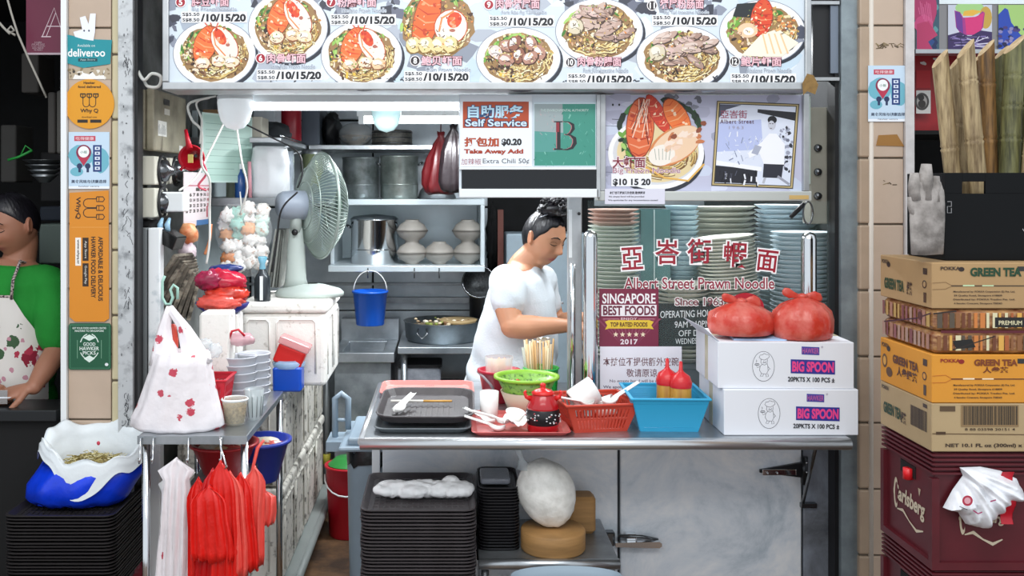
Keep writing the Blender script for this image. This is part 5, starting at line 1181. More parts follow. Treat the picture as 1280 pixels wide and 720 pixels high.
def tray_stack(cx_, cy_, ztop, n, toplabel, label, group, w_=TW, d_=TD, mt=M_TRAY, seed=0, first=None, pitch=TH, jit=.0025):
    random.seed(seed)
    tm = tray_mesh(w_, d_); q = [V(p) for p in tm.v]
    base = bpy.data.meshes.new('tray'); base.from_pydata([tuple(p) for p in q], [], tm.f); base.materials.append(mt)
    tg = tray_grid(tray_mesh(w_, d_), w_, d_); top = bpy.data.meshes.new('tray'); top.from_pydata([tuple(p) for p in tg.v], [], tg.f); top.materials.append(mt)
    for i in range(n):
        o = bpy.data.objects.new('serving_tray', top if i == 0 else base); COL.objects.link(o)
        o.location = (cx_+random.uniform(-jit, jit), cy_+random.uniform(-jit, jit), ztop-.016-i*pitch); o.rotation_euler.z = random.uniform(-.006, .006)
        o['label'] = toplabel if i == 0 else label; o['category'] = 'tray'; o['group'] = group
    return ztop-.016-(n-1)*pitch
def crate_under(x, y, z, w_, d_, lab):
    t = thing('stacking_stool', lab, 'stool', (x, y, 0)); c = mat('stool_grey', '4a4c50', .6)
    bevel(build('seat', MB().box(x-w_/2, x+w_/2, y-d_/2, y+d_/2, z-.03, z-.0005), c, t), .004)
    for sx in (-1, 1):
        for sy_ in (-1, 1): build('leg', MB().box(x+sx*(w_/2-.03)-.015, x+sx*(w_/2-.03)+.015, y+sy_*(d_/2-.03)-.015, y+sy_*(d_/2-.03)+.015, 0, z-.03), c, t)
cxm = X(522.5, .02); zt1 = Z(638, .02)
zz = tray_stack(cxm, .02+TD/2, zt1, 21, 'top black tray of the middle stack, under the white cloth', 'black serving tray within the middle stack, below the white cloth', 'black trays in the middle stack', seed=1)
crate_under(cxm, .02+TD/2, zz, .3, .3, 'low grey stool under the middle tray stack')
# second darker stack of small trays
cx2 = X(622, .2); zt2 = Z(608, .14)-.005
M_TRAY2 = mat('black_tray_plastic', '1d1c1f', .35, bump=.2, bscale=100)
zz2 = tray_stack(cx2+.002, .14+.12, zt2, 24, 'top black dish of the narrow stack behind the middle trays', 'narrow black dish within the stack between the trays and the flour bag', 'black dishes in the narrow stack', w_=.13, d_=.24, mt=M_TRAY2, seed=2, pitch=.0095, jit=.001)
# lifts it from the low shelf
one('dish_stack_riser', MB().rbox(cx2-.06, cx2+.06, .16, .36, zs3, zz2-.0005, .01), M_BLACK, 'plain black tub supporting the narrow dish stack', 'tub')
t = thing('folded_film', 'clear film bundle on the narrow black dish stack', 'film', (cx2, .25, zt2))
bevel(build('bundle', MB().rbox(cx2-.055, cx2+.04, .17, .30, zt2+.0005, zt2+.02, .012), mat('grey_film', '6d7078', .2, bump=.7), t), .003)
# left stack
zt3 = Z(645, .1); cx3 = (X(3, .1)+X(142, .1))/2
zz3 = tray_stack(cx3, .1+.22, zt3, 24, 'top black tray of the far left stack, under the blue bag', 'black serving tray within the far left stack, below the blue bag', 'black trays in the far left stack', w_=X(142, .1)-X(3, .1), d_=.44, mt=mat('dark_tray_plastic', '2b2829', .4, var=.2, scale=20), seed=3)
crate_under(cx3, .32, zz3, .3, .3, 'low grey stool under the far left tray stack')
# white cloth on the trays
cloth_c = V((X(530, .2), .18, zt1))
# blue-grey basin at bottom
c = V((X(708, -.16), -.16, 0)); zb4 = Z(707, -.09); rr4 = 70*(CAMD-.18)/FPX
t = thing('grey_basin', 'oval blue grey basin lid showing at the very bottom below the wooden block', 'basin', c)
build('body', MB().lathe([(rr4*.8, 0), (rr4*.85, .01), (rr4, zb4-.012), (rr4*1.01, zb4-.005), (rr4, zb4), (rr4*.97, zb4), (rr4*.94, zb4-.014), (.001, zb4-.014)], 40, c).xf(Matrix.Translation(c) @ Matrix.Diagonal((1, .45, 1, 1)) @ Matrix.Translation(-c)), mat('basin_grey', '8fa0ad', .35), t)

# ================================================================ GLASS SCREEN, POSTS, STACKS BEHIND IT
GY = .44
t = thing('glass_screen', 'clear glass serving screen with the red stall name lettering', 'glass screen', (X(892, GY), GY, ZC))
gx0, gx1 = X(735, GY), X(1048, GY)
build('pane', MB().box(gx0, gx1, GY, GY+.006, ZC+.001, Z(251, GY)), mat('screen_glass', '9fb8b4', .02, alpha=.05), t)
pl = PxPlane(GY-.001)
for ch, cx_, cy_, s_, rt in (('亞', 790, 323, 27, .06), ('峇', 834, 315, 30, 0), ('街', 874, 314, 30, 0), ('蝦', 919, 318, 31, -.05), ('面', 959, 326, 26, -.12)):
    letters(t, pl, ch, cx_, cy_, s_*.96, s_, '9c1c30', .001, .015, rot=rt, outline='fbfbfb', ow=.055)
letters(t, pl, 'Albert Street Prawn Noodle', 874, 354, 187, 14, '8f2b3f', .001, .012, outline='f3f3f0', ow=.05)
letters(t, pl, 'Since 1963', 874, 377, 60, 9.5, '7a4a50', .001, .02, outline='f3f3f0', ow=.06)
# post
def post(px, y, py0, lab, wpx=18, mt=M_CHROME):
    r = wpx/2*(CAMD+y)/FPX; c = V((X(px, y), y, ZC+.0005)); h = Z(py0, y)-ZC
    t = thing('screen_post', lab, 'post', c)
    build('tube', MB().lathe([(r, 0), (r, h-r), (r*.9, h-r*.45), (r*.6, h-r*.12), (.001, h)], 24, c), mt, t)
    build('foot_ring', MB().lathe([(r*1.35, 0), (r*1.35, .008), (r*1.02, .012)], 24, c), M_STEELD, t)
post(738, .40, 288, 'round chrome post at the left edge of the glass screen'); post(1011, .40, 290, 'round chrome post behind the right hand red bag', 19)
t = thing('sliding_frame', 'tall scuffed steel upright between the cook and the glass screen', 'post', (X(719, .5), .5, ZC))
bevel(build('channel', MB().box(X(710, .5), X(727, .5), .49, .53, ZC+.0005, Z(244, .5)), M_ALU, t), .003)
build('roller_bar', MB().tube([(X(716, .48), .478, ZC+.02), (X(716, .48), .478, Z(330, .48))], .009, 10), M_CHROME, t); build('white_strip', MB().box(X(711, .49), X(715, .49), .487, .489, Z(322, .49), Z(262, .49)), M_WHITE, t)
build('knob', MB().ball((X(724, .48), .483, Z(267, .48)), .006, 10, 6), M_BLACK, t)
# posters on the glass (inside face toward the viewer)
t, pl, h = sign_sheet('best_foods_poster', 'maroon award poster with a yellow ribbon on the glass', 'poster', RECT(749, 361, 823, 433), GY-.003, '7c2742')
p = Print(pl, h)
for k in range(14):
    a = pi+pi*k/14; p.poly([(786, 428), (786+60*cos(a), 428+50*sin(a)), (786+60*cos(a+pi/28), 428+50*sin(a+pi/28))], '8f3a54') if 0 else None
for k in range(-6, 7): p.poly([(786+k*1.2, 433), (786+k*6.5-1.6, 398), (786+k*6.5+1.6, 398)], '91405a')
p.rect(750, 362, 822, 397, '7c2742'); p.rect(751.5, 381, 820.5, 395, 'f3eef0')
p.poly([(756, 402), (761, 400), (811, 400), (817, 402), (814, 406.5), (817, 411.5), (811, 410.5), (761, 410.5), (756, 412), (759, 406.5)], 'e8c53c')
p.rect(754, 398.2, 774, 399, 'c98a9a'); p.rect(798, 398.2, 818, 399, 'c98a9a')
for k in range(5):
    cx_, cy_ = 769.5+k*8.5, 418; p.poly([(cx_+(3.5 if i % 2 == 0 else 1.5)*sin(i*pi/5), cy_-(3.5 if i % 2 == 0 else 1.5)*cos(i*pi/5)) for i in range(10)], 'f1dfc0')
p.done('print', t)
for s_, yy, ww, hh, c_, o_ in (('SINGAPORE', 373, 66, 12, 'f6f2f3', .02), ('BEST FOODS', 388, 64, 11, '6c1f38', .03), ('ENJOY', 398.7, 20, 3.6, 'e8c8d0', .02), ('TOP RATED FOODS', 405.5, 46, 5.2, '5a2a1a', .03), ('2017', 427, 21, 6, 'f3e4e8', .03)):
    letters(t, pl, s_, 786, yy, ww, hh, c_, h+.0008, o_, sp=1.1 if s_ in ('ENJOY', '2017') else 1)
t, pl, h = sign_sheet('no_bowl_notice', 'white paper notice with two lines of dark red characters on the glass', 'notice', RECT(750, 433, 852, 492), GY-.003, 'efecf4')
letters(t, pl, '本摊位不提供额外空碗', 801, 452, 94, 10.5, '7d5a60', h, .01, skew=-.0); letters(t, pl, '敬请原谅', 802, 466, 38, 10, '7d5a60', h, .01)
letters(t, pl, 'No empty bowl will be provided', 801, 476.5, 78, 4.6, '7a6d7c', h, .01); letters(t, pl, 'We apologise for any inconvenience', 801, 484, 94, 4.6, '6a5f72', h, .02)
# chalkboard, leaning just inside the glass
t, pl, h = sign_sheet('opening_hours_board', 'black board with chalk lettered operating hours behind the glass', 'board', RECT(823, 379, 907, 433), GY+.012, '090b0f', .7, .004)
for s_, cx_, yy, ww, hh in (('OPERATING HOURS', 861, 392, 72, 8.6), ('9AM - 10PM', 865, 405, 44, 8), ('OFF DAY', 866, 416, 36, 7.5), ('WEDNESDAY', 864, 426, 40, 7)):
    letters(t, pl, s_, cx_, yy, ww, hh, 'e6e9ea', h, .005, skew=.03)
t, pl, h = sign_sheet('love_sticker', 'round red sticker reading I LOVE above the left red bag', 'sticker', [(932+23*cos(k*pi/16), 385+19*sin(k*pi/16)) for k in range(32)], GY-.003, 'b01d2e')
letters(t, pl, 'I LOVE', 933, 378, 26, 6.5, 'f5eeee', h, .04)

# inside shelf carrying plates
zps = 1.0
t = thing('plate_shelf', 'steel inner worktop behind the glass carrying the plate stacks', 'worktop', (.95, .8, 0))
bevel(build('top', MB().box(X(738, .5), RW-.005, .50, 1.05, zps-.02, zps), M_STEEL, t), .003)
build('front_panel', MB().box(X(738, .5)+.005, RW-.01, .503, .51, ZC+.001, zps-.02), mat('dull_panel', '8a9298', .45, .5), t)
for a in (X(738, .5)+.03, RW-.04):
    for b in (.9, 1.02): build('leg', MB().box(a-.015, a+.015, b-.015, b+.015, 0, zps-.02), M_STEELD, t)
def plate_mesh(r, h, kind, seg=36):
    m = MB()
    if kind == 'plate': m.lathe([(r*.55, 0), (r*.6, .002), (r*.95, h*.8), (r, h), (r*.97, h+.001), (r*.6, .005), (.001, .004)], seg)
    else: m.lathe([(r*.5, 0), (r*.52, .003), (r*.85, h*.55), (r*.98, h*.93), (r, h), (r*.96, h), (r*.82, h*.58), (.001, .008)], seg)
    return m
def plate_stack(name, cat, cx_, cy_, ztop, r, pitch, h, n, mt, toplab, lab, grp, kind='plate', lean=(0, 0), seed=0, special=None):
    random.seed(seed); mm = {}
    for i in range(n):
        mk = special(i, n) if special else mt
        if mk.name not in mm:
            q = plate_mesh(r, h, kind); me = bpy.data.meshes.new(name); me.from_pydata([tuple(p) for p in q.v], [], q.f); me.materials.append(mk); me.polygons.foreach_set('use_smooth', q.smooth); mm[mk.name] = me
        o = bpy.data.objects.new(name, mm[mk.name]); COL.objects.link(o); z = ztop-h-i*pitch; f = (z-zps)
        o.location = (cx_+lean[0]*f+random.uniform(-.0012, .0012), cy_+lean[1]*f+random.uniform(-.0012, .0012), z); o.rotation_euler = (random.uniform(-.008, .008), lean[0]*.9+random.uniform(-.008, .008), 0)
        o['category'] = cat; o['group'] = grp; o['label'] = toplab if i == 0 else (lab(i, n) if callable(lab) else lab)
M_PL1 = mat('green_white_melamine', 'c8cfc3', .35, var=.06, scale=4); M_PL2 = mat('pink_beige_plate', 'c8a596', .4); M_PL3 = mat('blue_white_plate', 'd9e8ef', .3); M_PL4 = mat('cream_plate', 'dcdcd0', .35); M_PL5 = mat('pale_blue_bowl', 'b8d2dc', .3)
def nfor(zt_, pitch, h): return max(1, int((zt_-h-zps)/pitch)+1)
def stk(px, y, wpx, py, pitch, h, mt, tl, l, g, kind='plate', cat='plate', nm='dinner_plate', lean=(0, 0), seed=0, special=None, n=None):
    r = wpx/2*(CAMD+y)/FPX; zt_ = Z(py, y); nn = n or nfor(zt_, pitch, h)
    zt_ = zps+.0005+h+(nn-1)*pitch if not n else zt_
    plate_stack(nm, cat, X(px, y), y+r*.0, zt_, r, pitch, h, nn, mt, tl, l, g, kind, lean, seed, special)
stk(767, .66, 64, 261, .0148, .018, M_PL1, 'topmost pinkish plate of the stack nearest the chrome post', lambda i, n: 'pinkish plate near the top of the stack beside the chrome post' if i < 4 else 'greenish white plate in the stack beside the chrome post, below the pinkish ones', 'plates stacked behind the award poster', special=lambda i, n: M_PL2 if i < 4 else M_PL1, seed=1)
stk(894, .88, 98, 254, .0205, .03, M_PL4, 'top bowl of the tall cream stack reaching the prawn sign', 'cream bowl in the tall stack behind the leaning plates', 'tall cream bowl stack', 'bowl', 'bowl', 'serving_bowl', seed=2)
stk(852, .74, 42, 252, .0185, .03, M_PL5, 'top bowl of the narrow pale blue stack beside the tall cream bowls', 'pale blue bowl in the narrow stack beside the tall cream bowls', 'narrow pale blue bowl stack', 'bowl', 'bowl', 'small_bowl', seed=3)
stk(921, .585, 72, 292, .0125, .016, M_PL4, 'top plate of the leaning cream stack behind the lettering', 'cream plate in the leaning stack behind the lettering', 'leaning cream plate stack', lean=(-.10, 0), seed=4)
stk(982, .92, 76, 252, .0185, .03, M_PL3, 'top bowl of the tallest blue white stack near the right post', 'blue white bowl in the tallest stack near the right post', 'tallest blue white bowl stack', 'bowl', 'bowl', 'serving_bowl', seed=5)
stk(1001, .64, 74, 286, .0165, .026, M_PL3, 'top bowl of the blue white stack directly behind the right post', 'blue white bowl in the stack directly behind the right post', 'blue white bowl stack at the post', 'bowl', 'bowl', 'serving_bowl', seed=6)
stk(853, .555, 70, 352, .016, .022, M_PL4, 'top bowl of the low cream stack behind the english lettering', 'cream bowl in the low stack behind the opening hours board', 'low cream bowl stack', 'bowl', 'bowl', 'serving_bowl', seed=7)
# teal see-through case between the stacks
t = thing('teal_case', 'empty teal tinted clear case between the plate stacks', 'case', (X(826, .62), .82, zps))
Mt = mat('teal_acrylic', '5f9090', .15, alpha=.75); xa, xb = X(801, .66), X(838, .66); zc_ = Z(262, .66)
for nm, a in (('front_wall', (xa, xb, .66, .664, zps+.001, zc_)), ('side_wall', (xa, xa+.004, .665, .8, zps+.001, zc_)), ('side_wall', (xb-.004, xb, .665, .8, zps+.001, zc_)), ('back_wall', (xa+.004, xb-.004, .796, .8, zps+.001, zc_))): build(nm, MB().box(*a), Mt, t)
build('seam', MB().box(X(817, .658), X(818.5, .658), .656, .659, zps+.001, zc_), mat('pale_seam', 'c9dedd', .3), t)
# right inner gear: metal box, clips, black edge
t = thing('grey_switch_box', 'grey metal box hanging above the right post beside the prawn sign', 'box', (X(1026, .5), .5, Z(283, .5)))
bevel(build('housing', MB().box(X(1013, .47), X(1040, .47), .47, .55, Z(280, .47), Z(134, .47)), mat('box_greige', '9a988c', .5, .2, var=.1), t), .004)
build('side_cover', MB().box(X(1006, .46), X(1014, .46), .465, .5, Z(230, .46), Z(120, .46)), mat('pale_green_strip', 'b9c8bf', .5), t)
for k in range(3): build('dial', MB().lathe([(.001, 0), (.014, 0), (.012, .01), (.001, .012)], 14).xf(Matrix.Translation((X(1022, .47), .469, Z(185+k*30, .47))) @ Matrix.Rotation(pi/2, 4, 'X')), M_CHROMED, t)
t = thing('spring_clip', 'black and steel bulldog clip hanging from the prawn sign rail', 'clip', P(1000, 265, .42))
build('arm', MB().tube([P(988, 272, .42), P(998, 262, .42), P(1005, 254, .42)], [.007, .009, .006], 8), M_BLACK, t)
build('ring', MB().tube([P(1010+6*cos(a), 266+14*sin(a), .42) for a in [2*pi*i/16 for i in range(17)]], .003, 6), M_CHROMED, t)
t = thing('dark_gap_panel', 'black block for the dark gap, with speaker-like metal, beside the menu board end', 'housing', P(1032, 95, .4))
build('gap_block', MB().box(X(1016, .4), X(1046, .4), .40, .45, Z(100, .4), Z(-60, .4)), M_BLACK, t); build('steel_face', MB().box(X(1036, .4), X(1046, .4), .385, .398, Z(92, .4), Z(8, .4)), mat('face_grey', '7e8794', .3, .6), t)  # black block stands in for the dark of an open gap
for yy in (2, 97): build('bar', MB().box(X(1012, .38), X(1048, .38), .37, .384, Z(yy+4, .38), Z(yy, .38)), M_ALU, t)

# ================================================================ ON THE COUNTER
zc = ZC+.0006
def flat_tray(name, label, cx_, cy_, w_, d_, mt, z=zc, h=.018, rot=(0, 0, 0), grid=False, r=.035, group=None, f=.9):
    t = thing(name, label, 'tray', (cx_, cy_, z), rot=rot, group=group)
    m = tray_mesh(w_, d_, h, r, f=f)
    if grid: tray_grid(m, w_, d_, 14, 9)
    o = bpy.data.objects.new('body', None); bpy.data.objects.remove(o)
    m.xf(parmat(t)); bevel(build('body', m, mt, t), .0015, 1); return t
M_PINK = mat('pink_tray', 'e08a84', .35, var=.08, scale=6)
t = flat_tray('pink_tray', 'pink plastic tray with small ink marks at the back of the counter', (X(480, .8)+X(590, .8))/2, .68, X(590, .8)-X(484, .8)+.02, .24, M_PINK, f=.93)
p = Print(Plane((0, 0, 0)), .0); p = MB()
inv = parmat(t)
pl_ = Plane(inv @ V((0, 0, .0036)), (1, 0, 0), (0, 1, 0)); pr = Print(pl_, .0004); random.seed(6)
for k in range(26): x0, y0 = random.uniform(-.13, -.08), random.uniform(-.02, .07); pr.line([(x0, y0), (x0+random.uniform(-.012, .012), y0+random.uniform(-.01, .01))], .0022, '7a3b3f')
for k in range(5): pr.rect(-.01+k*.007, .085, -.005+k*.007, .093, '8a4a4c')
pr.done('ink_marks', t)
flat_tray('grey_tray', 'dark grey tray lying lowest at the left end of the counter', X(528, .04), .25, .30, .42, mat('slate_tray', '5f6569', .4), grid=False)
tt = flat_tray('black_tray', 'ribbed black tray with rounded corners tilted on the grey tray, holding a spoon', X(530, .1)+.005, .275, .31, .40, M_TRAY, z=zc+.026, rot=(R(1.5), 0, R(-1)), h=.026, r=.06)
m = MB()
for k in range(13): m.box(-.115+k*.018, -.107+k*.018, -.13, .13, .0032, .0058)
m.xf(parmat(tt)); build('ribs', m, M_TRAY, tt)['kind'] = 'stuff'
# spoon builder
def spoon(label, M, mt=M_PORC, s=1., name='soup_spoon', group=None):
    t = thing(name, label, 'spoon', M.to_translation(), group=group)
    m = MB(); rings = []
    for u in [i/14 for i in range(15)]:
        if u < .42: v = u/.42; w_ = .024*math.sqrt(max(.02, 1-(1-v)**2.2))*(1 if v < .8 else 1-.3*(v-.8)/.2); x = .055*v; dz = .012*(1-sin(pi*min(1, v*.9+.1)))
        else: v = (u-.42)/.58; w_ = .0165-.004*v; x = .055+.085*v; dz = .012+.026*v
        q = []
        for k in range(9):
            a = pi+pi*k/8; dep = .014*(1 if u < .42 else .45); q.append(V((x, w_*cos(a), dz+.012+dep*sin(a)*(1 if u < .42 else 1))))
        for k in range(9):
            a = 2*pi-pi*k/8; dep = .014*(1 if u < .42 else .45); q.append(V((x, (w_-.0022)*cos(a), dz+.0125+(dep-.0025)*sin(a))))
        rings.append([M @ (p*s) for p in q])
    m.loft(rings); build('body', m, mt, t); return t
def TR(loc, rz=0, rx=0, ry=0): return Matrix.Translation(V(loc)) @ Euler((R(rx), R(ry), R(rz))).to_matrix().to_4x4()
zb5 = zc+.026+.008
spoon('single white soup spoon lying on the ribbed black tray', TR((X(492, .16), .17, zb5), 62), s=.9)
ch = one('disposable_chopsticks', MB().box(-.004, .004, 0, .004, 0, 0) if 0 else MB().tube([(X(488, .28), .30, zb5+.012), (X(529, .28), .30, zb5+.012)], .0042, 8), mat('white_sleeve', 'eeeae2', .6), 'paper sleeved end of the chopsticks lying on the black tray', 'chopsticks')
build('bare_wood', MB().tube([(X(529, .28), .30, zb5+.012), (X(565, .28), .30, zb5+.012)], .0036, 8), mat('chopstick_wood', 'd9a24f', .6), ch)
# red tray with condiments
t = flat_tray('red_tray', 'worn red tray under the teapot shaped jar and loose spoons', X(651, .05), .16, X(713, .02)-X(588, .02), .30, mat('worn_red_tray', 'c95a58', .4, var=.2, scale=12), h=.014, r=.02)
zr5 = zc+.0045
def cupm(name, label, M, r, h, cat='cup', mt=M_PORC, taper=.85, handle=False):
    t = thing(name, label, cat, M.to_translation()); m = MB()
    m.lathe([(r*taper*.8, 0), (r*taper, .004), (r, h), (r*.93, h), (r*taper*.92, .008), (.001, .008)], 26).xf(M); build('body', m, mt, t)
    return t
cupm('white_cup', 'white cylindrical cup standing at the back of the red tray', TR((X(612, .2), .23, zr5)), .031, .088, taper=.9)
cupm('white_cup', 'small white tapered cup lying before the green colander', TR((X(643, .1)+.0, .13, zr5+.012), 0, 12, 8), .031, .036, taper=.6)
spoon('white soup spoon pointing left at the front of the red tray', TR((X(632, .06), .07, zr5), 176), s=.9)
spoon('white soup spoon lying over the front one on the red tray', TR((X(640, .1), .105, zr5+.016), 196), s=1)
spoon('white soup spoon under the white cup on the red tray', TR((X(632, .1)-.03, .16, zr5), 150), s=.8)
one('torn_tissue', MB().grid(lambda u, v: V((X(630, .05)+.07*u, .04+.07*v, zr5+.03+.012*sin(u*7)+.01*noise.noise(V((u*5, v*5, 0))))), 10, 8, thick=(0, 0, .001)), mat('tissue', 'f3f0ec', .9), 'crumpled white tissue draped over the spoons on the red tray', 'tissue')
# teapot shaped jar: red with black patterned band
c = V((X(680, .04), .075, zr5)); k = (CAMD+.05)/FPX
t = thing('chilli_pot', 'red lidded pot with a black floral band, on the red tray', 'pot', c)
build('base', MB().lathe([(.001, 0), (19*k, 0), (20*k, 2*k), (20*k, 9*k)], 30, c), mat('lacquer_red', 'b3121c', .25, coat=.4), t)
build('band', MB().lathe([(20*k, 9*k), (21.5*k, 13*k), (21.5*k, 24*k), (20*k, 28*k)], 30, c), mat('lacquer_black', '18161a', .3), t)
build('body', MB().lathe([(20*k, 28*k), (20.5*k, 30*k), (17*k, 38*k), (13*k, 46*k), (12*k, 47*k)], 30, c), mat('lacquer_red', '', 1), t)
build('lid', MB().lathe([(14*k, 46*k), (14.5*k, 48*k), (10*k, 51*k), (4*k, 53*k), (3*k, 55*k), (4*k, 57*k), (3*k, 59*k), (.001, 60*k)], 26, c), mat('lid_red', 'd81f1c', .25), t)
for sx in (-1, 1): build('ear', MB().tube([c+V((sx*15*k, -.0, 40*k)), c+V((sx*21*k, 0, 42*k)), c+V((sx*23*k, 0, 48*k)), c+V((sx*21*k, 0, 50*k))], [4*k, 2.5*k, 2*k, 1.5*k], 8), mat('lid_red', '', 1), t)
random.seed(5); m = MB()
for i in range(34):
    a = random.uniform(pi*1.05, pi*1.95); z = random.uniform(12, 25)*k; q = c+V((21.8*k*cos(a), 21.8*k*sin(a), z)); m.col = L(random.choice(('e8e6e6', 'c9c4c8', 'b84a50'))); m.ball(q, .0022, 6, 4, (1.4, .4, 1))
build('floral_print', m, print_mat(), t)['kind'] = 'stuff'
# green colander over a bowl, with chillies
c = V((X(660, .3), .36, zc)); k = (CAMD+.33)/FPX
t = thing('green_colander', 'lime green plastic colander of chillies set in a beige bowl', 'colander', c)
build('under_bowl', MB().lathe([(20*k, 0), (24*k, 3*k), (33*k, 26*k), (31*k, 26*k), (22*k, 5*k), (.001, 4*k)], 30, c), mat('beige_bowl', 'cdb9a4', .4), t)
cg = c+V((0, 0, 17*k)); m = MB()
for j in range(4): u = j/3; m.tube([cg+V(((25+13*u)*k*cos(a), (25+13*u)*k*sin(a), 24*k*u)) for a in [2*pi*i/32 for i in range(33)]], .0035 if j == 3 else .002, 6, cap=False)
build('rim', MB().lathe([(36*k, 23*k), (41.5*k, 25*k), (41.5*k, 28*k), (37*k, 28*k), (36*k, 23*k)], 36, cg), mat('lime_plastic', '8fc43a', .35), t)
build('wall', MB().lathe([(25*k, 0), (37*k, 24*k), (36*k, 24*k), (24*k, 1*k), (.001, 1*k)], 36, cg), mat('lime_wall', '86b64a', .35, col2='3f6a22', scale=70, cut=(.38, .5)), t)
random.seed(31); m = MB()
for i in range(46):
    a, r_ = random.uniform(0, 6.3), random.uniform(0, 24)*k; p0 = cg+V((r_*cos(a), r_*sin(a), 15*k+random.uniform(0, .008))); b = random.uniform(0, 6.3)
    m.col = L(random.choice(('c0301c', 'd9512c', '7f1d12', 'd9a27c', 'efd7c0', 'b5331f'))); m.tube([p0, p0+V((.012*cos(b), .012*sin(b), .004))], .0026, 5)
build('chilli_slices', m, print_mat(.35), t)['kind'] = 'stuff'
# red pail with toothpicks
c = V((X(624, .5), .52, zc)); k = (CAMD+.47)/FPX
t = thing('red_pail', 'small dark red pail with a clear tub of toothpicks, behind the white cup', 'pail', c)
build('body', MB().lathe([(18*k, 0), (19*k, 1*k), (25*k, 36*k), (27.5*k, 37*k), (27.5*k, 40*k), (24*k, 40*k), (18*k, 2*k), (.001, 2*k)], 30, c), mat('pail_red', 'b01832', .35), t)
build('handle', MB().tube([c+V((-27*k, -.0, 37*k)), c+V((-20*k, -22*k, 34*k)), c+V((-12*k, -26*k, 26*k)), c+V((-8*k, -26.5*k, 20*k))], .0045, 8), mat('handle_grey', '9a8f98', .4), t)
build('clear_tub', MB().lathe([(16*k, 30*k), (18*k, 56*k), (17*k, 56*k)], 24, c), mat('clear_tub', 'efeee6', .15, alpha=.35), t); random.seed(9)
m = MB()
for i in range(60): a, r_ = random.uniform(0, 6.3), random.uniform(0, 14)*k; p0 = c+V((r_*cos(a), r_*sin(a), 28*k)); m.tube([p0, p0+V((random.uniform(-.004, .004), 0, 25*k))], .0012, 4)
build('toothpicks', m, mat('pale_wood', 'e0b394', .7), t)['kind'] = 'stuff'
# green basket of chopsticks
c = V((X(678, .55), .60, zc)); k = (CAMD+.55)/FPX
t = thing('chopstick_basket', 'bright green mesh basket holding upright wooden chopsticks', 'basket', c)
build('wall', MB().lathe([(19*k, 0), (20*k, 2*k), (22*k, 36*k), (21*k, 36*k), (18*k, 3*k), (.001, 3*k)], 28, c), mat('mesh_green', '2fb04a', .35, col2='0f6a2a', scale=85, cut=(.4, .5)), t)
build('rim', MB().lathe([(22*k, 34*k), (23.5*k, 35.5*k), (22*k, 37*k), (21*k, 35.5*k), (22*k, 34*k)], 28, c), mat('rim_green', '35b552', .35), t)
random.seed(17)
Ms = [mat('bamboo_a', 'e2c79c', .65), mat('bamboo_b', 'd1a974', .65), mat('bamboo_c', 'efdcb8', .65)]
for i in range(26):
    a, r_ = random.uniform(0, 6.3), math.sqrt(random.random())*15*k; p0 = c+V((r_*cos(a), r_*sin(a), 4*k)); p1 = c+V((r_*1.35*cos(a)+random.uniform(-.003, .003), r_*1.3*sin(a), random.uniform(63, 72)*k))
    o = one('wooden_chopstick', MB().tube([p0, p1], [.0022, .0034], 6), Ms[i % 3], 'wooden chopstick standing in the bright green mesh basket', 'chopstick', 'chopsticks in the green basket')
one('clear_stirrer_sleeve', MB().tube([c+V((-18*k, -.01, 20*k)), c+V((-23*k, -.01, 62*k))], .006, 8), mat('sleeve_clear', 'dfe6d8', .2, alpha=.5), 'clear plastic sleeve leaning left of the wooden chopsticks', 'sleeve')
one('tissue_wad', MB().grid(lambda u, v: c+V((-.012+.05*u, .03+.02*sin(v*4), 66*k+.02*v+.008*noise.noise(V((u*6, v*6, 2))))), 8, 6, thick=(0, .002, 0)), mat('tissue', '', 1), 'white tissue scrap on top of the wooden chopsticks', 'tissue')
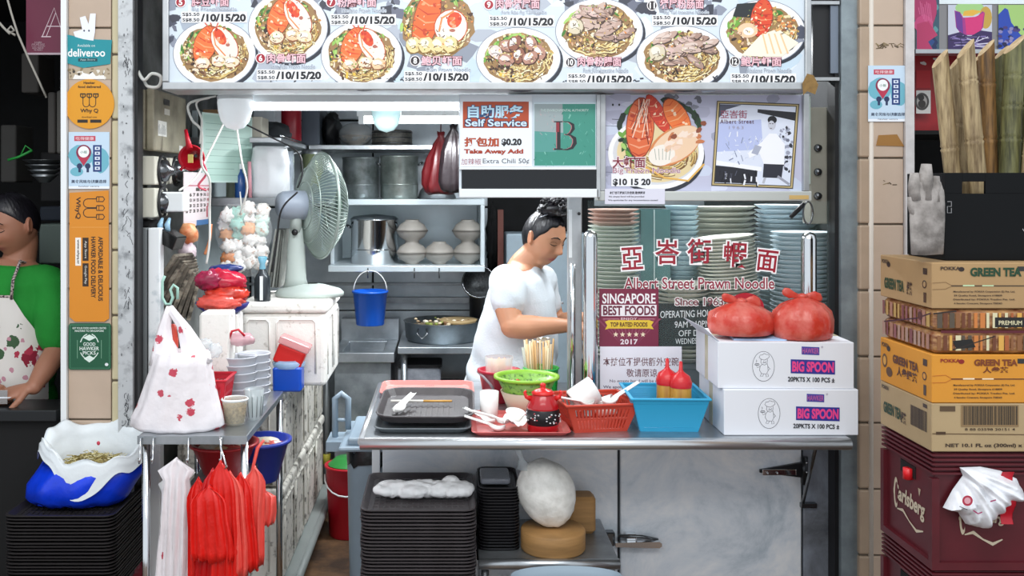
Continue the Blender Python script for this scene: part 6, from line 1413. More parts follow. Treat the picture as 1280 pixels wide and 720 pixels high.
# perforated baskets
def slotted_basket(name, label, cx_, cy_, wt, wb, dt, db, h, mt, slots, rz=0, ry=0, z=zc, bars=None, ncol=15, nrow=2):
    t = thing(name, label, 'basket', (cx_, cy_, z), rot=(0, ry, rz)); Mx = parmat(t)
    def wall(nm, f):   # f(u,v) -> outer face point; bars around slots
        m = MB(); nU, nV = ncol, nrow
        def seg(u0, u1, v0, v1):
            a, b, c_, d = f(u0, v0), f(u1, v0), f(u1, v1), f(u0, v1); n = (b-a).cross(d-a).normalized()*.0022
            vs = [a, b, c_, d, a+n, b+n, c_+n, d+n]; m.add(vs, [(0, 3, 2, 1), (4, 5, 6, 7), (0, 1, 5, 4), (1, 2, 6, 5), (2, 3, 7, 6), (3, 0, 4, 7)], False)
        e = slots
        for j in range(nV+1):
            v = .1+(.80)*j/nV; dv = .035 if 0 < j < nV else .0
            v0, v1 = (0, .12) if j == 0 else ((.86, 1) if j == nV else (v-dv, v+dv)); seg(0, 1, v0, v1)
        for j in range(nV):
            v0 = .12 if j == 0 else .1+.8*j/nV+.035; v1 = .86 if j == nV-1 else .1+.8*(j+1)/nV-.035
            for i in range(nU+1):
                u = .08+.84*i/nU; du = .84/nU*e/2
                u0, u1 = (0, .08+du) if i == 0 else ((.92-du, 1) if i == nU else (u-du, u+du)); seg(u0, u1, v0, v1)
        m.xf(Mx); build(nm, m, mt, t)
    def P4(x0, x1, y0, y1): pass
    wt2, wb2, dt2, db2 = wt/2, wb/2, dt/2, db/2
    L2 = lambda a, b, t_: a+(b-a)*t_
    wall('front_wall', lambda u, v: V((L2(-1, 1, u)*L2(wb2, wt2, v), -L2(db2, dt2, v), h*v)))
    wall('back_wall', lambda u, v: V((L2(1, -1, u)*L2(wb2, wt2, v), L2(db2, dt2, v), h*v)))
    wall('side_wall', lambda u, v: V((L2(wb2, wt2, v), L2(-1, 1, u)*L2(db2, dt2, v), h*v)))
    wall('side_wall', lambda u, v: V((-L2(wb2, wt2, v), L2(1, -1, u)*L2(db2, dt2, v), h*v)))
    m = MB().box(-wb2, wb2, -db2, db2, 0, .003); m.xf(Mx); build('bottom', m, mt, t)
    m = MB(); R0 = lambda e, z: [V((sx*(wt2+e), sy_*(dt2+e), z)) for sx, sy_ in ((-1, -1), (1, -1), (1, 1), (-1, 1))]
    m.loft([R0(0, h-.004), R0(.007, h-.002), R0(.007, h+.004), R0(-.003, h+.004), R0(-.003, h-.004)], cap=False, sm=False); m.xf(Mx); bevel(build('rim', m, mt, t), .0015, 1)
    return t
k0 = CAMD/FPX
M_OR = mat('rust_red_plastic', 'bf3d28', .4)
bb = slotted_basket('red_basket', 'rust red slotted basket of white cups beside the blue basket', X(747.5, .05), .155, .225, .165, .21, .16, .086, M_OR, .5, R(9), 0)
for lab, loc, rx, ry, r_, h_ in (('large white mug lying tilted in the red basket', (X(722, .12)-.015, .15, zc+.075), 0, 62, .043, .085), ('white cup lying deeper in the red basket behind the large mug', (X(748, .15), .20, zc+.045), 30, 70, .032, .06)):
    cupm('white_mug', lab, TR(loc, 10, rx, ry), r_, h_, taper=.88)
spoon('white soup spoon resting against the rim inside the red basket', TR((X(758, .1), .16, zc+.06), 12, 0, -12), s=.95)
spoon('white soup spoon lying flat over the cups in the red basket', TR((X(745, .1), .13, zc+.07), 200, 0, 4), s=.95)
M_BB = mat('sky_blue_plastic', '2fa3cf', .4)
bb2 = slotted_basket('blue_basket', 'sky blue fine mesh basket holding two sauce bottles', X(841, .04), .17, .232, .175, .24, .18, .104, M_BB, .42, R(-1.5), 0, ncol=26, nrow=12)
for nm, (px, yy, lab) in enumerate(((834, .20, 'squeeze bottle of mustard yellow sauce with red cap, further left in the blue basket'), (851, .16, 'squeeze bottle of mustard yellow sauce with red cap, nearer the white cartons'))):
    c = V((X(px, yy), yy, zc+.004)); k = (CAMD+yy)/FPX; t = thing('sauce_bottle', lab, 'bottle', c, group='sauce bottles in the blue basket')
    build('body', MB().lathe([(.001, 0), (12.5*k, 0), (13.5*k, 3*k), (13*k, 48*k), (10*k, 54*k)], 24, c), mat('sauce_yellow', 'cf9a3c', .3, col2='b0742a', scale=30, stretch=(1, 1, .2)), t)
    build('cap', MB().lathe([(13.4*k, 46*k), (14*k, 52*k), (11*k, 60*k), (4*k, 65*k), (2.4*k, 68*k), (2*k, 78*k), (.001, 78*k)], 24, c), mat('cap_red', 'cf2026', .3), t)
# white cartons
def carton(x0, x1, y0, y1, z0, z1, lab, nm, rz, seed):
    cx_, cy_ = (x0+x1)/2, (y0+y1)/2; t = thing('white_carton', lab, 'carton', (cx_, cy_, z0), rz, 'white cartons on the counter end'); Mx = parmat(t); hw, hd, h = (x1-x0)/2, (y1-y0)/2, z1-z0
    m = MB().box(-hw, hw, -hd, hd, 0, h); m.xf(Mx); bevel(build('body', m, M_WCARD, t), .002, 1)
    m = MB().box(-hw-.0006, -hw, -.02, .02, 0, h).box(-hw, hw, -.02, .02, h, h+.0006); m.xf(Mx); build('tape', m, mat('clear_tape', 'c9c2a4', .25), t)
    rot = Mx.to_3x3(); o = Mx @ V((-hw, -hd, 0)); pl_ = Plane(o, rot @ V((1, 0, 0)), (0, 0, 1)); W, H = 2*hw, h
    p = Print(pl_, .0008)
    # oval chef emblem
    ox, oy = W*.335, H*.48
    p.ell(ox, oy, .0335, .046, '4a4c58', 32); p.ell(ox, oy, .0322, .0447, 'e6e9f0', 32)
    def ln(pts, w_=.0014): p.line([(ox+a*.001, oy+b*.001) for a, b in pts], w_, '4a4c58')
    ln([(-8, 22), (-13, 27), (-10, 34), (-3, 35), (2, 39), (9, 36), (16, 36), (18, 29), (13, 24)]); ln([(-8, 22), (3, 19), (13, 24)])
    ln([(-7, 21), (-8, 12), (-4, 6), (4, 4), (11, 8), (12, 21)]); ln([(-1, 15), (1, 15)], .002); ln([(6, 15), (8, 15)], .002); ln([(-2, 10), (3, 12), (8, 10)], .002)
    ln([(-4, 6), (-10, 0), (-12, -12), (-6, -22), (8, -24), (14, -14), (13, 2), (11, 8)]); ln([(-10, 0), (-18, -4), (-22, 2), (-14, 4)]); ln([(-26, 4), (-12, 4), (-14, 8), (-24, 8), (-26, 4)], .002); ln([(-22, 12), (-20, 16), (-22, 20)]); ln([(13, 0), (20, -8), (14, -12)])
    ln([(-6, -22), (-10, -30), (-2, -30), (0, -24)]); ln([(8, -24), (8, -32), (15, -31), (13, -22)])
    bx, by = W*.70, H*.44
    rt = -.02
    p.poly([(W*.535, H*.335), (W*.86, H*.31), (W*.86, H*.61), (W*.535, H*.635)], '2c2f8f'); p.poly([(W*.615, H*.74), (W*.745, H*.725), (W*.745, H*.895), (W*.615, H*.91)], '3b3f9e'); p.done('print', t)
    m = MB(); letters(t, pl_, 'BIG SPOON', W*.698, H*.473, W*.3, H*.2, 'e8438a', .0016, .045, skew=-.0, mb=m, rot=rt)
    letters(t, pl_, 'HAWKER', W*.68, H*.818, W*.12, H*.11, 'b05a9a', .0016, .03, mb=m, rot=rt); letters(t, pl_, '®', W*.765, H*.9, .006, .006, '7a6a8a', .0016, mb=m)
    letters(t, pl_, '20PKTS X 100 PCS ±', W*.685, H*.2, W*.34, H*.095, '22222a', .0016, .03, mb=m, rot=rt); build('lettering', m, print_mat(), t)
    return t
carton(X(905, .03), X(1073, .03), .03, .33, zc, Z(487, .03), 'lower white carton printed BIG SPOON resting on the counter end', '', 0, 1)
zc2 = Z(487, .03)+.0006
carton(X(902, .04)-.006, X(1070, .04)-.004, .04, .34, zc2, zc2+(Z(429, .05)-Z(487, .05)), 'upper white carton printed BIG SPOON under the two red bags', '', R(-1.5), 2)
one('carton_flap', MB().add([V((X(903, .04), .045, zc2+.138))+V(p) for p in ((0, 0, 0), (-.004, .28, 0), (-.055, .26, .045), (-.05, .02, .045), (0, 0, -.002), (-.004, .28, -.002), (-.055, .26, .043), (-.05, .02, .043))], [(0, 1, 2, 3), (7, 6, 5, 4), (0, 4, 5, 1), (1, 5, 6, 2), (2, 6, 7, 3), (3, 7, 4, 0)]), M_WCARD, 'open white flap sticking out left of the upper carton', 'flap')
zt6 = zc2+(Z(429, .05)-Z(487, .05))+.001
one('blue_paper', obox(MB(), (X(948, .1), .14, zt6+.006), (.16, .14, .006), E3(4, 0, -3)), mat('pale_blue_card2', 'a9c9ea', .6), 'pale blue card sheet lying under the left red bag', 'card')
def knot_bag(px, wpx, py0, py1, y, lab, seed):
    k = (CAMD+y)/FPX; c = V((X(px, y), y+.07, zt6+(.011 if seed == 1 else .0005))); r = wpx/2*k; h = (Z(py0, y)-Z(py1, y)); t = thing('red_plastic_bag', lab, 'bag', c, group='knotted red bags on the cartons')
    m = MB(); rings = []
    prof = [(.8, 0), (.95, .04), (1.0, .2), (1.0, .42), (.9, .62), (.66, .78), (.36, .88), (.16, .93), (.1, .96)]
    for j, (s_, z) in enumerate(prof):
        q = []
        for i in range(48):
            a = 2*pi*i/48; f = 1+.05*noise.noise(V((cos(a)*1.4+seed*3, sin(a)*1.4, z*3)))+.09*z*z*sin(a*9+seed)+.05*z*sin(a*17+z*5)+.025*noise.noise(V((cos(a)*4, sin(a)*4+seed, z*7)))
            q.append(c+V((r*s_*f*cos(a), r*.8*s_*f*sin(a), h*z+(.004*noise.noise(V((a*2, z*6, seed))) if j else 0))))
        rings.append(q)
    m.loft(rings); build('body', m, mat('red_translucent', 'c63a2c', .3, col2='d9786a', scale=16, cut=(.3,.6), bump=1., bscale=26), t)
    build('knot', MB().ball(c+V((0, 0, h*.95)), .013, 12, 8, (1.3, 1, .8), fn=lambda d: 1+.3*noise.noise(d*3)), mat('red_translucent', '', 1), t)
    for sx in (-1, 1):
        m = MB(); m.loft([[c+V((sx*(.01+u*.05)+.0, -.0+ww*.6*sin(a)*.5, h*.95+u*.02-.026*u*u*(1 if sx > 0 else .2)+ww*cos(a))) for a in [2*pi*i/12 for i in range(12)]] for u, ww in ((0, .006), (.3, .010), (.6, .015), (.9, .013), (1.05, .005))]); m.v = [p+wavy(p, .004, 60, seed+sx) for p in m.v]
        build('tie_ear', m, mat('red_translucent', '', 1), t)
knot_bag(935, 84, 382, 426, .06, 'bulging red plastic bag with pinkish contents, standing nearer the award poster', 1)
knot_bag(1013, 78, 378, 434, .04, 'bulging knotted red plastic bag in front of the right chrome post', 2)
# ================================================================ LEFT STAINLESS TABLE
TT = Z(545, 0)
M_ROSE = mat('rose_print_film', 'f3eef0', .3, bump=.8, bscale=18)
def rose_film():
    if 'rose_film' in _M: return _M['rose_film']
    m = bpy.data.materials.new('rose_film'); _M['rose_film'] = m; m.use_nodes = True; nt = m.node_tree; N = nt.nodes; K = nt.links; b = N['Principled BSDF']; b.inputs['Roughness'].default_value = .3
    tc = N.new('ShaderNodeTexCoord'); v = N.new('ShaderNodeTexVoronoi'); v.inputs['Scale'].default_value = 17; v.inputs['Randomness'].default_value = .7; K.new(tc.outputs['Object'], v.inputs['Vector'])
    n = N.new('ShaderNodeTexNoise'); n.inputs['Scale'].default_value = 120; K.new(tc.outputs['Object'], n.inputs['Vector'])
    a = N.new('ShaderNodeMath'); a.operation = 'MULTIPLY_ADD'; a.inputs[1].default_value = .28; K.new(n.outputs[0], a.inputs[0]); K.new(v.outputs['Distance'], a.inputs[2])
    r = N.new('ShaderNodeValToRGB'); K.new(a.outputs[0], r.inputs[0]); K.new(r.outputs[0], b.inputs['Base Color'])
    e = r.color_ramp.elements; e[0].position = .35; e[0].color = (*L('c9475a'), 1); e[1].position = .38; e[1].color = (*L('f1ebee'), 1)
    n2 = N.new('ShaderNodeTexNoise'); n2.inputs['Scale'].default_value = 22; n2.inputs['Detail'].default_value = 5; K.new(tc.outputs['Object'], n2.inputs['Vector'])
    bp = N.new('ShaderNodeBump'); bp.inputs['Strength'].default_value = .9; bp.inputs['Distance'].default_value = .005; K.new(n2.outputs[0], bp.inputs['Height']); K.new(bp.outputs[0], b.inputs['Normal'])
    return m
tx0, tx1 = X(172, 0), X(309, 0)
t = thing('side_table', 'small stainless table with bags hooked on its front edge', 'table', ((tx0+tx1)/2, .33, 0))
bevel(build('top', MB().box(tx0, tx1, 0, .66, TT-.022, TT), mat('table_steel', 'aab0b4', .28, .85, var=.2), t), .003)
build('front_lip', MB().box(tx0, tx1, -.004, 0, TT-.024, TT+.001), M_STEELW, t)
for a in (tx0+.02, tx1-.012):
    for b in (.02, .64): build('leg', MB().tube([(a, b, 0), (a, b, TT-.023)], .012, 12), M_CHROME, t)
for px in (176, 192, 236, 277):
    a = X(px, -.01); build('hook', MB().tube([(a, -.004, TT-.005), (a, -.014, TT-.004), (a, -.016, TT-.06), (a, -.026, TT-.075), (a, -.034, TT-.06)], .0025, 6), M_CHROME, t)
# big white bag hanging from the green hook
c = P(222, 543, .12)
t = thing('rose_carrier_bag', 'large white carrier bag with small red roses hanging over the side table', 'bag', c)
def lobed(rows, y, dep, mt, nm, t, fold=.05, nf=9, seed=0, n=56):
    rings = []
    for j, (x0, x1, py) in enumerate(rows):
        a, b = P(x0, py, y), P(x1, py, y); cc = (a+b)/2; hw = (b-a).length/2; d_ = dep*min(1, hw/.08+.15); q = []
        for i in range(n):
            an = 2*pi*i/n; f = 1+fold*sin(an*nf+seed+j*.35)*(.5+.5*(1-j/len(rows)))+fold*.7*noise.noise(V((cos(an)*2.5+seed, sin(an)*2.5, j*.5)))
            q.append(cc+V((hw*cos(an)*(1 if f > 1 else f), d_*sin(an)*f, 0)))
        rings.append(q)
    m = MB().loft(rings); return build(nm, m, mt, t)
rf = rose_film()
lobed([(195, 262, 440), (190, 265, 455), (181, 269, 480), (172, 275, 505), (165, 279, 519), (163, 281, 530), (170, 275, 534.5)], .1, .075, rf, 'body', t, .07, 11, 1)
lobed([(208, 214, 382), (204, 215, 392), (198, 214, 408), (193, 216, 425), (189, 226, 442), (186, 230, 455)], .1, .05, rf, 'handle_strap', t, .12, 6, 2, 24)
lobed([(209, 216, 382), (211, 224, 392), (221, 238, 408), (224, 250, 425), (226, 258, 438), (226, 266, 452)], .1, .05, rf, 'handle_strap', t, .12, 6, 3, 24)
m = MB(); m.ball(P(216, 425, .13), 1, 16, 10, (.017, .012, .05), fn=lambda d: 1+.3*noise.noise(d*3)); build('red_contents', m, mat('orange_red_film', 'd8513f', .4, bump=.6), t)
lobed([(212, 232, 441), (212, 232, 450), (214, 231, 470), (216, 230, 482)], .04, .012, rf, 'front_flap', t, .05, 5, 1, 20)
t = thing('mint_hook', 'pale mint s shaped hook holding the rose carrier bag', 'hook', P(212, 381, .1))
build('wire', MB().tube([P(a, b, .1) for a, b in ((206, 345), (203, 352), (203, 372), (207, 380), (213, 380), (216, 372), (213, 362), (217, 356), (222, 360), (222, 374))], .0045, 8), mat('mint', 'a9d2c4', .4), t)
# white box and red basket behind the bag, cups
zt7 = TT+.0005
obj_ = one('white_styrofoam_block', MB().rbox(X(249, .3), X(285, .3), .31, .42, Z(490, .3), Z(392, .3), .008), M_FOAMW, 'upright white foam block behind the carrier bag under the red bundle', 'foam block')
t = slotted_basket('red_wall_basket', 'red plastic slotted basket beside the rose carrier bag on the side table', X(262, .2), .22, .12, .085, .14, .11, .135, M_RED, .4, R(0), 0, z=zt7, ncol=8, nrow=3)
for k, (px, py) in enumerate(((256, 432), (268, 438))):
    crumple('film_ball', ('crumpled clear film ball at the left in the red table basket', 'crumpled clear film ball at the right in the red table basket')[k], 'film', P(px, py, .2), (.024, .024, .022), M_FILM, k, 3)
c = V((X(291, .12), .15, zt7)); k = (CAMD+.13)/FPX; t = thing('noodle_tub', 'clear round tub of dried shrimp flakes at the front of the side table', 'tub', c)
build('wall', MB().lathe([(12*k, 0), (13*k, 2*k), (16*k, 29*k), (16.5*k, 32*k), (15.5*k, 32*k), (12*k, 3*k)], 26, c), mat('tub_clear', 'd9d3c2', .12, alpha=.35), t); build('flakes', MB().lathe([(.001, 2*k), (12*k, 2.5*k), (14.6*k, 24*k), (6*k, 27*k), (.001, 28*k)], 26, c), mat('shrimp_flakes', 'b09a72', .9, col2='5f4c30', scale=90), t)
build('rim', MB().lathe([(16*k, 30*k), (17.5*k, 31.5*k), (16*k, 33*k), (15.5*k, 31.5*k), (16*k, 30*k)], 26, c), M_WHITE, t)
c = V((X(316, .2), .22, zt7)); k = (CAMD+.2)/FPX; t = thing('tall_tumbler', 'empty fluted clear tumbler standing beside the tub of flakes', 'glass', c)
build('body', MB().lathe([(9*k, 0), (9.5*k, 4*k), (13*k, 38*k), (12*k, 38*k), (8.5*k, 6*k), (.001, 6*k)], 24, c), mat('tumbler_glass', 'cfd9db', .05, alpha=.4), t)
for i in range(12): a = 2*pi*i/12; build('flute', MB().tube([c+V((9.6*k*cos(a), 9.6*k*sin(a), 4*k)), c+V((12.6*k*cos(a), 12.6*k*sin(a), 30*k))], .0012, 4), mat('flute_grey', '6f7a7c', .2), t)
for i, (px, py0, py1, y, w_, lab) in enumerate(((299, 408, 500, .36, 22, 'nested milky takeaway tubs behind the tub of flakes'), (318, 430, 497, .42, 20, 'taller column of milky takeaway tubs behind the clear tumbler'))):
    for j in range(6):
        k = (CAMD+y)/FPX; z0 = zt7 + j*.026; c = V((X(px, y), y, z0)); mm = MB().lathe([(w_*.72*k, 0), (w_*.75*k, .003), (w_*.98*k, .045), (w_*1.02*k, .047), (w_*1.0*k, .05), (w_*.93*k, .046), (w_*.7*k, .004)], 24, c)
        one('takeaway_tub', mm, mat('milky_tub', 'd6dae2', .3, alpha=.85), 'milky takeaway tub in the '+('lower column behind the tub of flakes' if i == 0 else 'column behind the clear tumbler'), 'tub', 'takeaway tubs, column %s' % ('behind the flakes' if i == 0 else 'behind the tumbler'))
t = thing('pink_lidded_bag', 'pinkish clear bag with red edge lying on the takeaway tubs', 'bag', P(300, 428, .38)); m = MB(); m.ball(P(300, 424, .36), 1, 20, 10, (.05, .03, .022), fn=lambda d: 1+.25*noise.noise(d*3)); build('film', m, mat('pink_film2', 'e2b3bc', .15, alpha=.65, bump=.6), t)
build('red_edge', MB().tube([P(286, 424, .33), P(290, 414, .33), P(298, 412, .33), P(306, 420, .33)], .004, 6), M_RED, t)
# red bundle with blue tray, above
t = thing('red_bundle', 'glossy red plastic bundle in a dark blue tray above the carrier bag', 'bundle', P(278, 391, .5))
for j, (px, py, sx, sz, colr) in enumerate(((277, 352, .085, .045, 'c21f3c'), (284, 368, .075, .035, 'd8402f'), (262, 350, .05, .035, '9b2347'), (275, 378, .08, .03, 'e0584c'))):
    m = MB(); m.ball(P(px, py, .5-.012*j), 1, 34, 18, (sx, .05, sz), fn=lambda d: 1+.22*noise.noise(V((d.x*3+j, d.y*3, d.z*6)))+.1*noise.noise(d*9)); build('red_film', m, mat('film_'+colr, colr, .18, bump=.9, bscale=34, var=.3, scale=20), t)
build('blue_tray', MB().loft([[P(278, py, .5)+V((sx*cos(a), .06*sin(a), 0)) for a in [2*pi*i/24 for i in range(24)]] for py, sx in ((391, .055), (384, .085), (378, .095))]), mat('navy_plastic', '2b2f86', .35), t)
m = MB(); m.ball(P(282, 336, .52), 1, 20, 10, (.06, .03, .016), fn=lambda d: 1+.3*noise.noise(d*4)); build('navy_film', m, mat('navy_film', '24336e', .2, bump=.7), t)
one('bundle_stand', MB().rbox(X(252, .5), X(300, .5), .46, .56, TT+.001, Z(391.5, .5), .01), M_FOAMW, 'white foam stand carrying the red bundle behind the side table things', 'foam block')
# bowls under the table
for (px, py0, py1, w_, colr, lab, y) in ((325, 548, 600, 76, '2b3c9e', 'blue plastic basin of folded film hanging under the back of the side table', .42), (280, 552, 592, 84, 'b3262c', 'translucent red basin under the side table', .22)):
    c = P(px, py1, y); k = (CAMD+y)/FPX; t = thing('plastic_basin', lab, 'basin', c); h = (py1-py0)*k; r = w_/2*k
    build('body', MB().lathe([(r*.55, 0), (r*.6, .006), (r*.93, h*.9), (r*1.04, h*.93), (r*1.04, h), (r*.9, h), (r*.55, .01), (.001, .01)], 30, c), mat('basin_'+colr, colr, .3, alpha=.85 if colr[0] == 'b' else 1), t)
    random.seed(int(px)); 
    for j in range(12):
        a = random.uniform(0, 6.3); q = c+V((r*.5*cos(a), r*.4*sin(a), h*.85)); m = MB(); m.ball(q, 1, 12, 8, (random.uniform(.03, .05), .03, random.uniform(.01, .02)), fn=lambda d: 1+.3*noise.noise(d*4+V((j, 0, 0)))); build('folded_film', m, mat('folded_%d' % (j % 4), ('d9b98c', 'e8dcc4', 'c9544c', 'efe3d0')[j % 4], .4, bump=.5, var=.2, scale=50), t)
    t2 = one('basin_shelf', MB().box(c.x-r*.8, min(c.x+r*.8, tx1-.03), y-.1, y+.12, c.z-.02, c.z-.0005), M_STEELD, ('steel ledge under the blue basin below the side table', 'steel ledge under the red basin below the side table')[px == 280], 'ledge')
# hanging carrier bags --------------------------------------------------
def drape_bag(px0, px1, pt, pb, y, mt, seed, nm='carrier_bag', lab='', grp=None, neck=.25, dep=.012, mouth=0):
    k = (CAMD+y)/FPX; rings = []; n = 40; cxm_ = (px0+px1)/2; random.seed(seed); ph = random.uniform(0, 6)
    for u, ww in ((0, neck*.5), (.03, neck*1.2), (.07, neck*2.2), (.14, .78), (.25, .86), (.45, .9), (.7, 1.0), (.9, 1.03), (1, .95)):
        q = []; hw = (px1-px0)/2*ww; cy_ = pt+(pb-pt)*u; cc = P(cxm_+3*sin(u*3+ph), cy_, y)
        for i in range(n):
            a = 2*pi*i/n; side = sin(a); x = cos(a)*hw*k
            fold_ = .011*sin(cos(a)*13+ph+u*1.5)*min(1, u*3)+.008*noise.noise(V((cos(a)*4, u*3, seed)))
            q.append(cc+V((x, side*dep*(1 if u > .1 else .6)+fold_, (random.uniform(-.006, .006) if u == 1 else 0)+.01*abs(cos(a))*(-1 if u < .2 else 0))))
        rings.append(q)
    return one(nm, MB().loft(rings), mt, lab, 'bag', grp)
RL = ('white rose printed carrier bag hooked nearest the tray stack, front sheet', 'white carrier bag hanging behind the front white sheet', 'white carrier bag at the inner side of the white bunch')
wf = mat('white_carrier', 'f0f0f0', .3, bump=.7, bscale=24)
drape_bag(196, 238, 572, 745, .0, rf, 3, lab=RL[0], neck=.5); drape_bag(205, 245, 578, 690, .035, wf, 5, lab=RL[1], neck=.5); drape_bag(196, 226, 590, 750, .055, wf, 8, lab=RL[2], neck=.5)
reds = [mat('red_carrier_a', 'e3231c', .3, bump=.7, bscale=30), mat('red_carrier_b', 'c9161a', .3, bump=.7, bscale=30), mat('red_carrier_c', 'ee5a50', .3, bump=.7, bscale=30)]
RB = ((232, 268, 596, 740, -.03, 0), (244, 282, 585, 738, -.05, 1), (258, 296, 575, 735, -.06, 0), (270, 308, 588, 722, -.045, 2), (284, 322, 590, 712, -.03, 0), (298, 334, 582, 705, -.01, 2), (238, 290, 606, 700, -.075, 0), (262, 306, 600, 745, -.02, 1), (308, 344, 610, 655, .02, 2))
LB = ('red carrier bag at the outer left of the red bunch', 'darker red carrier bag second in the red bunch', 'red carrier bag hanging longest at the middle of the bunch', 'pale red carrier bag right of the middle of the bunch', 'bright red carrier bag fourth from the white bags', 'pale red carrier bag with long pleats near the table leg', 'gathered red carrier bag lying over the others in front', 'dark red carrier bag seen between the front ones', 'short pale red carrier bag hanging by the rear table leg')
for j, (a, b, c_, d, y, mi) in enumerate(RB): drape_bag(a, b, c_, d, y-.01, reds[mi], 20+j, lab=LB[j], grp='red carrier bags hooked on the side table')
one('long_wire_hook', MB().tube([P(275, 546, -.03), P(276, 560, -.05), P(280, 572, -.07), P(283, 584, -.08), P(279, 588, -.07)], .003, 6), M_CHROME, 'long wire hook gathering the red carrier bags', 'hook')
one('orange_hanging_strap', MB().tube([P(308, 612, .06), P(316, 585, .06), P(322, 560, .07), P(330, 550, .08)], [.006, .005, .006, .004], 8), reds[2], 'twisted pale red strap hanging below the blue basin', 'strap')
one('dark_red_bag_heap', MB().ball(P(160, 712, .42), 1, 20, 12, (.07, .05, .05), fn=lambda d: 1+.25*noise.noise(d*4)), mat('maroon_film', '7c1c30', .3, bump=.8), 'dark maroon plastic heap at the foot of the left post', 'bag')

# ================================================================ BLUE BAG WITH BEAN SPROUTS ON THE LEFT TRAY STACK
yB = .28; zB = zt3
c = V((X(112, yB), yB, zB+.001)); t = thing('blue_bag', 'bright blue plastic bag open at the top, standing on the far left tray stack', 'bag', c)
rows = [(36, 160, 640), (32, 170, 620), (38, 178, 600), (46, 186, 578), (52, 190, 566)]
def ringpts(x0, x1, py, yy, dep, fold, seed, n=64, tilt=0):
    a, b = P(x0, py, yy), P(x1, py, yy); cc = (a+b)/2; hw = (b-a).length/2
    return [cc+V((hw*cos(an), dep*sin(an)*(1+fold*sin(an*9+seed)), tilt*cos(an)+fold*.12*sin(an*6+seed)+.01*noise.noise(V((cos(an)*3, sin(an)*3, seed))))) for an in [2*pi*i/n for i in range(n)]]
rings = [ringpts(44, 154, 626, .26, .085, .02, 1), ringpts(34, 162, 618, .26, .11, .03, 1), ringpts(36, 172, 602, .26, .12, .04, 1.3), ringpts(48, 184, 586, .27, .125, .05, 1.6), ringpts(56, 188, 574, .28, .12, .05, 2)]
inner = [[p+V((0, 0, -.002)) for p in ringpts(60, 184, 576, .28, .115, .05, 2)], ringpts(64, 172, 600, .27, .10, .05, 2)]
m = MB().loft(rings+inner); zm = min(p.z for p in m.v); m.v = [p+V((0, 0, zB+.001-zm if 1 else 0)) if p.z < zm+.004 else p for p in m.v]
build('body', m, mat('blue_bag_film', '0d3fe0', .28, var=.25, scale=9, bump=.9, bscale=22), t)
# white liner folded over the rim
def liner(u, v):
    an = 2*pi*u; hw, dp = .178, .125; cc = P(122, 564, .28)
    r_ = [.74, .86, .99, 1.08, 1.13, 1.16][min(5, int(v*5))] + (v*5-int(v*5))*.06*(1 if v < .6 else .2)
    drop = [-.09, -.03, .018, .024, .004, -.022][min(5, int(v*5))]; nx = [-.03, .018, .024, .004, -.022, -.022][min(5, int(v*5))]; z = drop+(nx-drop)*(v*5-int(v*5))
    k_ = 1.0+2.2*max(0, -sin(an+.05))**14*(v > .65); jag = .016*sin(an*5+1)+.008*sin(an*11)+.014*noise.noise(V((cos(an)*3, sin(an)*3, v*2)))
    lift = .045*max(0, sin(an))-.05*max(0, -sin(an-.15))**3+.03*abs(cos(an))**2
    return cc+V((hw*.92*r_*cos(an), dp*r_*sin(an)*.95, z*k_+jag*(.3+v*.7)+lift))
m = MB().grid(liner, 96, 15, thick=(0, .0, -.001)); build('white_liner', m, mat('liner_white', 'e6ecef', .35, bump=.8, bscale=26), t)
pr = MB(); random.seed(2)
for (px, py) in ((72, 560), (123, 550), (118, 598), (92, 590)): pr.ball(P(px, py+4, .21 if py > 580 else .3), .006, 8, 6, (1, .5, 1.2))
build('rose_spots', pr, mat('rose_red', 'cf4058', .5), t)['kind'] = 'stuff'
random.seed(44); m = MB(); cc = P(114, 572, .26); build('sprout_bed', MB().lathe([(.001, .03), (.05, .028), (.085, .008), (.09, -.02), (.001, -.02)], 20, cc-V((0, 0, .03))), mat('sprout_bed', 'b8a86c', .8, col2='6d5f34', scale=60), t)
for k in range(420):
    a, r_ = random.uniform(0, 6.3), math.sqrt(random.random())*.085; p0 = cc+V((r_*cos(a), r_*.9*sin(a), -.025+.03*(1-r_/.085)+random.uniform(0, .012))); b = random.uniform(0, 6.3); l = random.uniform(.012, .03)
    p1 = p0+V((l*cos(b), l*sin(b), random.uniform(-.004, .01))); p2 = p1+V((l*.6*cos(b+.8), l*.6*sin(b+.8), random.uniform(-.006, .004))); m.col = L(random.choice(('d9cf9c', 'b9a866', 'e9e2bc', '8f7f48', 'c8bb80'))); m.tube([p0, p1, p2], .0014, 4)
build('bean_sprouts', m, print_mat(.5), t)['kind'] = 'stuff'

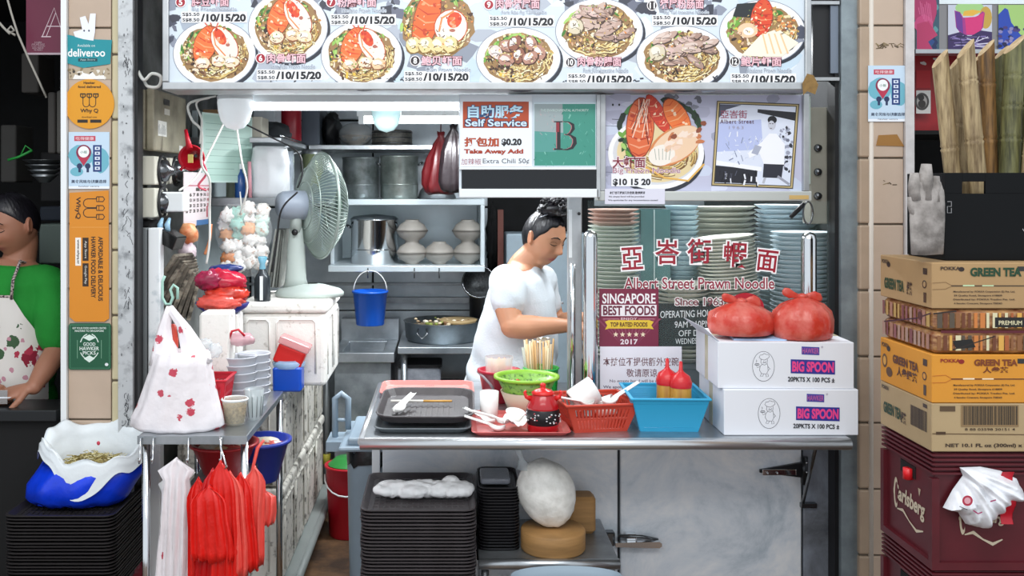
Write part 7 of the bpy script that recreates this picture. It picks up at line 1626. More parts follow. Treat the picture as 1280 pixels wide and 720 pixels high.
# ================================================================ LEFT NEIGHBOUR STALL
t, pl, h = sign_sheet('maroon_poster', 'maroon hygiene grade poster with outlined letter A, hanging left of the pillar', 'poster', RECT(33, -30, 77, 66), .56, '6c1f3c')
p = Print(pl, h); p.line([(53, 46), (68, 10), (80, 46)], 1, 'e0c9d0'); p.line([(58, 46), (70, 16)], .8, 'e0c9d0'); p.line([(59, 33), (77, 33)], 1, 'e0c9d0'); p.rect(52, 45.4, 64, 46.6, 'e0c9d0'); p.rect(33, 66, 77, 68.5, 'b9a6ae'); p.done('print', t)
for k in range(5): letters(t, pl, ('A CLEAN', 'AND SAFE PLACE', 'TO EAT, CHECKED', 'EACH YEAR BY', 'THE AGENCY')[k], 48, 53+k*2.4, (9, 16, 17, 14, 11)[k], 1.7, 'cbb3bb', h+.0006)
random.seed(23)
one('dangling_rope', MB().tube([P(8, -6, .5), P(14, 16, .5), P(22, 42, .5), P(36, 74, .52), P(48, 100, .54), P(58, 122, .56)], .004, 6), mat('dirty_rope', 'a9a59c', .9), 'pale rope hanging across the dark left stall', 'rope')
one('knotted_cord', MB().tube([P(-6, 22, .5), P(4, 34, .5), P(12, 42, .5), P(18, 38, .49), P(14, 33, .5), P(9, 38, .5), P(19, 44, .5)], .0045, 6), mat('dirty_rope', '', 1), 'short knotted pale cord at the edge of the left stall', 'cord')
Mdk = [mat('dark_store_%d' % i, c_, .8) for i, c_ in enumerate(('2a2a2c', '3b3a38', '4a4744', '1c2430', '5a5854'))]
for j, (a, b, c_, d, y, mi, lab) in enumerate(((59, 69, 115, 192, .9, 2, 'dim grey shutter board standing by the maroon poster'), (70, 80, 113, 192, .9, 4, 'second dim grey shutter board nearer the pillar'), (0, 20, 156, 228, 1.2, 1, 'dark grey locker in the back of the left stall'), (26, 48, 66, 116, 1.3, 2, 'mottled grey bundle box under the maroon poster'), (50, 82, 190, 252, 1.4, 0, 'dark shelf box behind the man'), (49, 82, 258, 276, 1.1, 3, 'dark blue crate on the shelf behind the man'), (48, 82, 280, 330, 1.0, 4, 'grey green chair back behind the man'))):
    bevel(one('stored_box', MB().rbox(X(a, y), X(b, y), y, y+.18, Z(d, y), Z(c_, y), .01), Mdk[mi] if j != 6 else mat('chair_back_green', '5f6d66', .5), lab, 'box'), .004)
t = thing('steel_bowls', 'spiral patterned dim steel bowls stacked behind the man', 'bowls', P(55, 232, 1.0))
for k in range(4): build('bowl', MB().lathe([(.02, 0), (.05+.01*k, .03), (.055+.01*k, .032), (.02, .006)], 20, P(56, 228-k*6, 1.0)), M_STEELD, t)
t = thing('green_hanger', 'green plastic clip hanger glimpsed in the dark left stall', 'hanger', P(25, 198, .8)); build('bar', MB().tube([P(10, 200, .8), P(24, 196, .8), P(40, 188, .8)], .005, 8), mat('hanger_green', '1e8a36', .5), t); build('arch', MB().tube([P(26, 194, .8), P(32, 182, .8), P(40, 188, .8)], .003, 6), mat('hanger_green', '', 1), t)
t = thing('prep_table', 'dark steel table edge in front of the man in the left stall', 'table', (X(10, .5), .5, 0)); zt8 = Z(508, .48)
bevel(build('top', MB().box(-2.4, X(70, .42), .42, .60, zt8-.04, zt8), mat('dark_table_steel', '2c2e30', .4, .5), t), .004); build('front_panel', MB().box(-2.4, X(70, .42), .45, .58, .0, zt8-.04), M_BLACKR, t)
one('paper_sheet', MB().grid(lambda u, v: P(0, 496, .5)+V((-.08+.13*u, -.04+.1*v, .004+.02*u*0)), 4, 3, thick=(0, 0, -.001)), mat('paper_bright', 'f2f4f8', .7), 'white paper lying on the dark table under the man hand', 'paper')

# ================================================================ RIGHT NEIGHBOUR
y9 = .62
t = thing('red_back_panel', 'red pressed metal back panel with white scratches, behind the sugar canes', 'panel', (X(1220, y9), y9+.1, Z(160, y9)))
build('panel', MB().box(1.53, 2.3, y9+.25, y9+.27, Z(165, y9+.25), Z(55, y9+.25)), mat('panel_red', 'b30d1a', .4, var=.25, scale=8), t)
pr = Print(PxPlane(y9+.249), .001); random.seed(3)
for (px, py) in ((1170, 74), (1180, 80), (1154, 79), (1150, 99), (1216, 77), (1265, 75), (1185, 92)): pr.ell(px, py, 4, 2, 'e9dcd6', 8, rg=.3, a=.3)
pr.rect(1145, 88, 1163, 110, 'd01420'); pr.done('scratches', t)
t, pl, h = sign_sheet('monkey_sticker', 'small white square sticker with a dark round emblem on the red panel', 'sticker', RECT(1145, 113, 1163, 142), y9+.2, 'e9e6e2')
p = Print(pl, h); p.ell(1152, 127, 9, 11, '4a4644', 20); p.ell(1152, 127, 6.5, 8, 'b9b4b0', 16); p.ell(1151, 122, 4, 4, '2c2826', 12); p.ell(1152, 130, 5, 5, '3a3432', 12); p.done('print', t)
t = thing('drink_picture_row', 'lit row of drink pictures above the sugar canes', 'sign', P(1210, 64, .55)); yq = .55
build('frame', MB().box(X(1143, yq), X(1400, yq), yq+.004, yq+.06, Z(66, yq), Z(-40, yq)), mat('frame_grey', '8d8b8c', .4, .4), t)
build('lower_rail', MB().box(X(1143, yq), X(1400, yq), yq-.01, yq+.06, Z(67, yq), Z(62, yq)), M_ALU, t)
pl = PxPlane(yq); p = Print(pl, .0); random.seed(6)
p.rect(1145, -10, 1174, 62, '3c5a6c')
for k in range(30): p.ell(random.uniform(1146, 1172), random.uniform(0, 60), 3, 4, random.choice(('2b4a86', '1f2f5c', '5f9a9c')), 7, rg=.3)
p.ell(1156, 8, 15, 30, 'b83a6c', 20, rg=.05); p.ell(1155, 30, 12, 12, 'cf4a80', 16, rg=.1); p.poly([(1146, 30), (1160, 26), (1172, 44), (1160, 52), (1166, 62), (1146, 62)], 'bd3a68')
for k in range(8): p.line([(1148+k*2, random.uniform(0, 10)), (1150+k*2.2, random.uniform(18, 30))], .8, 'dd6a9a')
p.rect(1185, 6, 1240, 62, 'cdd2e0'); p.ell(1212, 10, 18, 9, 'a9d68a', 20); p.ell(1232, 22, 8, 14, 'c9a44a', 16)
p.poly([(1193, 13), (1200, 15), (1204, 22), (1220, 22), (1228, 14), (1231, 16), (1229, 34), (1222, 44), (1202, 44), (1195, 34)], 'a8388a'); p.poly([(1206, 22), (1219, 21), (1230, 16), (1227, 36), (1220, 43), (1208, 43)], 'd9387c'); p.poly([(1194, 14), (1200, 16), (1203, 24), (1204, 42), (1196, 36)], '6a3a94'); p.poly([(1203, 20), (1216, 20), (1227, 14), (1216, 12), (1205, 14)], 'e8b84a')
p.poly([(1185, 44), (1200, 40), (1212, 46), (1226, 38), (1240, 40), (1240, 62), (1185, 62)], '3a2a5c')
for k in range(24): p.line([(random.uniform(1187, 1236), random.uniform(44, 60)), (random.uniform(1187, 1238), random.uniform(44, 60))], random.uniform(.5, 1.4), random.choice(('8a7ab4', 'd9d4ea', '241a40')))
p.rect(1248, 6, 1300, 62, 'a9cf7a'); p.poly([(1248, 18), (1256, 10), (1260, 12), (1264, 28), (1276, 44), (1300, 50), (1300, 62), (1248, 62)], '2a4ab0')
for k in range(26): p.ell(random.uniform(1249, 1284), random.uniform(34, 60), 3, 2.4, random.choice(('1c1c4a', '4a3a78', '8a86b8', '15204a')), 7, rg=.3)
p.rect(1174, -2, 1300, 5, 'eef8fb'); p.done('drink_print', t)
one('shutter_shelf', MB().box(X(1143, .75), X(1400, .75), .75, 1.2, Z(168, .75), Z(163, .75)), M_BLACKR, 'black shelf edge under the red panel', 'shelf')

# stack: crates and cartons
XC = X(1165, -.4); YF, YB = -.4, -.09
M_CRATE = mat('dark_red_crate', '5a1620', .45, var=.2, scale=6)
def print_side(t, Mx, x0, y0, y1, z0, h):
    return Plane(Mx @ V((x0, y1, z0)), Mx.to_3x3() @ V((0, -1, 0)), (0, 0, 1))
def crate(z0, z1, lab, txt=True):
    t = thing('beer_crate', lab, 'crate', (XC+.2, (YF+YB)/2, z0), group='dark red beer crates under the cartons'); xr = XC+.42; h = z1-z0
    b = MB().box(XC+.012, xr-.012, YF+.012, YB-.012, z0, z1-.004); bevel(build('body', b, M_CRATE, t), .004)
    for k in range(5): build('rib', MB().box(XC+.002, xr, YF+.002, YB-.002, z1-.012-k*.012, z1-.0065-k*.012), M_CRATE, t)
    for z in (z0, ): build('base_rim', MB().box(XC, xr, YF, YB, z0, z0+.02), M_CRATE, t)
    for (a, b_) in ((XC, YF), (XC, YB-.02), (xr-.02, YF), (xr-.02, YB-.02)): build('corner_post', MB().box(a, a+.02, b_, b_+.02, z0+.02, z1-.07), M_CRATE, t)
    yc = (YF+YB)/2
    build('hand_hole', MB().box(XC+.0105, XC+.013, yc-.04, yc+.05, z1-.105, z1-.072), M_BLACKR, t); build('bottle_cap', MB().lathe([(.001, .03), (.014, .03), (.014, 0), (.001, 0)], 14, (XC+.005, yc-.01, z1-.112)), mat('cap_bright_red', 'e02028', .3), t)
    for nm, pl_, W in (('side', Plane((XC+.0115, YB-.03, z0), (0, -1, 0), (0, 0, 1)), (YB-YF)-.06), ('front', Plane((XC+.055, YF+.0115, z0), (1, 0, 0), (0, 0, 1)), .16)):
        m = MB(); letters(t, pl_, 'Carlsberg', W*.5, h*.42, W*.74, h*(.17 if nm == 'side' else .1), 'cdbfa6', .001, .03, shear=.15, mb=m, skew=-.02); build('crate_lettering', m, print_mat(), t)
        p = Print(pl_, .001); p.line([(W*.22, h*.29), (W*.36, h*.31), (W*.52, h*.25), (W*.68, h*.21), (W*.84, h*.25)], [.003, .009, .004, .009, .003], 'cdbfa6'); p.poly([(W*.72, h*.60), (W*.78, h*.60), (W*.75, h*.53)], 'b9a98e')
        p.ell(W*.19, h*.43, W*.055, h*.14, 'cdbfa6', 20, a0=.9, a1=5.4); p.ell(W*.2, h*.43, W*.035, h*.10, '5a1620', 20); p.done('swash_print', t)
zc0 = Z(565, -.4)
crate(zc0-.308, zc0, 'dark red beer crate with script lettering directly under the bottom carton'); crate(zc0-.618, zc0-.31, 'dark red beer crate second down, mostly below the frame'); crate(zc0-.928 if zc0 > .93 else .0, zc0-.62, 'dark red beer crate standing on the floor')
one('red_ribbon', MB().grid(lambda u, v: P(1253+v*14+6*sin(v*3), 590+u*66, -.43)+V((0, .01*sin(u*9), 0)), 10, 5, thick=(0, .001, 0)), M_RED, 'red strap dangling beside the white carrier bag on the crate', 'strap')
Z1, Z2, Z3, Z4, Z5 = zc0, Z(504, -.4), Z(443, -.4), Z(386, -.4), Z(328, -.4)
def drinkbox(z0, z1, col, lab, kind, dx=0):
    t = thing('drink_carton', lab, 'carton', (XC+.2, -.245, z0), group='drink cartons stacked on the crates'); h = z1-z0-.001; xr = XC+.42; x0 = XC+dx
    mt = mat('carton_'+col, col, .7, var=.05, scale=10) if kind != 'shrink' else mat('shrink_wrapped', 'b98d5c', .14, col2='7a4630', scale=26, bump=.7, bscale=30, stretch=(1, 1, 3))
    if kind == 'shrink':
        for r_ in range(2): bevel(build('wrapped_pack', MB().rbox(x0+.002, xr, YF+.002, YB, z0+.001+r_*h/2, z0+(r_+1)*h/2, .02), mt, t), .004)
    else: bevel(build('body', MB().box(x0, xr, YF, YB, z0+.0005, z0+h), mt, t), .002, 1)
    F = Plane((x0, YF, z0), (1, 0, 0), (0, 0, 1)); S = Plane((x0, YB, z0), (0, -1, 0), (0, 0, 1)); W = .42; D = YB-YF
    p = Print(F, .001); q = Print(S, .001); m = MB(); dk = '3a2a20'
    if kind in ('green', 'orange'):
        e = '8a6a44' if kind == 'green' else 'b8641c'
        p.line([(0, h*.56), (.035, h*.58), (.05, h*.51), (.24, h*.505)], .0014, e); p.line([(0, h*.42), (.035, h*.43), (.05, h*.49), (.24, h*.495)], .0014, e); p.line([(.05, h*.5), (.24, h*.5)], .0022, '2e2a22')
        p.rect(.08, h*.49, .11, h*.52, 'bcd8ac' if kind == 'green' else 'f4e4c4'); p.rect(.13, h*.49, .16, h*.515, 'bcd8ac' if kind == 'green' else 'f4e4c4')
        p.ell(.076, h*.86, .008, .006, '2a1a14' if kind == 'green' else '8a1a14', 12); p.rect(.222, h*.82, .24, h*.92, '2c2c2c')
        letters(t, F, 'POKKA', .047, h*.88, .05, h*.07, dk if kind == 'green' else '8e2418', .0016, .03, mb=m)
        letters(t, F, 'GREEN TEA', .165, h*.80 if kind == 'green' else h*.84, .13 if kind == 'green' else .11, h*.17 if kind == 'green' else h*.12, '163f24' if kind == 'green' else '7a3a14', .0016, .05, mb=m)
        if kind == 'orange': letters(t, F, '人参茶', .165, h*.69, .065, h*.12, '6b2e12', .0016, .03, mb=m)
        for j, s_ in enumerate(('Manufactured by: POKKA Corporation (S) Pte. Ltd.', '39 Quality Road, Singapore 618809', 'Distributed by: POKKA Trading Pte. Ltd.', '4 Senoko Crescent, Singapore 758265')):
            letters(t, F, s_, .135-.016*(j in (1, 3)), h*(.37-.085*j), .16-.035*(j in (1, 3)), h*.045, dk, .0016, .02, mb=m)
        letters(t, S, 'POKKA', .035, h*.86, .045, h*.09, dk, .0016, .03, mb=m); q.ell(.055, h*.8, .012, .008, '2a1a14', 12)
        if kind == 'green':
            letters(t, S, 'GREEN TEA', .09, h*.35, .12, h*.23, '163f24', .0016, .05, mb=m); letters(t, S, '绿茶', .185, h*.33, .03, h*.3, dk, .0016, .03, mb=m)
        else:
            letters(t, S, 'GREEN TEA', .16, h*.62, .15, h*.17, '5a2e12', .0016, .05, mb=m); letters(t, S, '人参绿茶', .17, h*.38, .12, h*.2, '4a2410', .0016, .03, mb=m); q.ell(.03, h*.5, .016, .02, '5a3a1a', 14); q.ell(.03, h*.5, .01, .013, 'd8a03c', 14); q.ell(.06, h*.28, .02, .014, '5a3a1a', 14)
        q.rect(.262, h*.72, .285, h*.86, '3a2a20'); q.ell(.27, h*.5, .012, h*.09, '3a2a20', 14); q.ell(.27, h*.5, .008, h*.06, col, 14); q.rect(.265, h*.1, .28, h*.32, '4a3828')
    if kind == 'bar':
        p.rect(.075, h*.52, .225, h*.97, '8f7450'); random.seed(1); a = .08
        while a < .22: w_ = random.choice((.001, .002, .003)); p.rect(a, h*.56, a+w_, h*.95, '1c1814'); a += w_+random.choice((.0012, .002))
        p.rect(.02, h*.84, .06, h*.95, '5a4630'); p.line([(0, h*.38), (.25, h*.36)], .002, '5a4228'); p.rect(.01, h*.36, .035, h*.42, '4a3420')
        letters(t, F, '8 88 03598 20151 4', .15, h*.47, .13, h*.05, dk, .0016, .01, mb=m); letters(t, F, 'NET 10.1 FL oz (300ml) x 24 cans', .165, h*.13, .26, h*.09, dk, .0016, .03, mb=m)
        letters(t, S, 'POKKA', .035, h*.9, .045, h*.08, dk, .0016, .03, mb=m); letters(t, S, 'GREEN TEA', .08, h*.45, .11, h*.22, '163f24', .0016, .05, mb=m); letters(t, S, '绿茶', .15, h*.4, .03, h*.25, dk, .0016, .03, mb=m)
        a = .19
        while a < .285: w_ = random.choice((.001, .002, .003)); q.rect(a, h*.35, a+w_, h*.78, '2c241c'); a += w_+random.choice((.0012, .002))
        q.rect(.262, h*.85, .285, h*.93, '3a2a20')
    if kind == 'shrink':
        random.seed(12)
        for r_ in range(2):
            zz_ = r_*h/2
            for k in range(16): p.rect(.01+k*.016, zz_+.01, .01+k*.016+random.uniform(.006, .014), zz_+h*.42, random.choice(('d9a54c', 'a85a2c', '6b3a20', 'd8cfa8', 'c97a3a', '8a5a34', '54483a')))
            for k in range(12): q.rect(.01+k*.024, zz_+.01, .01+k*.024+random.uniform(.01, .02), zz_+h*.42, random.choice(('a67a68', '8a5a5c', 'b99a5c', '7a4a4c', 'a88a7c')))
        p.rect(.16, h*.6, .3, h*.82, '14120f'); p.poly([(.06, h*.12), (.11, h*.16), (.10, h*.34), (.05, h*.3)], '14120f'); p.rect(.02, h*.47, .25, h*.53, '5a1420')
        p.line([(0, h*.9), (.06, h*.96)], .004, '2a1c14'); p.line([(.05, h*.1), (.16, h*.4)], .003, '2a1c14'); q.line([(.02, h*.4), (.12, h*.55), (.22, h*.7), (.3, h*.9)], .004, '3a2030'); q.ell(.24, h*.78, .015, .012, '4a2c2c', 10)
        letters(t, F, 'PREMIUM', .2, h*.7, .06, h*.09, 'd8cfa8', .0016, .02, mb=m)
    p.done('front_print', t); q.done('side_print', t)
    if m.v: build('lettering', m, print_mat(), t)
    return t
drinkbox(Z1, Z2, 'b29a74', 'lowest brown drink carton with barcode, resting on the beer crate', 'bar')
drinkbox(Z2, Z3, 'd9932f', 'bright orange drink carton above the barcode carton', 'orange')
drinkbox(Z3, Z4, 'shrink', 'two layers of shrink wrapped drink packs between the orange and the top cartons', 'shrink', .003)
drinkbox(Z4, Z5, 'ae8d62', 'topmost brown green tea carton under the black crate', 'green')
# carrier bag slung over the crate
cB = P(1228, 658, -.44); t = thing('white_carrier_bag', 'crumpled white carrier bag with a red round print on the beer crate front', 'bag', cB)
OUT = [(1178, 634), (1190, 612), (1203, 594), (1199, 584), (1225, 583), (1250, 588), (1270, 598), (1277, 614), (1264, 627), (1250, 631), (1241, 647), (1222, 658), (1206, 654), (1197, 640)]
def crm(u, v):
    s_ = u*len(OUT) % len(OUT); i = int(s_); f = s_-i; a = OUT[i]; b = OUT[(i+1) % len(OUT)]; ex, ey = a[0]+(b[0]-a[0])*f, a[1]+(b[1]-a[1])*f
    x, y = 1228+(ex-1228)*v, 618+(ey-618)*v; ph = math.atan2(y-578, x-1190); ds = math.hypot(y-578, x-1190)/90
    h_ = .045*(1-v**4)+.011*ds*sin(ph*19+1.5*sin(ds*4))+.006*ds*sin(ph*41)+.012*noise.noise(V((x*.045, y*.045, 1)))+.014
    p_ = P(x, y, YF+.001); p_.y -= max(h_, .002) if v < .999 else .003; return p_
build('body', MB().grid(crm, 140, 26, thick=(0, .0015, 0)), mat('carrier_white', 'eceef3', .3, bump=.8, bscale=40), t)
pr = Print(PxPlane(-.44), .045); pr.ell(1198, 619, 6.5, 6.5, 'b8344c', 20); pr.ell(1198, 619, 4, 4, 'e4a8b2', 16); pr.line([(1205, 631), (1211, 635), (1216, 633)], 1.6, 'a83a68'); pr.line([(1226, 620), (1233, 618)], 1.6, 'a83a68'); pr.line([(1188, 626), (1198, 630)], .9, '55505a'); pr.done('print', t)
# black crate of sugar cane
y1 = -.33; zk = Z5+.0005; kx0 = X(1181, y1); t = thing('black_cane_crate', 'tall black plastic crate full of sugar canes on the top carton', 'crate', (kx0+.17, y1+.13, zk)); ztop = Z(216, y1)
xr = kx0+.34
bevel(build('front_wall', MB().box(kx0, kx0+.095, y1, y1+.01, zk, ztop).box(kx0+.095, xr, y1, y1+.01, zk, ztop).box(kx0, kx0+.0951, y1, y1+.01, zk, ztop) if 0 else MB().box(kx0, xr, y1, y1+.01, zk, Z(242, y1)).box(kx0, X(1203, y1), y1, y1+.01, Z(242, y1), ztop).box(X(1232, y1), xr, y1, y1+.01, Z(242, y1), ztop).box(X(1203, y1), X(1232, y1), y1, y1+.01, Z(227, y1), ztop), mat('crate_black', '06080b', .6, spec=.2), t), .001)
build('side_wall', MB().box(kx0, kx0+.01, y1+.01, y1+.21, zk, ztop), mat('crate_black', '', 1), t); build('side_wall', MB().box(xr-.01, xr, y1+.01, y1+.24, zk, ztop), mat('crate_black', '', 1), t); build('back_wall', MB().box(kx0+.01, xr-.01, y1+.23, y1+.24, zk, ztop), mat('crate_black', '', 1), t)
build('bottom', MB().box(kx0+.01, xr-.01, y1+.01, y1+.23, zk, zk+.01), mat('crate_black', '', 1), t)
pr = Print(PxPlane(y1), .001); pr.line([(1184, 252), (1189, 252), (1189, 258), (1184, 258), (1184, 266), (1189, 266), (1189, 260)], 1, '8a8a8c'); pr.line([(1278, 286), (1280, 289)], 1, '9a9a9c'); pr.done('marks', t)
M_CANE = [mat('cane_pale', 'b5a079', .6, col2='6a563a', scale=14, stretch=(6, 6, .6), bump=.4), mat('cane_brown', '9c7440', .6, col2='4f381f', scale=14, stretch=(6, 6, .6), bump=.4), mat('cane_green', '77764a', .55, col2='3c3d24', scale=14, stretch=(6, 6, .6), bump=.4)]
def cane(px0, py0, px1, py1, y, wpx, mi, lab, nodes, cut=1):
    a, b = P(px0, py0, y), P(px1, py1, y); b = a+(b-a)*1.0; k = (CAMD+y)/FPX; r = wpx/2*k; d = (b-a); L_ = d.length; dn = d.normalized(); ux = dn.cross(V((0, 1, 0))).normalized(); uy = dn.cross(ux).normalized()
    t = thing('sugar_cane', lab, 'sugar cane', b, group='sugar canes in the black crate'); rings = []; n = 18; z = 0
    # from the bottom (b) up to the slanted cut at the top (a)
    pts = [(0, 1)]; nd = sorted(1-u for u in nodes)
    for u in nd: pts += [(u-.02, 1.0), (u-.006, 1.10), (u+.004, .93), (u+.014, 1.06), (u+.03, .99)]
    pts += [(1, 1.0)]
    for u, s_ in pts:
        q = []
        for i in range(n):
            an = 2*pi*i/n; off = ux*(r*s_*cos(an))+uy*(r*s_*sin(an)); base = b-d*u
            if u == 1: base = base-dn*(cut*r*(.9+.9*cos(an)))*1.2
            q.append(base+off)
        rings.append(q)
    m = MB(); m.loft(rings, cap=False); build('stalk', m, M_CANE[mi], t)
    m = MB(); m.add(rings[-1], [list(range(n))], False); build('cut_face', m, mat('cane_cut', 'd6bd96', .7, col2='a98f68', scale=30), t)
cane(1176, 84, 1202, 320, -.20, 20, 0, 'pale grey sugar cane farthest left in the black crate', (.43, .74))
cane(1195, 86, 1211, 320, -.15, 15, 0, 'thin pale sugar cane just right of the leftmost one', (.3, .6, .8))
cane(1208, 72, 1231, 320, -.24, 21, 0, 'pale sugar cane with the sharpest cut tip, third from the left', (.12, .42, .7))
cane(1221, 80, 1226, 320, -.12, 12, 1, 'thin brown sugar cane half hidden behind the sharp tipped one', (.25, .6))
cane(1233, 70, 1240, 320, -.18, 19, 1, 'brown sugar cane with dark bands in the middle of the crate', (.14, .42, .7))
cane(1252, 74, 1249, 320, -.15, 16, 2, 'dark thin green sugar cane behind the greenish thick one', (.2, .5, .8))
cane(1268, 68, 1257, 320, -.22, 24, 2, 'thick greenish sugar cane with ring joints', (.11, .26, .42, .64))
cane(1286, 66, 1282, 320, -.16, 22, 2, 'green sugar cane at the right edge of the view', (.2, .5))
cane(1292, 140, 1276, 320, -.26, 16, 0, 'short pinkish sugar cane leaning at the right edge', (.3,))
# hand shaped dirty glove standing behind the carton
c = P(1158, 317, -.2); t = thing('work_glove', 'dirty white work glove propped fingers up beside the cane crate', 'glove', c); Mg2 = mat('dirty_glove', 'a9a39f', .9, col2='6f6a66', scale=20, bump=.6)
yG = -.365
def flat_tube(pts, rs, fl): return MB().tube([P(a, b, yG) for a, b in pts], [r_*(CAMD+yG)/FPX for r_ in rs], 14, flat=1)
m = MB(); rings = []
for py, hw in ((317.5, 20), (300, 21), (275, 22), (255, 22), (240, 21), (228, 17)):
    cc = P(1159, py, yG); rings.append([cc+V((hw*.0021*cos(a), .018*sin(a)*(1 if py > 235 else .7), .004*noise.noise(V((cos(a)*3, sin(a), py*.1))))) for a in [2*pi*i/28 for i in range(28)]])
build('palm', m.loft(rings), Mg2, t)
for nm, pts, rs in (('finger', [(1145, 250), (1143, 232), (1143, 216)], [8, 7.5, 5]), ('finger', [(1157, 250), (1157, 225), (1158, 205)], [9.5, 9, 6]), ('finger', [(1168, 252), (1168, 235), (1169, 220)], [8, 7.5, 5]), ('finger', [(1175, 260), (1176, 246), (1176, 237)], [5, 4.5, 3.5]), ('thumb', [(1143, 270), (1139, 256), (1138, 246)], [5, 4.5, 3.5])):
    build(nm, flat_tube(pts, rs, .8), Mg2, t)
# the carton below is wide enough to carry it
# ================================================================ PEOPLE
def remesh(mb, vox, smooth=2):
    me = bpy.data.meshes.new('tmp'); me.from_pydata([tuple(p) for p in mb.v], [], mb.f)
    bm = bmesh.new(); bm.from_mesh(me); bmesh.ops.recalc_face_normals(bm, faces=bm.faces); bm.to_mesh(me); bm.free()
    o = bpy.data.objects.new('tmp', me); COL.objects.link(o)
    md = o.modifiers.new('r', 'REMESH'); md.mode = 'VOXEL'; md.voxel_size = vox
    if smooth: s_ = o.modifiers.new('s', 'SMOOTH'); s_.iterations = smooth; s_.factor = .5
    dg = bpy.context.evaluated_depsgraph_get(); out = bpy.data.meshes.new_from_object(o.evaluated_get(dg))
    bpy.data.objects.remove(o); bpy.data.meshes.remove(me); return out
def mesh_part(name, me, mats, parent, colour=None, move=None):
    inv = parmat(parent).inverted()
    if move:
        for v in me.vertices: v.co = move(v.co.copy(), v.normal.copy())
    if colour:
        at = me.color_attributes.new('Col', 'FLOAT_COLOR', 'POINT'); buf = []
        for v in me.vertices: buf += [*colour(v.co), 1]
        at.data.foreach_set('color', buf)
    me.transform(inv); me.materials.clear()
    for m_ in mats: me.materials.append(m_)
    me.polygons.foreach_set('use_smooth', [True]*len(me.polygons)); me.update()
    o = bpy.data.objects.new(name, me); COL.objects.link(o); o.parent = parent; return o
G = lambda d, s: math.exp(-(d/s)**2)
def head_pt(d, fem=True, grow=0.):
    """surface of the head for a unit direction d; x forward, z up"""
    x, y, z = d.x*.098, d.y*.076, d.z*.116
    if d.z < 0: y *= 1-.20*(-d.z)**1.4; 
    if d.z < -.1 and d.x < .2: x *= 1-.35*min(1, (-d.z-.1)*1.1)*min(1, (.2-d.x))
    if d.x > 0: x *= .94+.04*d.z
    if d.x > .1:
        yy, zz = y, z
        x += .024*G(yy, .011+.006*max(0, -zz*20))*G(zz+.028, .014)+.012*G(yy, .009)*G(zz+.008, .02)      # nose
        x += .006*G(zz+.034, .007)*G(abs(yy)-.013, .007)                                                 # nostrils
        x += .005*G(zz-.026, .010)*G(abs(yy)-.028, .026)                                                 # brow
        x -= .010*G(zz-.006, .012)*G(abs(yy)-.031, .016)                                                 # sockets
        x += .006*G(zz-.004, .007)*G(abs(yy)-.031, .013)                                                 # lids
        x += .009*G(zz+.060, .007)*G(yy, .020)+.007*G(zz+.071, .006)*G(yy, .017)-.004*G(zz+.0655, .002)*G(yy, .02)   # lips
        x += .009*G(zz+.096, .016)*G(yy, .022)                                                            # chin
        x += .006*G(zz+.030, .022)*G(abs(yy)-.042, .018)                                                 # cheeks
        if fem: x += .003*G(zz+.05, .03)*G(abs(yy)-.05, .02)
    return V((x, y, z))*(1+grow)
def head_mb(M, fem=True, n=96, m_=72):
    m = MB(); rings = []
    for i in range(1, m_):
        a = -pi/2+pi*i/m_; rings.append([M @ head_pt(V((cos(a)*cos(b), cos(a)*sin(b), sin(a))), fem) for b in [2*pi*k/n for k in range(n)]])
    m.loft(rings)
    for s_ in (-1, 1):   # ears
        q = MB(); q.ball((0, 0, 0), 1, 16, 12, (.018, .008, .031), fn=lambda d: 1+.12*d.z); m.join(q, M @ Matrix.Translation((-.006, s_*.076, -.006)) @ Matrix.Rotation(R(-12), 4, 'Y') @ Matrix.Rotation(R(s_*22), 4, 'Z'))
        q = MB(); q.tube([(.016*cos(a)*.9, 0, .027*sin(a)) for a in [R(-60)+R(300)*k/14 for k in range(15)]], .0042, 8); m.join(q, M @ Matrix.Translation((-.006, s_*.083, -.004)) @ Matrix.Rotation(R(-12), 4, 'Y') @ Matrix.Rotation(R(s_*25), 4, 'Z'))
    return m
def limb(m, pts, rs, n=18):
    P_ = [V(p) for p in pts]; out = []; ro = []
    for i in range(len(P_)-1):
        p0 = P_[max(i-1, 0)]; p1 = P_[i]; p2 = P_[i+1]; p3 = P_[min(i+2, len(P_)-1)]
        for s_ in range(5):
            u = s_/5; out.append(.5*((2*p1)+(p2-p0)*u+(2*p0-5*p1+4*p2-p3)*u*u+(3*p1-3*p2+p3-p0)*u**3)); ro.append(rs[i]+(rs[i+1]-rs[i])*(u*u*(3-2*u)))
    out.append(P_[-1]); ro.append(rs[-1]); m.tube(out, ro, n); m.ball(P_[0], rs[0], n, 8); m.ball(P_[-1], rs[-1], n, 8)
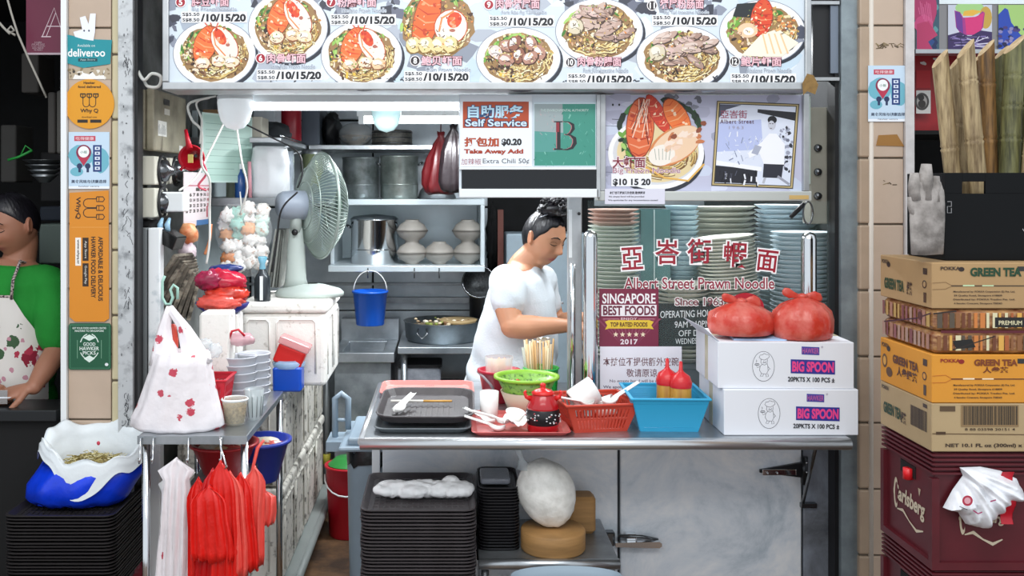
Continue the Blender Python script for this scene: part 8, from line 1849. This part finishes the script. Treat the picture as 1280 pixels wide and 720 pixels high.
def hand(m, w_, d, up, curl=.9, thumb_side=1, s=1.):
    """palm and five fingers from wrist w_ along d; up = back of the hand"""
    d = V(d).normalized(); up = V(up); up = (up-d*up.dot(d)).normalized(); sd = d.cross(up).normalized()*thumb_side
    rings = []
    for u, hw, th in ((-.01, .024, .019), (.02, .03, .018), (.05, .038, .016), (.08, .041, .014), (.092, .038, .011)):
        c = w_+d*u*s; rings.append([c+sd*(hw*s*cos(a))+up*(th*s*sin(a)) for a in [2*pi*i/16 for i in range(16)]])
    m.loft(rings)
    for k, (off, L_, r_) in enumerate(((.029, .070, .0088), (.010, .078, .009), (-.010, .073, .0086), (-.028, .058, .0078))):
        p = w_+d*.085*s+sd*off*s; dr = d.copy(); pts = [p-d*.012]; c = 0
        for seg, fr in enumerate((.45, .32, .23)):
            c += curl*(.45, .6, .5)[seg]*(1+.06*k); dr = (d*cos(c)-up*sin(c)+sd*off*.8).normalized(); p = p+dr*L_*fr*s; pts.append(p)
        m.tube(pts, [r_*s, r_*s, r_*.92*s, r_*.75*s], 10); m.ball(pts[-1], r_*.75*s, 10, 6)
    p0 = w_+d*.02*s+sd*.022*s; p1 = p0+(d*.55+sd*.75-up*.25).normalized()*.038*s; p2 = p1+(d*.85+sd*.3-up*.45).normalized()*.03*s; p3 = p2+(d*.9-up*.45).normalized()*.024*s
    m.tube([p0, p1, p2, p3], [.014*s, .012*s, .0105*s, .008*s], 10); m.ball(p3, .008*s, 10, 6)
def rings_of(rows, n=40, yaw=0):
    out = []
    for (cx_, cy_, z, rx, ry) in rows:
        q = []
        for i in range(n):
            a = 2*pi*i/n; e = 2.3; c_, s_ = cos(a), sin(a); rr = (abs(c_)**e+abs(s_)**e)**(-1/e); x, y = rx*c_*rr, ry*s_*rr
            q.append(V((cx_+x*cos(yaw)-y*sin(yaw), cy_+x*sin(yaw)+y*cos(yaw), z)))
        out.append(q)
    return out
M_SKIN = print_mat(.48).copy(); M_SKIN.name = 'skin'; b_ = M_SKIN.node_tree.nodes['Principled BSDF']; b_.inputs['Subsurface Weight'].default_value = .12; b_.inputs['Subsurface Radius'].default_value = (.012, .005, .003); b_.inputs['Subsurface Scale'].default_value = 1
def skin_colour(Mi, base, lip, dark=None):
    bs, lp = V(L(base)), V(L(lip))
    def f(co):
        p = Mi @ co; c = bs.copy(); k = noise.noise(co*22)*.05; c = c*(1+k)
        if p.x > .05:
            w_ = min(1, G(p.z+.066, .0085)*G(p.y, .022)*1.5); c = c.lerp(lp, w_)
            w_ = .35*G(p.z+.03, .02)*G(abs(p.y)-.042, .02)+.3*G(p.z+.03, .015)*G(p.y, .015); c = c.lerp(V((c.x*1.0, c.y*.78, c.z*.74)), w_)
        w_ = .5*G(abs(p.y)-.086, .012)*G(p.x, .03)*G(p.z, .03); c = c.lerp(V((c.x, c.y*.75, c.z*.72)), w_)
        return (c.x, c.y, c.z)
    return f
M_HAIR = mat('black_hair', '0c0b0e', .35, col2='1f1d24', scale=40, stretch=(1, 1, .2), bump=.6, bscale=90)
def hair_cap(M, line, t, nm='hair', grow=.055, n=96, m_=64, mt=None):
    m = MB(); rings = []
    for i in range(1, m_):
        a = -pi/2+pi*i/m_; q = []
        for k in range(n):
            b = 2*pi*k/n; d = V((cos(a)*cos(b), cos(a)*sin(b), sin(a))); e = line(d); w_ = max(0, min(1, .5+e*7)); w_ = w_*w_*(3-2*w_)
            g = -.07+w_*(.07+grow)+.006*sin(b*30+a*8)*w_; q.append(M @ head_pt(d, True, g))
        rings.append(q)
    m.loft(rings); return build(nm, m, mt or M_HAIR, t)
def face_bits(M, t, brow='1c1716', lash='14100f', w_=.0016):
    for s_ in (-1, 1):
        def on(y, z, g=.004): 
            d = V((1, 0, 0)); best = None
            dy, dz = y/.076, z/.116; dx = math.sqrt(max(.05, 1-dy*dy-dz*dz)); p = head_pt(V((dx, dy, dz)).normalized()); return M @ (p+V((g, s_*0, 0)))
        build('eyebrow', MB().tube([on(s_*y, z, .002) for y, z in ((.014, .028), (.026, .034), (.040, .031), (.048, .024))], [.0018, .0026, .0022, .001], 6), mat('hair_'+brow, brow, .8), t)
        build('eyelashes', MB().tube([on(s_*y, z, .0012) for y, z in ((.018, .002), (.028, -.002), (.038, -.001), (.046, .003))], [.0008, .0017, .0016, .0008], 6), mat('hair_'+lash, lash, .7), t)
        build('eyelid_crease', MB().tube([on(s_*y, z, .0006) for y, z in ((.018, .009), (.030, .013), (.044, .008))], .0007, 5), mat('crease_brown', '6b4230', .7), t)

# ---------------- the cook
t = thing('person', 'woman in a white t-shirt with pinned up black hair looking down behind the counter', 'person', (.26, 1.07, 0))
HM = Matrix.Translation(V((X(680, 1.03), 1.03, Z(297, 1.03)))) @ Euler((R(-2), R(20), R(-46))).to_matrix().to_4x4() @ Matrix.Scale(.97, 4)
sk = head_mb(HM, True)
nb = V((X(655, 1.07), 1.075, 1.29)); limb(sk, [nb+V((-.02, 0, -.05)), nb, HM @ V((-.018, 0, -.075)), HM @ V((-.01, 0, -.03))], [.075, .066, .058, .06], 24)
sk.ball(HM @ V((.02, 0, -.098)), .03, 16, 10, (1, 1.3, .7))
rows = [(X(634, 1.07), 1.07, .62, .15, .17), (X(637, 1.07), 1.07, .80, .16, .18), (X(643, 1.07), 1.07, .94, .15, .175), (X(647, 1.07), 1.07, 1.06, .145, .175), (X(650, 1.07), 1.07, 1.17, .125, .175), (X(652, 1.07), 1.07, 1.25, .09, .165), (X(653, 1.07), 1.07, 1.29, .065, .11), (X(654, 1.07), 1.075, 1.315, .055, .06)]
sk.loft(rings_of(rows, yaw=R(-12)))
SR, ER, WR_ = P(634, 356, .90), P(640, 408, .82), P(707, 407, .83)
limb(sk, [SR+V((0, .05, .0)), SR, (SR+ER)/2+V((-.008, 0, 0)), ER], [.058, .056, .052, .043]); limb(sk, [ER, ER.lerp(WR_, .3)+V((0, 0, -.004)), ER.lerp(WR_, .7), WR_], [.045, .047, .034, .026])
hand(sk, WR_+V((.01, 0, 0)), (1, .05, -.12), (0, -.35, 1), 1.0, 1, .95)
SL, EL, WL = P(674, 352, 1.2), P(695, 405, 1.24), P(738, 398, 1.08)
limb(sk, [SL+V((0, -.05, 0)), SL, (SL+EL)/2, EL], [.058, .055, .05, .042]); limb(sk, [EL, EL.lerp(WL, .4), WL], [.043, .042, .026]); hand(sk, WL+V((.008, 0, 0)), (1, -.3, -.1), (0, .3, 1), 1.0, -1, .95)
for s_ in (-1, 1):
    x0 = X(636, 1.07)+.0; limb(sk, [(x0, 1.07+s_*.085, .66), (x0+.02, 1.07+s_*.09, .42), (x0, 1.07+s_*.09, .10), (x0, 1.07+s_*.09, .05)], [.10, .065, .042, .04]); sk.ball((x0+.05, 1.07+s_*.09, .035), 1, 16, 10, (.12, .045, .032))
me = remesh(sk, .0042, 2)
mesh_part('body', me, [M_SKIN], t, skin_colour(HM.inverted(), 'c48d6d', 'a8524c'))
face_bits(HM, t)
hair_cap(HM, lambda d: d.z-((-.12+1.25*(d.x-.1)) if d.x > .1 else (-.12-.5*(.1-d.x)))+.05*sin(d.y*14)*(d.x > .3), t)
random.seed(77); m = MB(); bc_ = HM @ V((.02, 0, .135))
m.ball(bc_, 1, 20, 12, (.075, .06, .035), fn=lambda d: 1+.15*noise.noise(d*5))
for k in range(46):
    a, e_ = random.uniform(0, 6.3), random.uniform(-.3, 1.4); q = bc_+V((.07*cos(a)*cos(e_), .06*sin(a)*cos(e_), .035*sin(e_)+.006)); r_ = random.uniform(.008, .015); ax1 = V((random.uniform(-1, 1), random.uniform(-1, 1), random.uniform(-1, 1))).normalized(); ax2 = ax1.orthogonal().normalized()
    m.tube([q+ax1*(r_*cos(j*.9))+ax2*(r_*sin(j*.9)) for j in range(9)], [.004, .005, .005, .005, .005, .005, .004, .003, .002], 6)
build('curled_bun', m, M_HAIR, t)
build('hair_clip', MB().tube([HM @ V((.0, -.07, .085)), HM @ V((.03, -.06, .115))], .003, 6), mat('clip_grey', '6a6d74', .3, .6), t)
# shirt
sh = MB(); g_ = .014
rows2 = [(a, b, z, rx+g_+(.012 if z < 1 else 0), ry+g_) for (a, b, z, rx, ry) in [(X(634, 1.07), 1.07, .74, .155, .175)]+rows[1:6]]+[(X(653, 1.07), 1.07, 1.285, .076, .125), (X(654, 1.07), 1.075, 1.305, .062, .072)]
sh.loft(rings_of(rows2, yaw=R(-12)))
limb(sh, [SR+V((.005, .07, .012)), SR+V((0, 0, .002)), SR.lerp(ER, .45)+V((-.004, 0, 0))], [.068, .071, .069]); limb(sh, [SL+V((0, -.07, .01)), SL, SL.lerp(EL, .5)], [.066, .068, .065])
me = remesh(sh, .007, 2)
def wr(co, nrm):
    k = noise.noise(V((co.x*7, co.y*5, co.z*11)))*.010+noise.noise(V((co.x*16+co.z*9, co.y*10, co.z*12)))*.006
    k += .005*sin(co.z*60+co.x*40+4*noise.noise(co*5))*max(0, min(1, (1.1-co.z)*4))
    return co+nrm*k
shirt = mesh_part('t_shirt', me, [mat('white_cotton', 'd9e1e8', .85, bump=.35, bscale=140)], t, move=wr)
# faint printed pattern on the chest
tr = MB()
lg = MB()
for s_ in (-1, 1):
    x0 = X(636, 1.07); limb(lg, [(x0, 1.07+s_*.08, .74), (x0+.02, 1.07+s_*.09, .42), (x0, 1.07+s_*.09, .10)], [.125, .085, .06])
lg.loft(rings_of([(X(634, 1.07), 1.07, .60, .165, .185), (X(635, 1.07), 1.07, .76, .168, .188)], yaw=R(-12)))
mesh_part('trousers', remesh(lg, .012, 2), [mat('navy_cloth', '23283a', .85)], t)

# ---------------- the man in the left stall
t = thing('person', 'man in a green t-shirt and rose printed apron working in the dark left stall', 'person', (X(12, .76), .76, 0))
yw = R(-120)
HM2 = Matrix.Translation(V((X(17, .75), .75, Z(281, .75)))) @ Euler((0, 0, yw)).to_matrix().to_4x4() @ Matrix.Rotation(R(16), 4, 'Y') @ Matrix.Scale(1.02, 4)
sk = head_mb(HM2, False)
nx = V((X(22, .78), .78, Z(336, .78))); limb(sk, [nx+V((0, 0, -.06)), nx, HM2 @ V((-.02, 0, -.07)), HM2 @ V((-.01, 0, -.03))], [.07, .062, .056, .058], 24); sk.ball(HM2 @ V((.02, 0, -.095)), .028, 16, 10, (1, 1.3, .7))
cx0m = X(10, .78)
rows = [(cx0m, .78, .60, .12, .165), (cx0m, .78, .80, .125, .165), (cx0m, .78, .98, .12, .165), (cx0m, .78, 1.14, .115, .18), (cx0m, .78, 1.26, .095, .185), (cx0m+.005, .78, 1.32, .07, .14), (cx0m+.01, .78, 1.35, .055, .06)]
yt = R(-112)
sk.loft(rings_of(rows, yaw=yt))
S1, E1, W1 = P(62, 358, .72), P(70, 440, .67), P(42, 484, .53)
limb(sk, [S1+V((-.05, .0, .0)), S1, (S1+E1)/2, E1], [.055, .054, .046, .04]); limb(sk, [E1, E1.lerp(W1, .4), W1], [.041, .04, .027]); hand(sk, W1+V((-.006, -.004, 0)), (-1, -.25, -.25), (0, -.4, 1), .8, -1)
S2, E2, W2 = P(-40, 362, .86), P(-60, 440, .72), P(-30, 484, .55)
limb(sk, [S2+V((.05, 0, 0)), S2, (S2+E2)/2, E2], [.055, .054, .046, .04]); limb(sk, [E2, E2.lerp(W2, .4), W2], [.041, .04, .027]); hand(sk, W2, (1, -.2, -.15), (0, -.4, 1), .8, 1)
for s_ in (-1, 1): limb(sk, [(cx0m+s_*.08, .80, .66), (cx0m+s_*.09, .79, .42), (cx0m+s_*.09, .8, .08)], [.10, .062, .042]); sk.ball((cx0m+s_*.09, .74, .035), 1, 14, 10, (.045, .11, .032))
mesh_part('body', remesh(sk, .0046, 2), [M_SKIN], t, skin_colour(HM2.inverted(), 'a8745c', '8e4f48'))
face_bits(HM2, t)
hair_cap(HM2, lambda d: d.z-((.02+1.0*(d.x-.1)) if d.x > .1 else (.02-.55*(.1-d.x))), t, grow=.05)
sh = MB(); rows2 = [(a, b, z, rx+.014, ry+.014) for (a, b, z, rx, ry) in rows[:6]]+[(cx0m+.01, .78, 1.335, .062, .07)]
sh.loft(rings_of(rows2, yaw=yt)); limb(sh, [S1+V((-.06, .01, .005)), S1, S1.lerp(E1, .78)], [.062, .067, .066]); limb(sh, [S2+V((.06, 0, .005)), S2, S2.lerp(E2, .78)], [.062, .067, .064])
mesh_part('t_shirt', remesh(sh, .008, 2), [mat('green_cotton', '178a2c', .85, bump=.3, bscale=140, var=.1)], t, move=wr)
lg = MB()
for s_ in (-1, 1): limb(lg, [(cx0m+s_*.08, .80, .68), (cx0m+s_*.09, .79, .42), (cx0m+s_*.09, .8, .10)], [.115, .08, .058])
mesh_part('trousers', remesh(lg, .014, 2), [mat('navy_cloth', '', 1)], t)
# apron
def rose_cloth():
    m = bpy.data.materials.new('rose_apron'); m.use_nodes = True; nt = m.node_tree; N = nt.nodes; K = nt.links; b = N['Principled BSDF']; b.inputs['Roughness'].default_value = .8
    tc = N.new('ShaderNodeTexCoord'); prev = None
    for sc, rad, col, seed in ((8, .46, '8e1b34', 0), (13, .3, '3c5a3c', 3.3), (23, .2, 'c08a98', 7.7), (15, .2, 'b0324a', 12.1)):
        mp = N.new('ShaderNodeMapping'); mp.inputs['Location'].default_value = (seed, seed, seed); K.new(tc.outputs['Object'], mp.inputs[0]); nz = N.new('ShaderNodeTexNoise'); nz.inputs['Scale'].default_value = 60; K.new(mp.outputs[0], nz.inputs['Vector'])
        v = N.new('ShaderNodeTexVoronoi'); v.inputs['Scale'].default_value = sc; K.new(mp.outputs[0], v.inputs['Vector']); a = N.new('ShaderNodeMath'); a.operation = 'MULTIPLY_ADD'; a.inputs[1].default_value = .35; K.new(nz.outputs[0], a.inputs[0]); K.new(v.outputs['Distance'], a.inputs[2])
        l = N.new('ShaderNodeMath'); l.operation = 'LESS_THAN'; l.inputs[1].default_value = rad+.175; K.new(a.outputs[0], l.inputs[0]); mx = N.new('ShaderNodeMix'); mx.data_type = 'RGBA'; K.new(l.outputs[0], mx.inputs[0]); mx.inputs[7].default_value = (*L(col), 1)
        if prev is None: mx.inputs[6].default_value = (*L('ded9d3'), 1)
        else: K.new(prev, mx.inputs[6])
        prev = mx.outputs[2]
    K.new(prev, b.inputs['Base Color']); return m
def apr(u, v):
    z = 1.22-(1.22-.5)*v; wid = .62+.95*min(1, v*3.2); a = (u-.5)*2*wid
    for (r0, r1) in zip(rows2, rows2[1:]):
        if r0[2] <= z <= r1[2]: f = (z-r0[2])/(r1[2]-r0[2]); rx = r0[3]+(r1[3]-r0[3])*f; ry = r0[4]+(r1[4]-r0[4])*f; break
    else: rx, ry = rows2[0][3], rows2[0][4]
    x, y = (rx+.012+.01*v)*cos(a), (ry+.012+.008*v)*sin(a); e = 2.3; rr = (abs(cos(a))**e+abs(sin(a))**e)**(-1/e); x *= rr; y *= rr; w_ = .006*noise.noise(V((a*3, z*9, 1)))
    return V((cx0m+(x+w_)*cos(yt)-y*sin(yt), .78+(x+w_)*sin(yt)+y*cos(yt), z))
build('apron', MB().grid(apr, 40, 40, thick=(-.001, -.001, 0)), rose_cloth(), t)
for u in (0, 1):
    e0 = apr(u, 0); build('apron_strap', MB().tube([e0+V((0, 0, -.01)), e0+V((.01, -.01, .06)), e0.lerp(nx, .5)+V((.03, -.02, .08)), nx+V((.05 if u else -.04, 0, .015)), nx+V((.0, .07, .03))], .006, 8), mat('strap_check', 'c9b8b4', .8, col2='3a2a34', scale=120, cut=(.45, .55)), t)
build('apron_hem', MB().tube([apr(i/20, .0) for i in range(21)], .005, 6), mat('strap_check', '', 1), t)
one('cleaver_blade', MB().box(X(-6, .5), X(14, .5), .47, .474, Z(505, .47), Z(488, .47)), M_CHROME, 'bright metal blade under the hand of the man in green', 'knife')

# ================================================================ CRUMPLED CLOTH AND CARRIER BAG (many folds fused into one sheet)
def fold_heap(lobes, vox, seed, amp=.004, f=45):
    m = MB()
    for (c, s_, a) in lobes: q = MB(); q.ball((0, 0, 0), 1, 18, 12, s_); m.join(q, Matrix.Translation(c) @ Matrix.Rotation(a, 4, 'Z'))
    me = remesh(m, vox, 1)
    for v in me.vertices:
        n_ = v.normal.copy(); k = abs(noise.noise(v.co*f*.5+V((seed, 0, 0))))*amp*1.6+noise.noise(v.co*f)*amp; v.co += n_*k
    return me
random.seed(15); c0 = cloth_c; lobes = [(c0+V((-.105+.021*k, .008*sin(k*1.3), .012)), (.034, .030+.006*sin(k*2.1), .013+.005*abs(sin(k*1.7))), random.uniform(-.5, .5)) for k in range(11)]
lobes += [(c0+V((-.08+.03*k, .01*cos(k*2), .024)), (.045, .012, .010), random.uniform(-.35, .35)) for k in range(6)]+[(c0+V((.075, .012, .026)), (.022, .018, .018), .4)]
lobes = [(c0+(c-c0)*1.12, V(s_)*1.28, a) for c, s_, a in lobes]; me = fold_heap(lobes, .0034, 1, .0045, 50); zm = min(v.co.z for v in me.vertices)
for v in me.vertices: v.co -= c0; v.co.z += c0.z-zm
me.materials.append(mat('cloth_white', 'ffffff', .9, bump=.4, bscale=120)); me.polygons.foreach_set('use_smooth', [True]*len(me.polygons))
o = bpy.data.objects.new('white_cloth', me); COL.objects.link(o); o.location = c0; o.location.z = c0.z-.011-0+0
o['label'] = 'rumpled white cloth lying on the middle tray stack'; o['category'] = 'cloth'
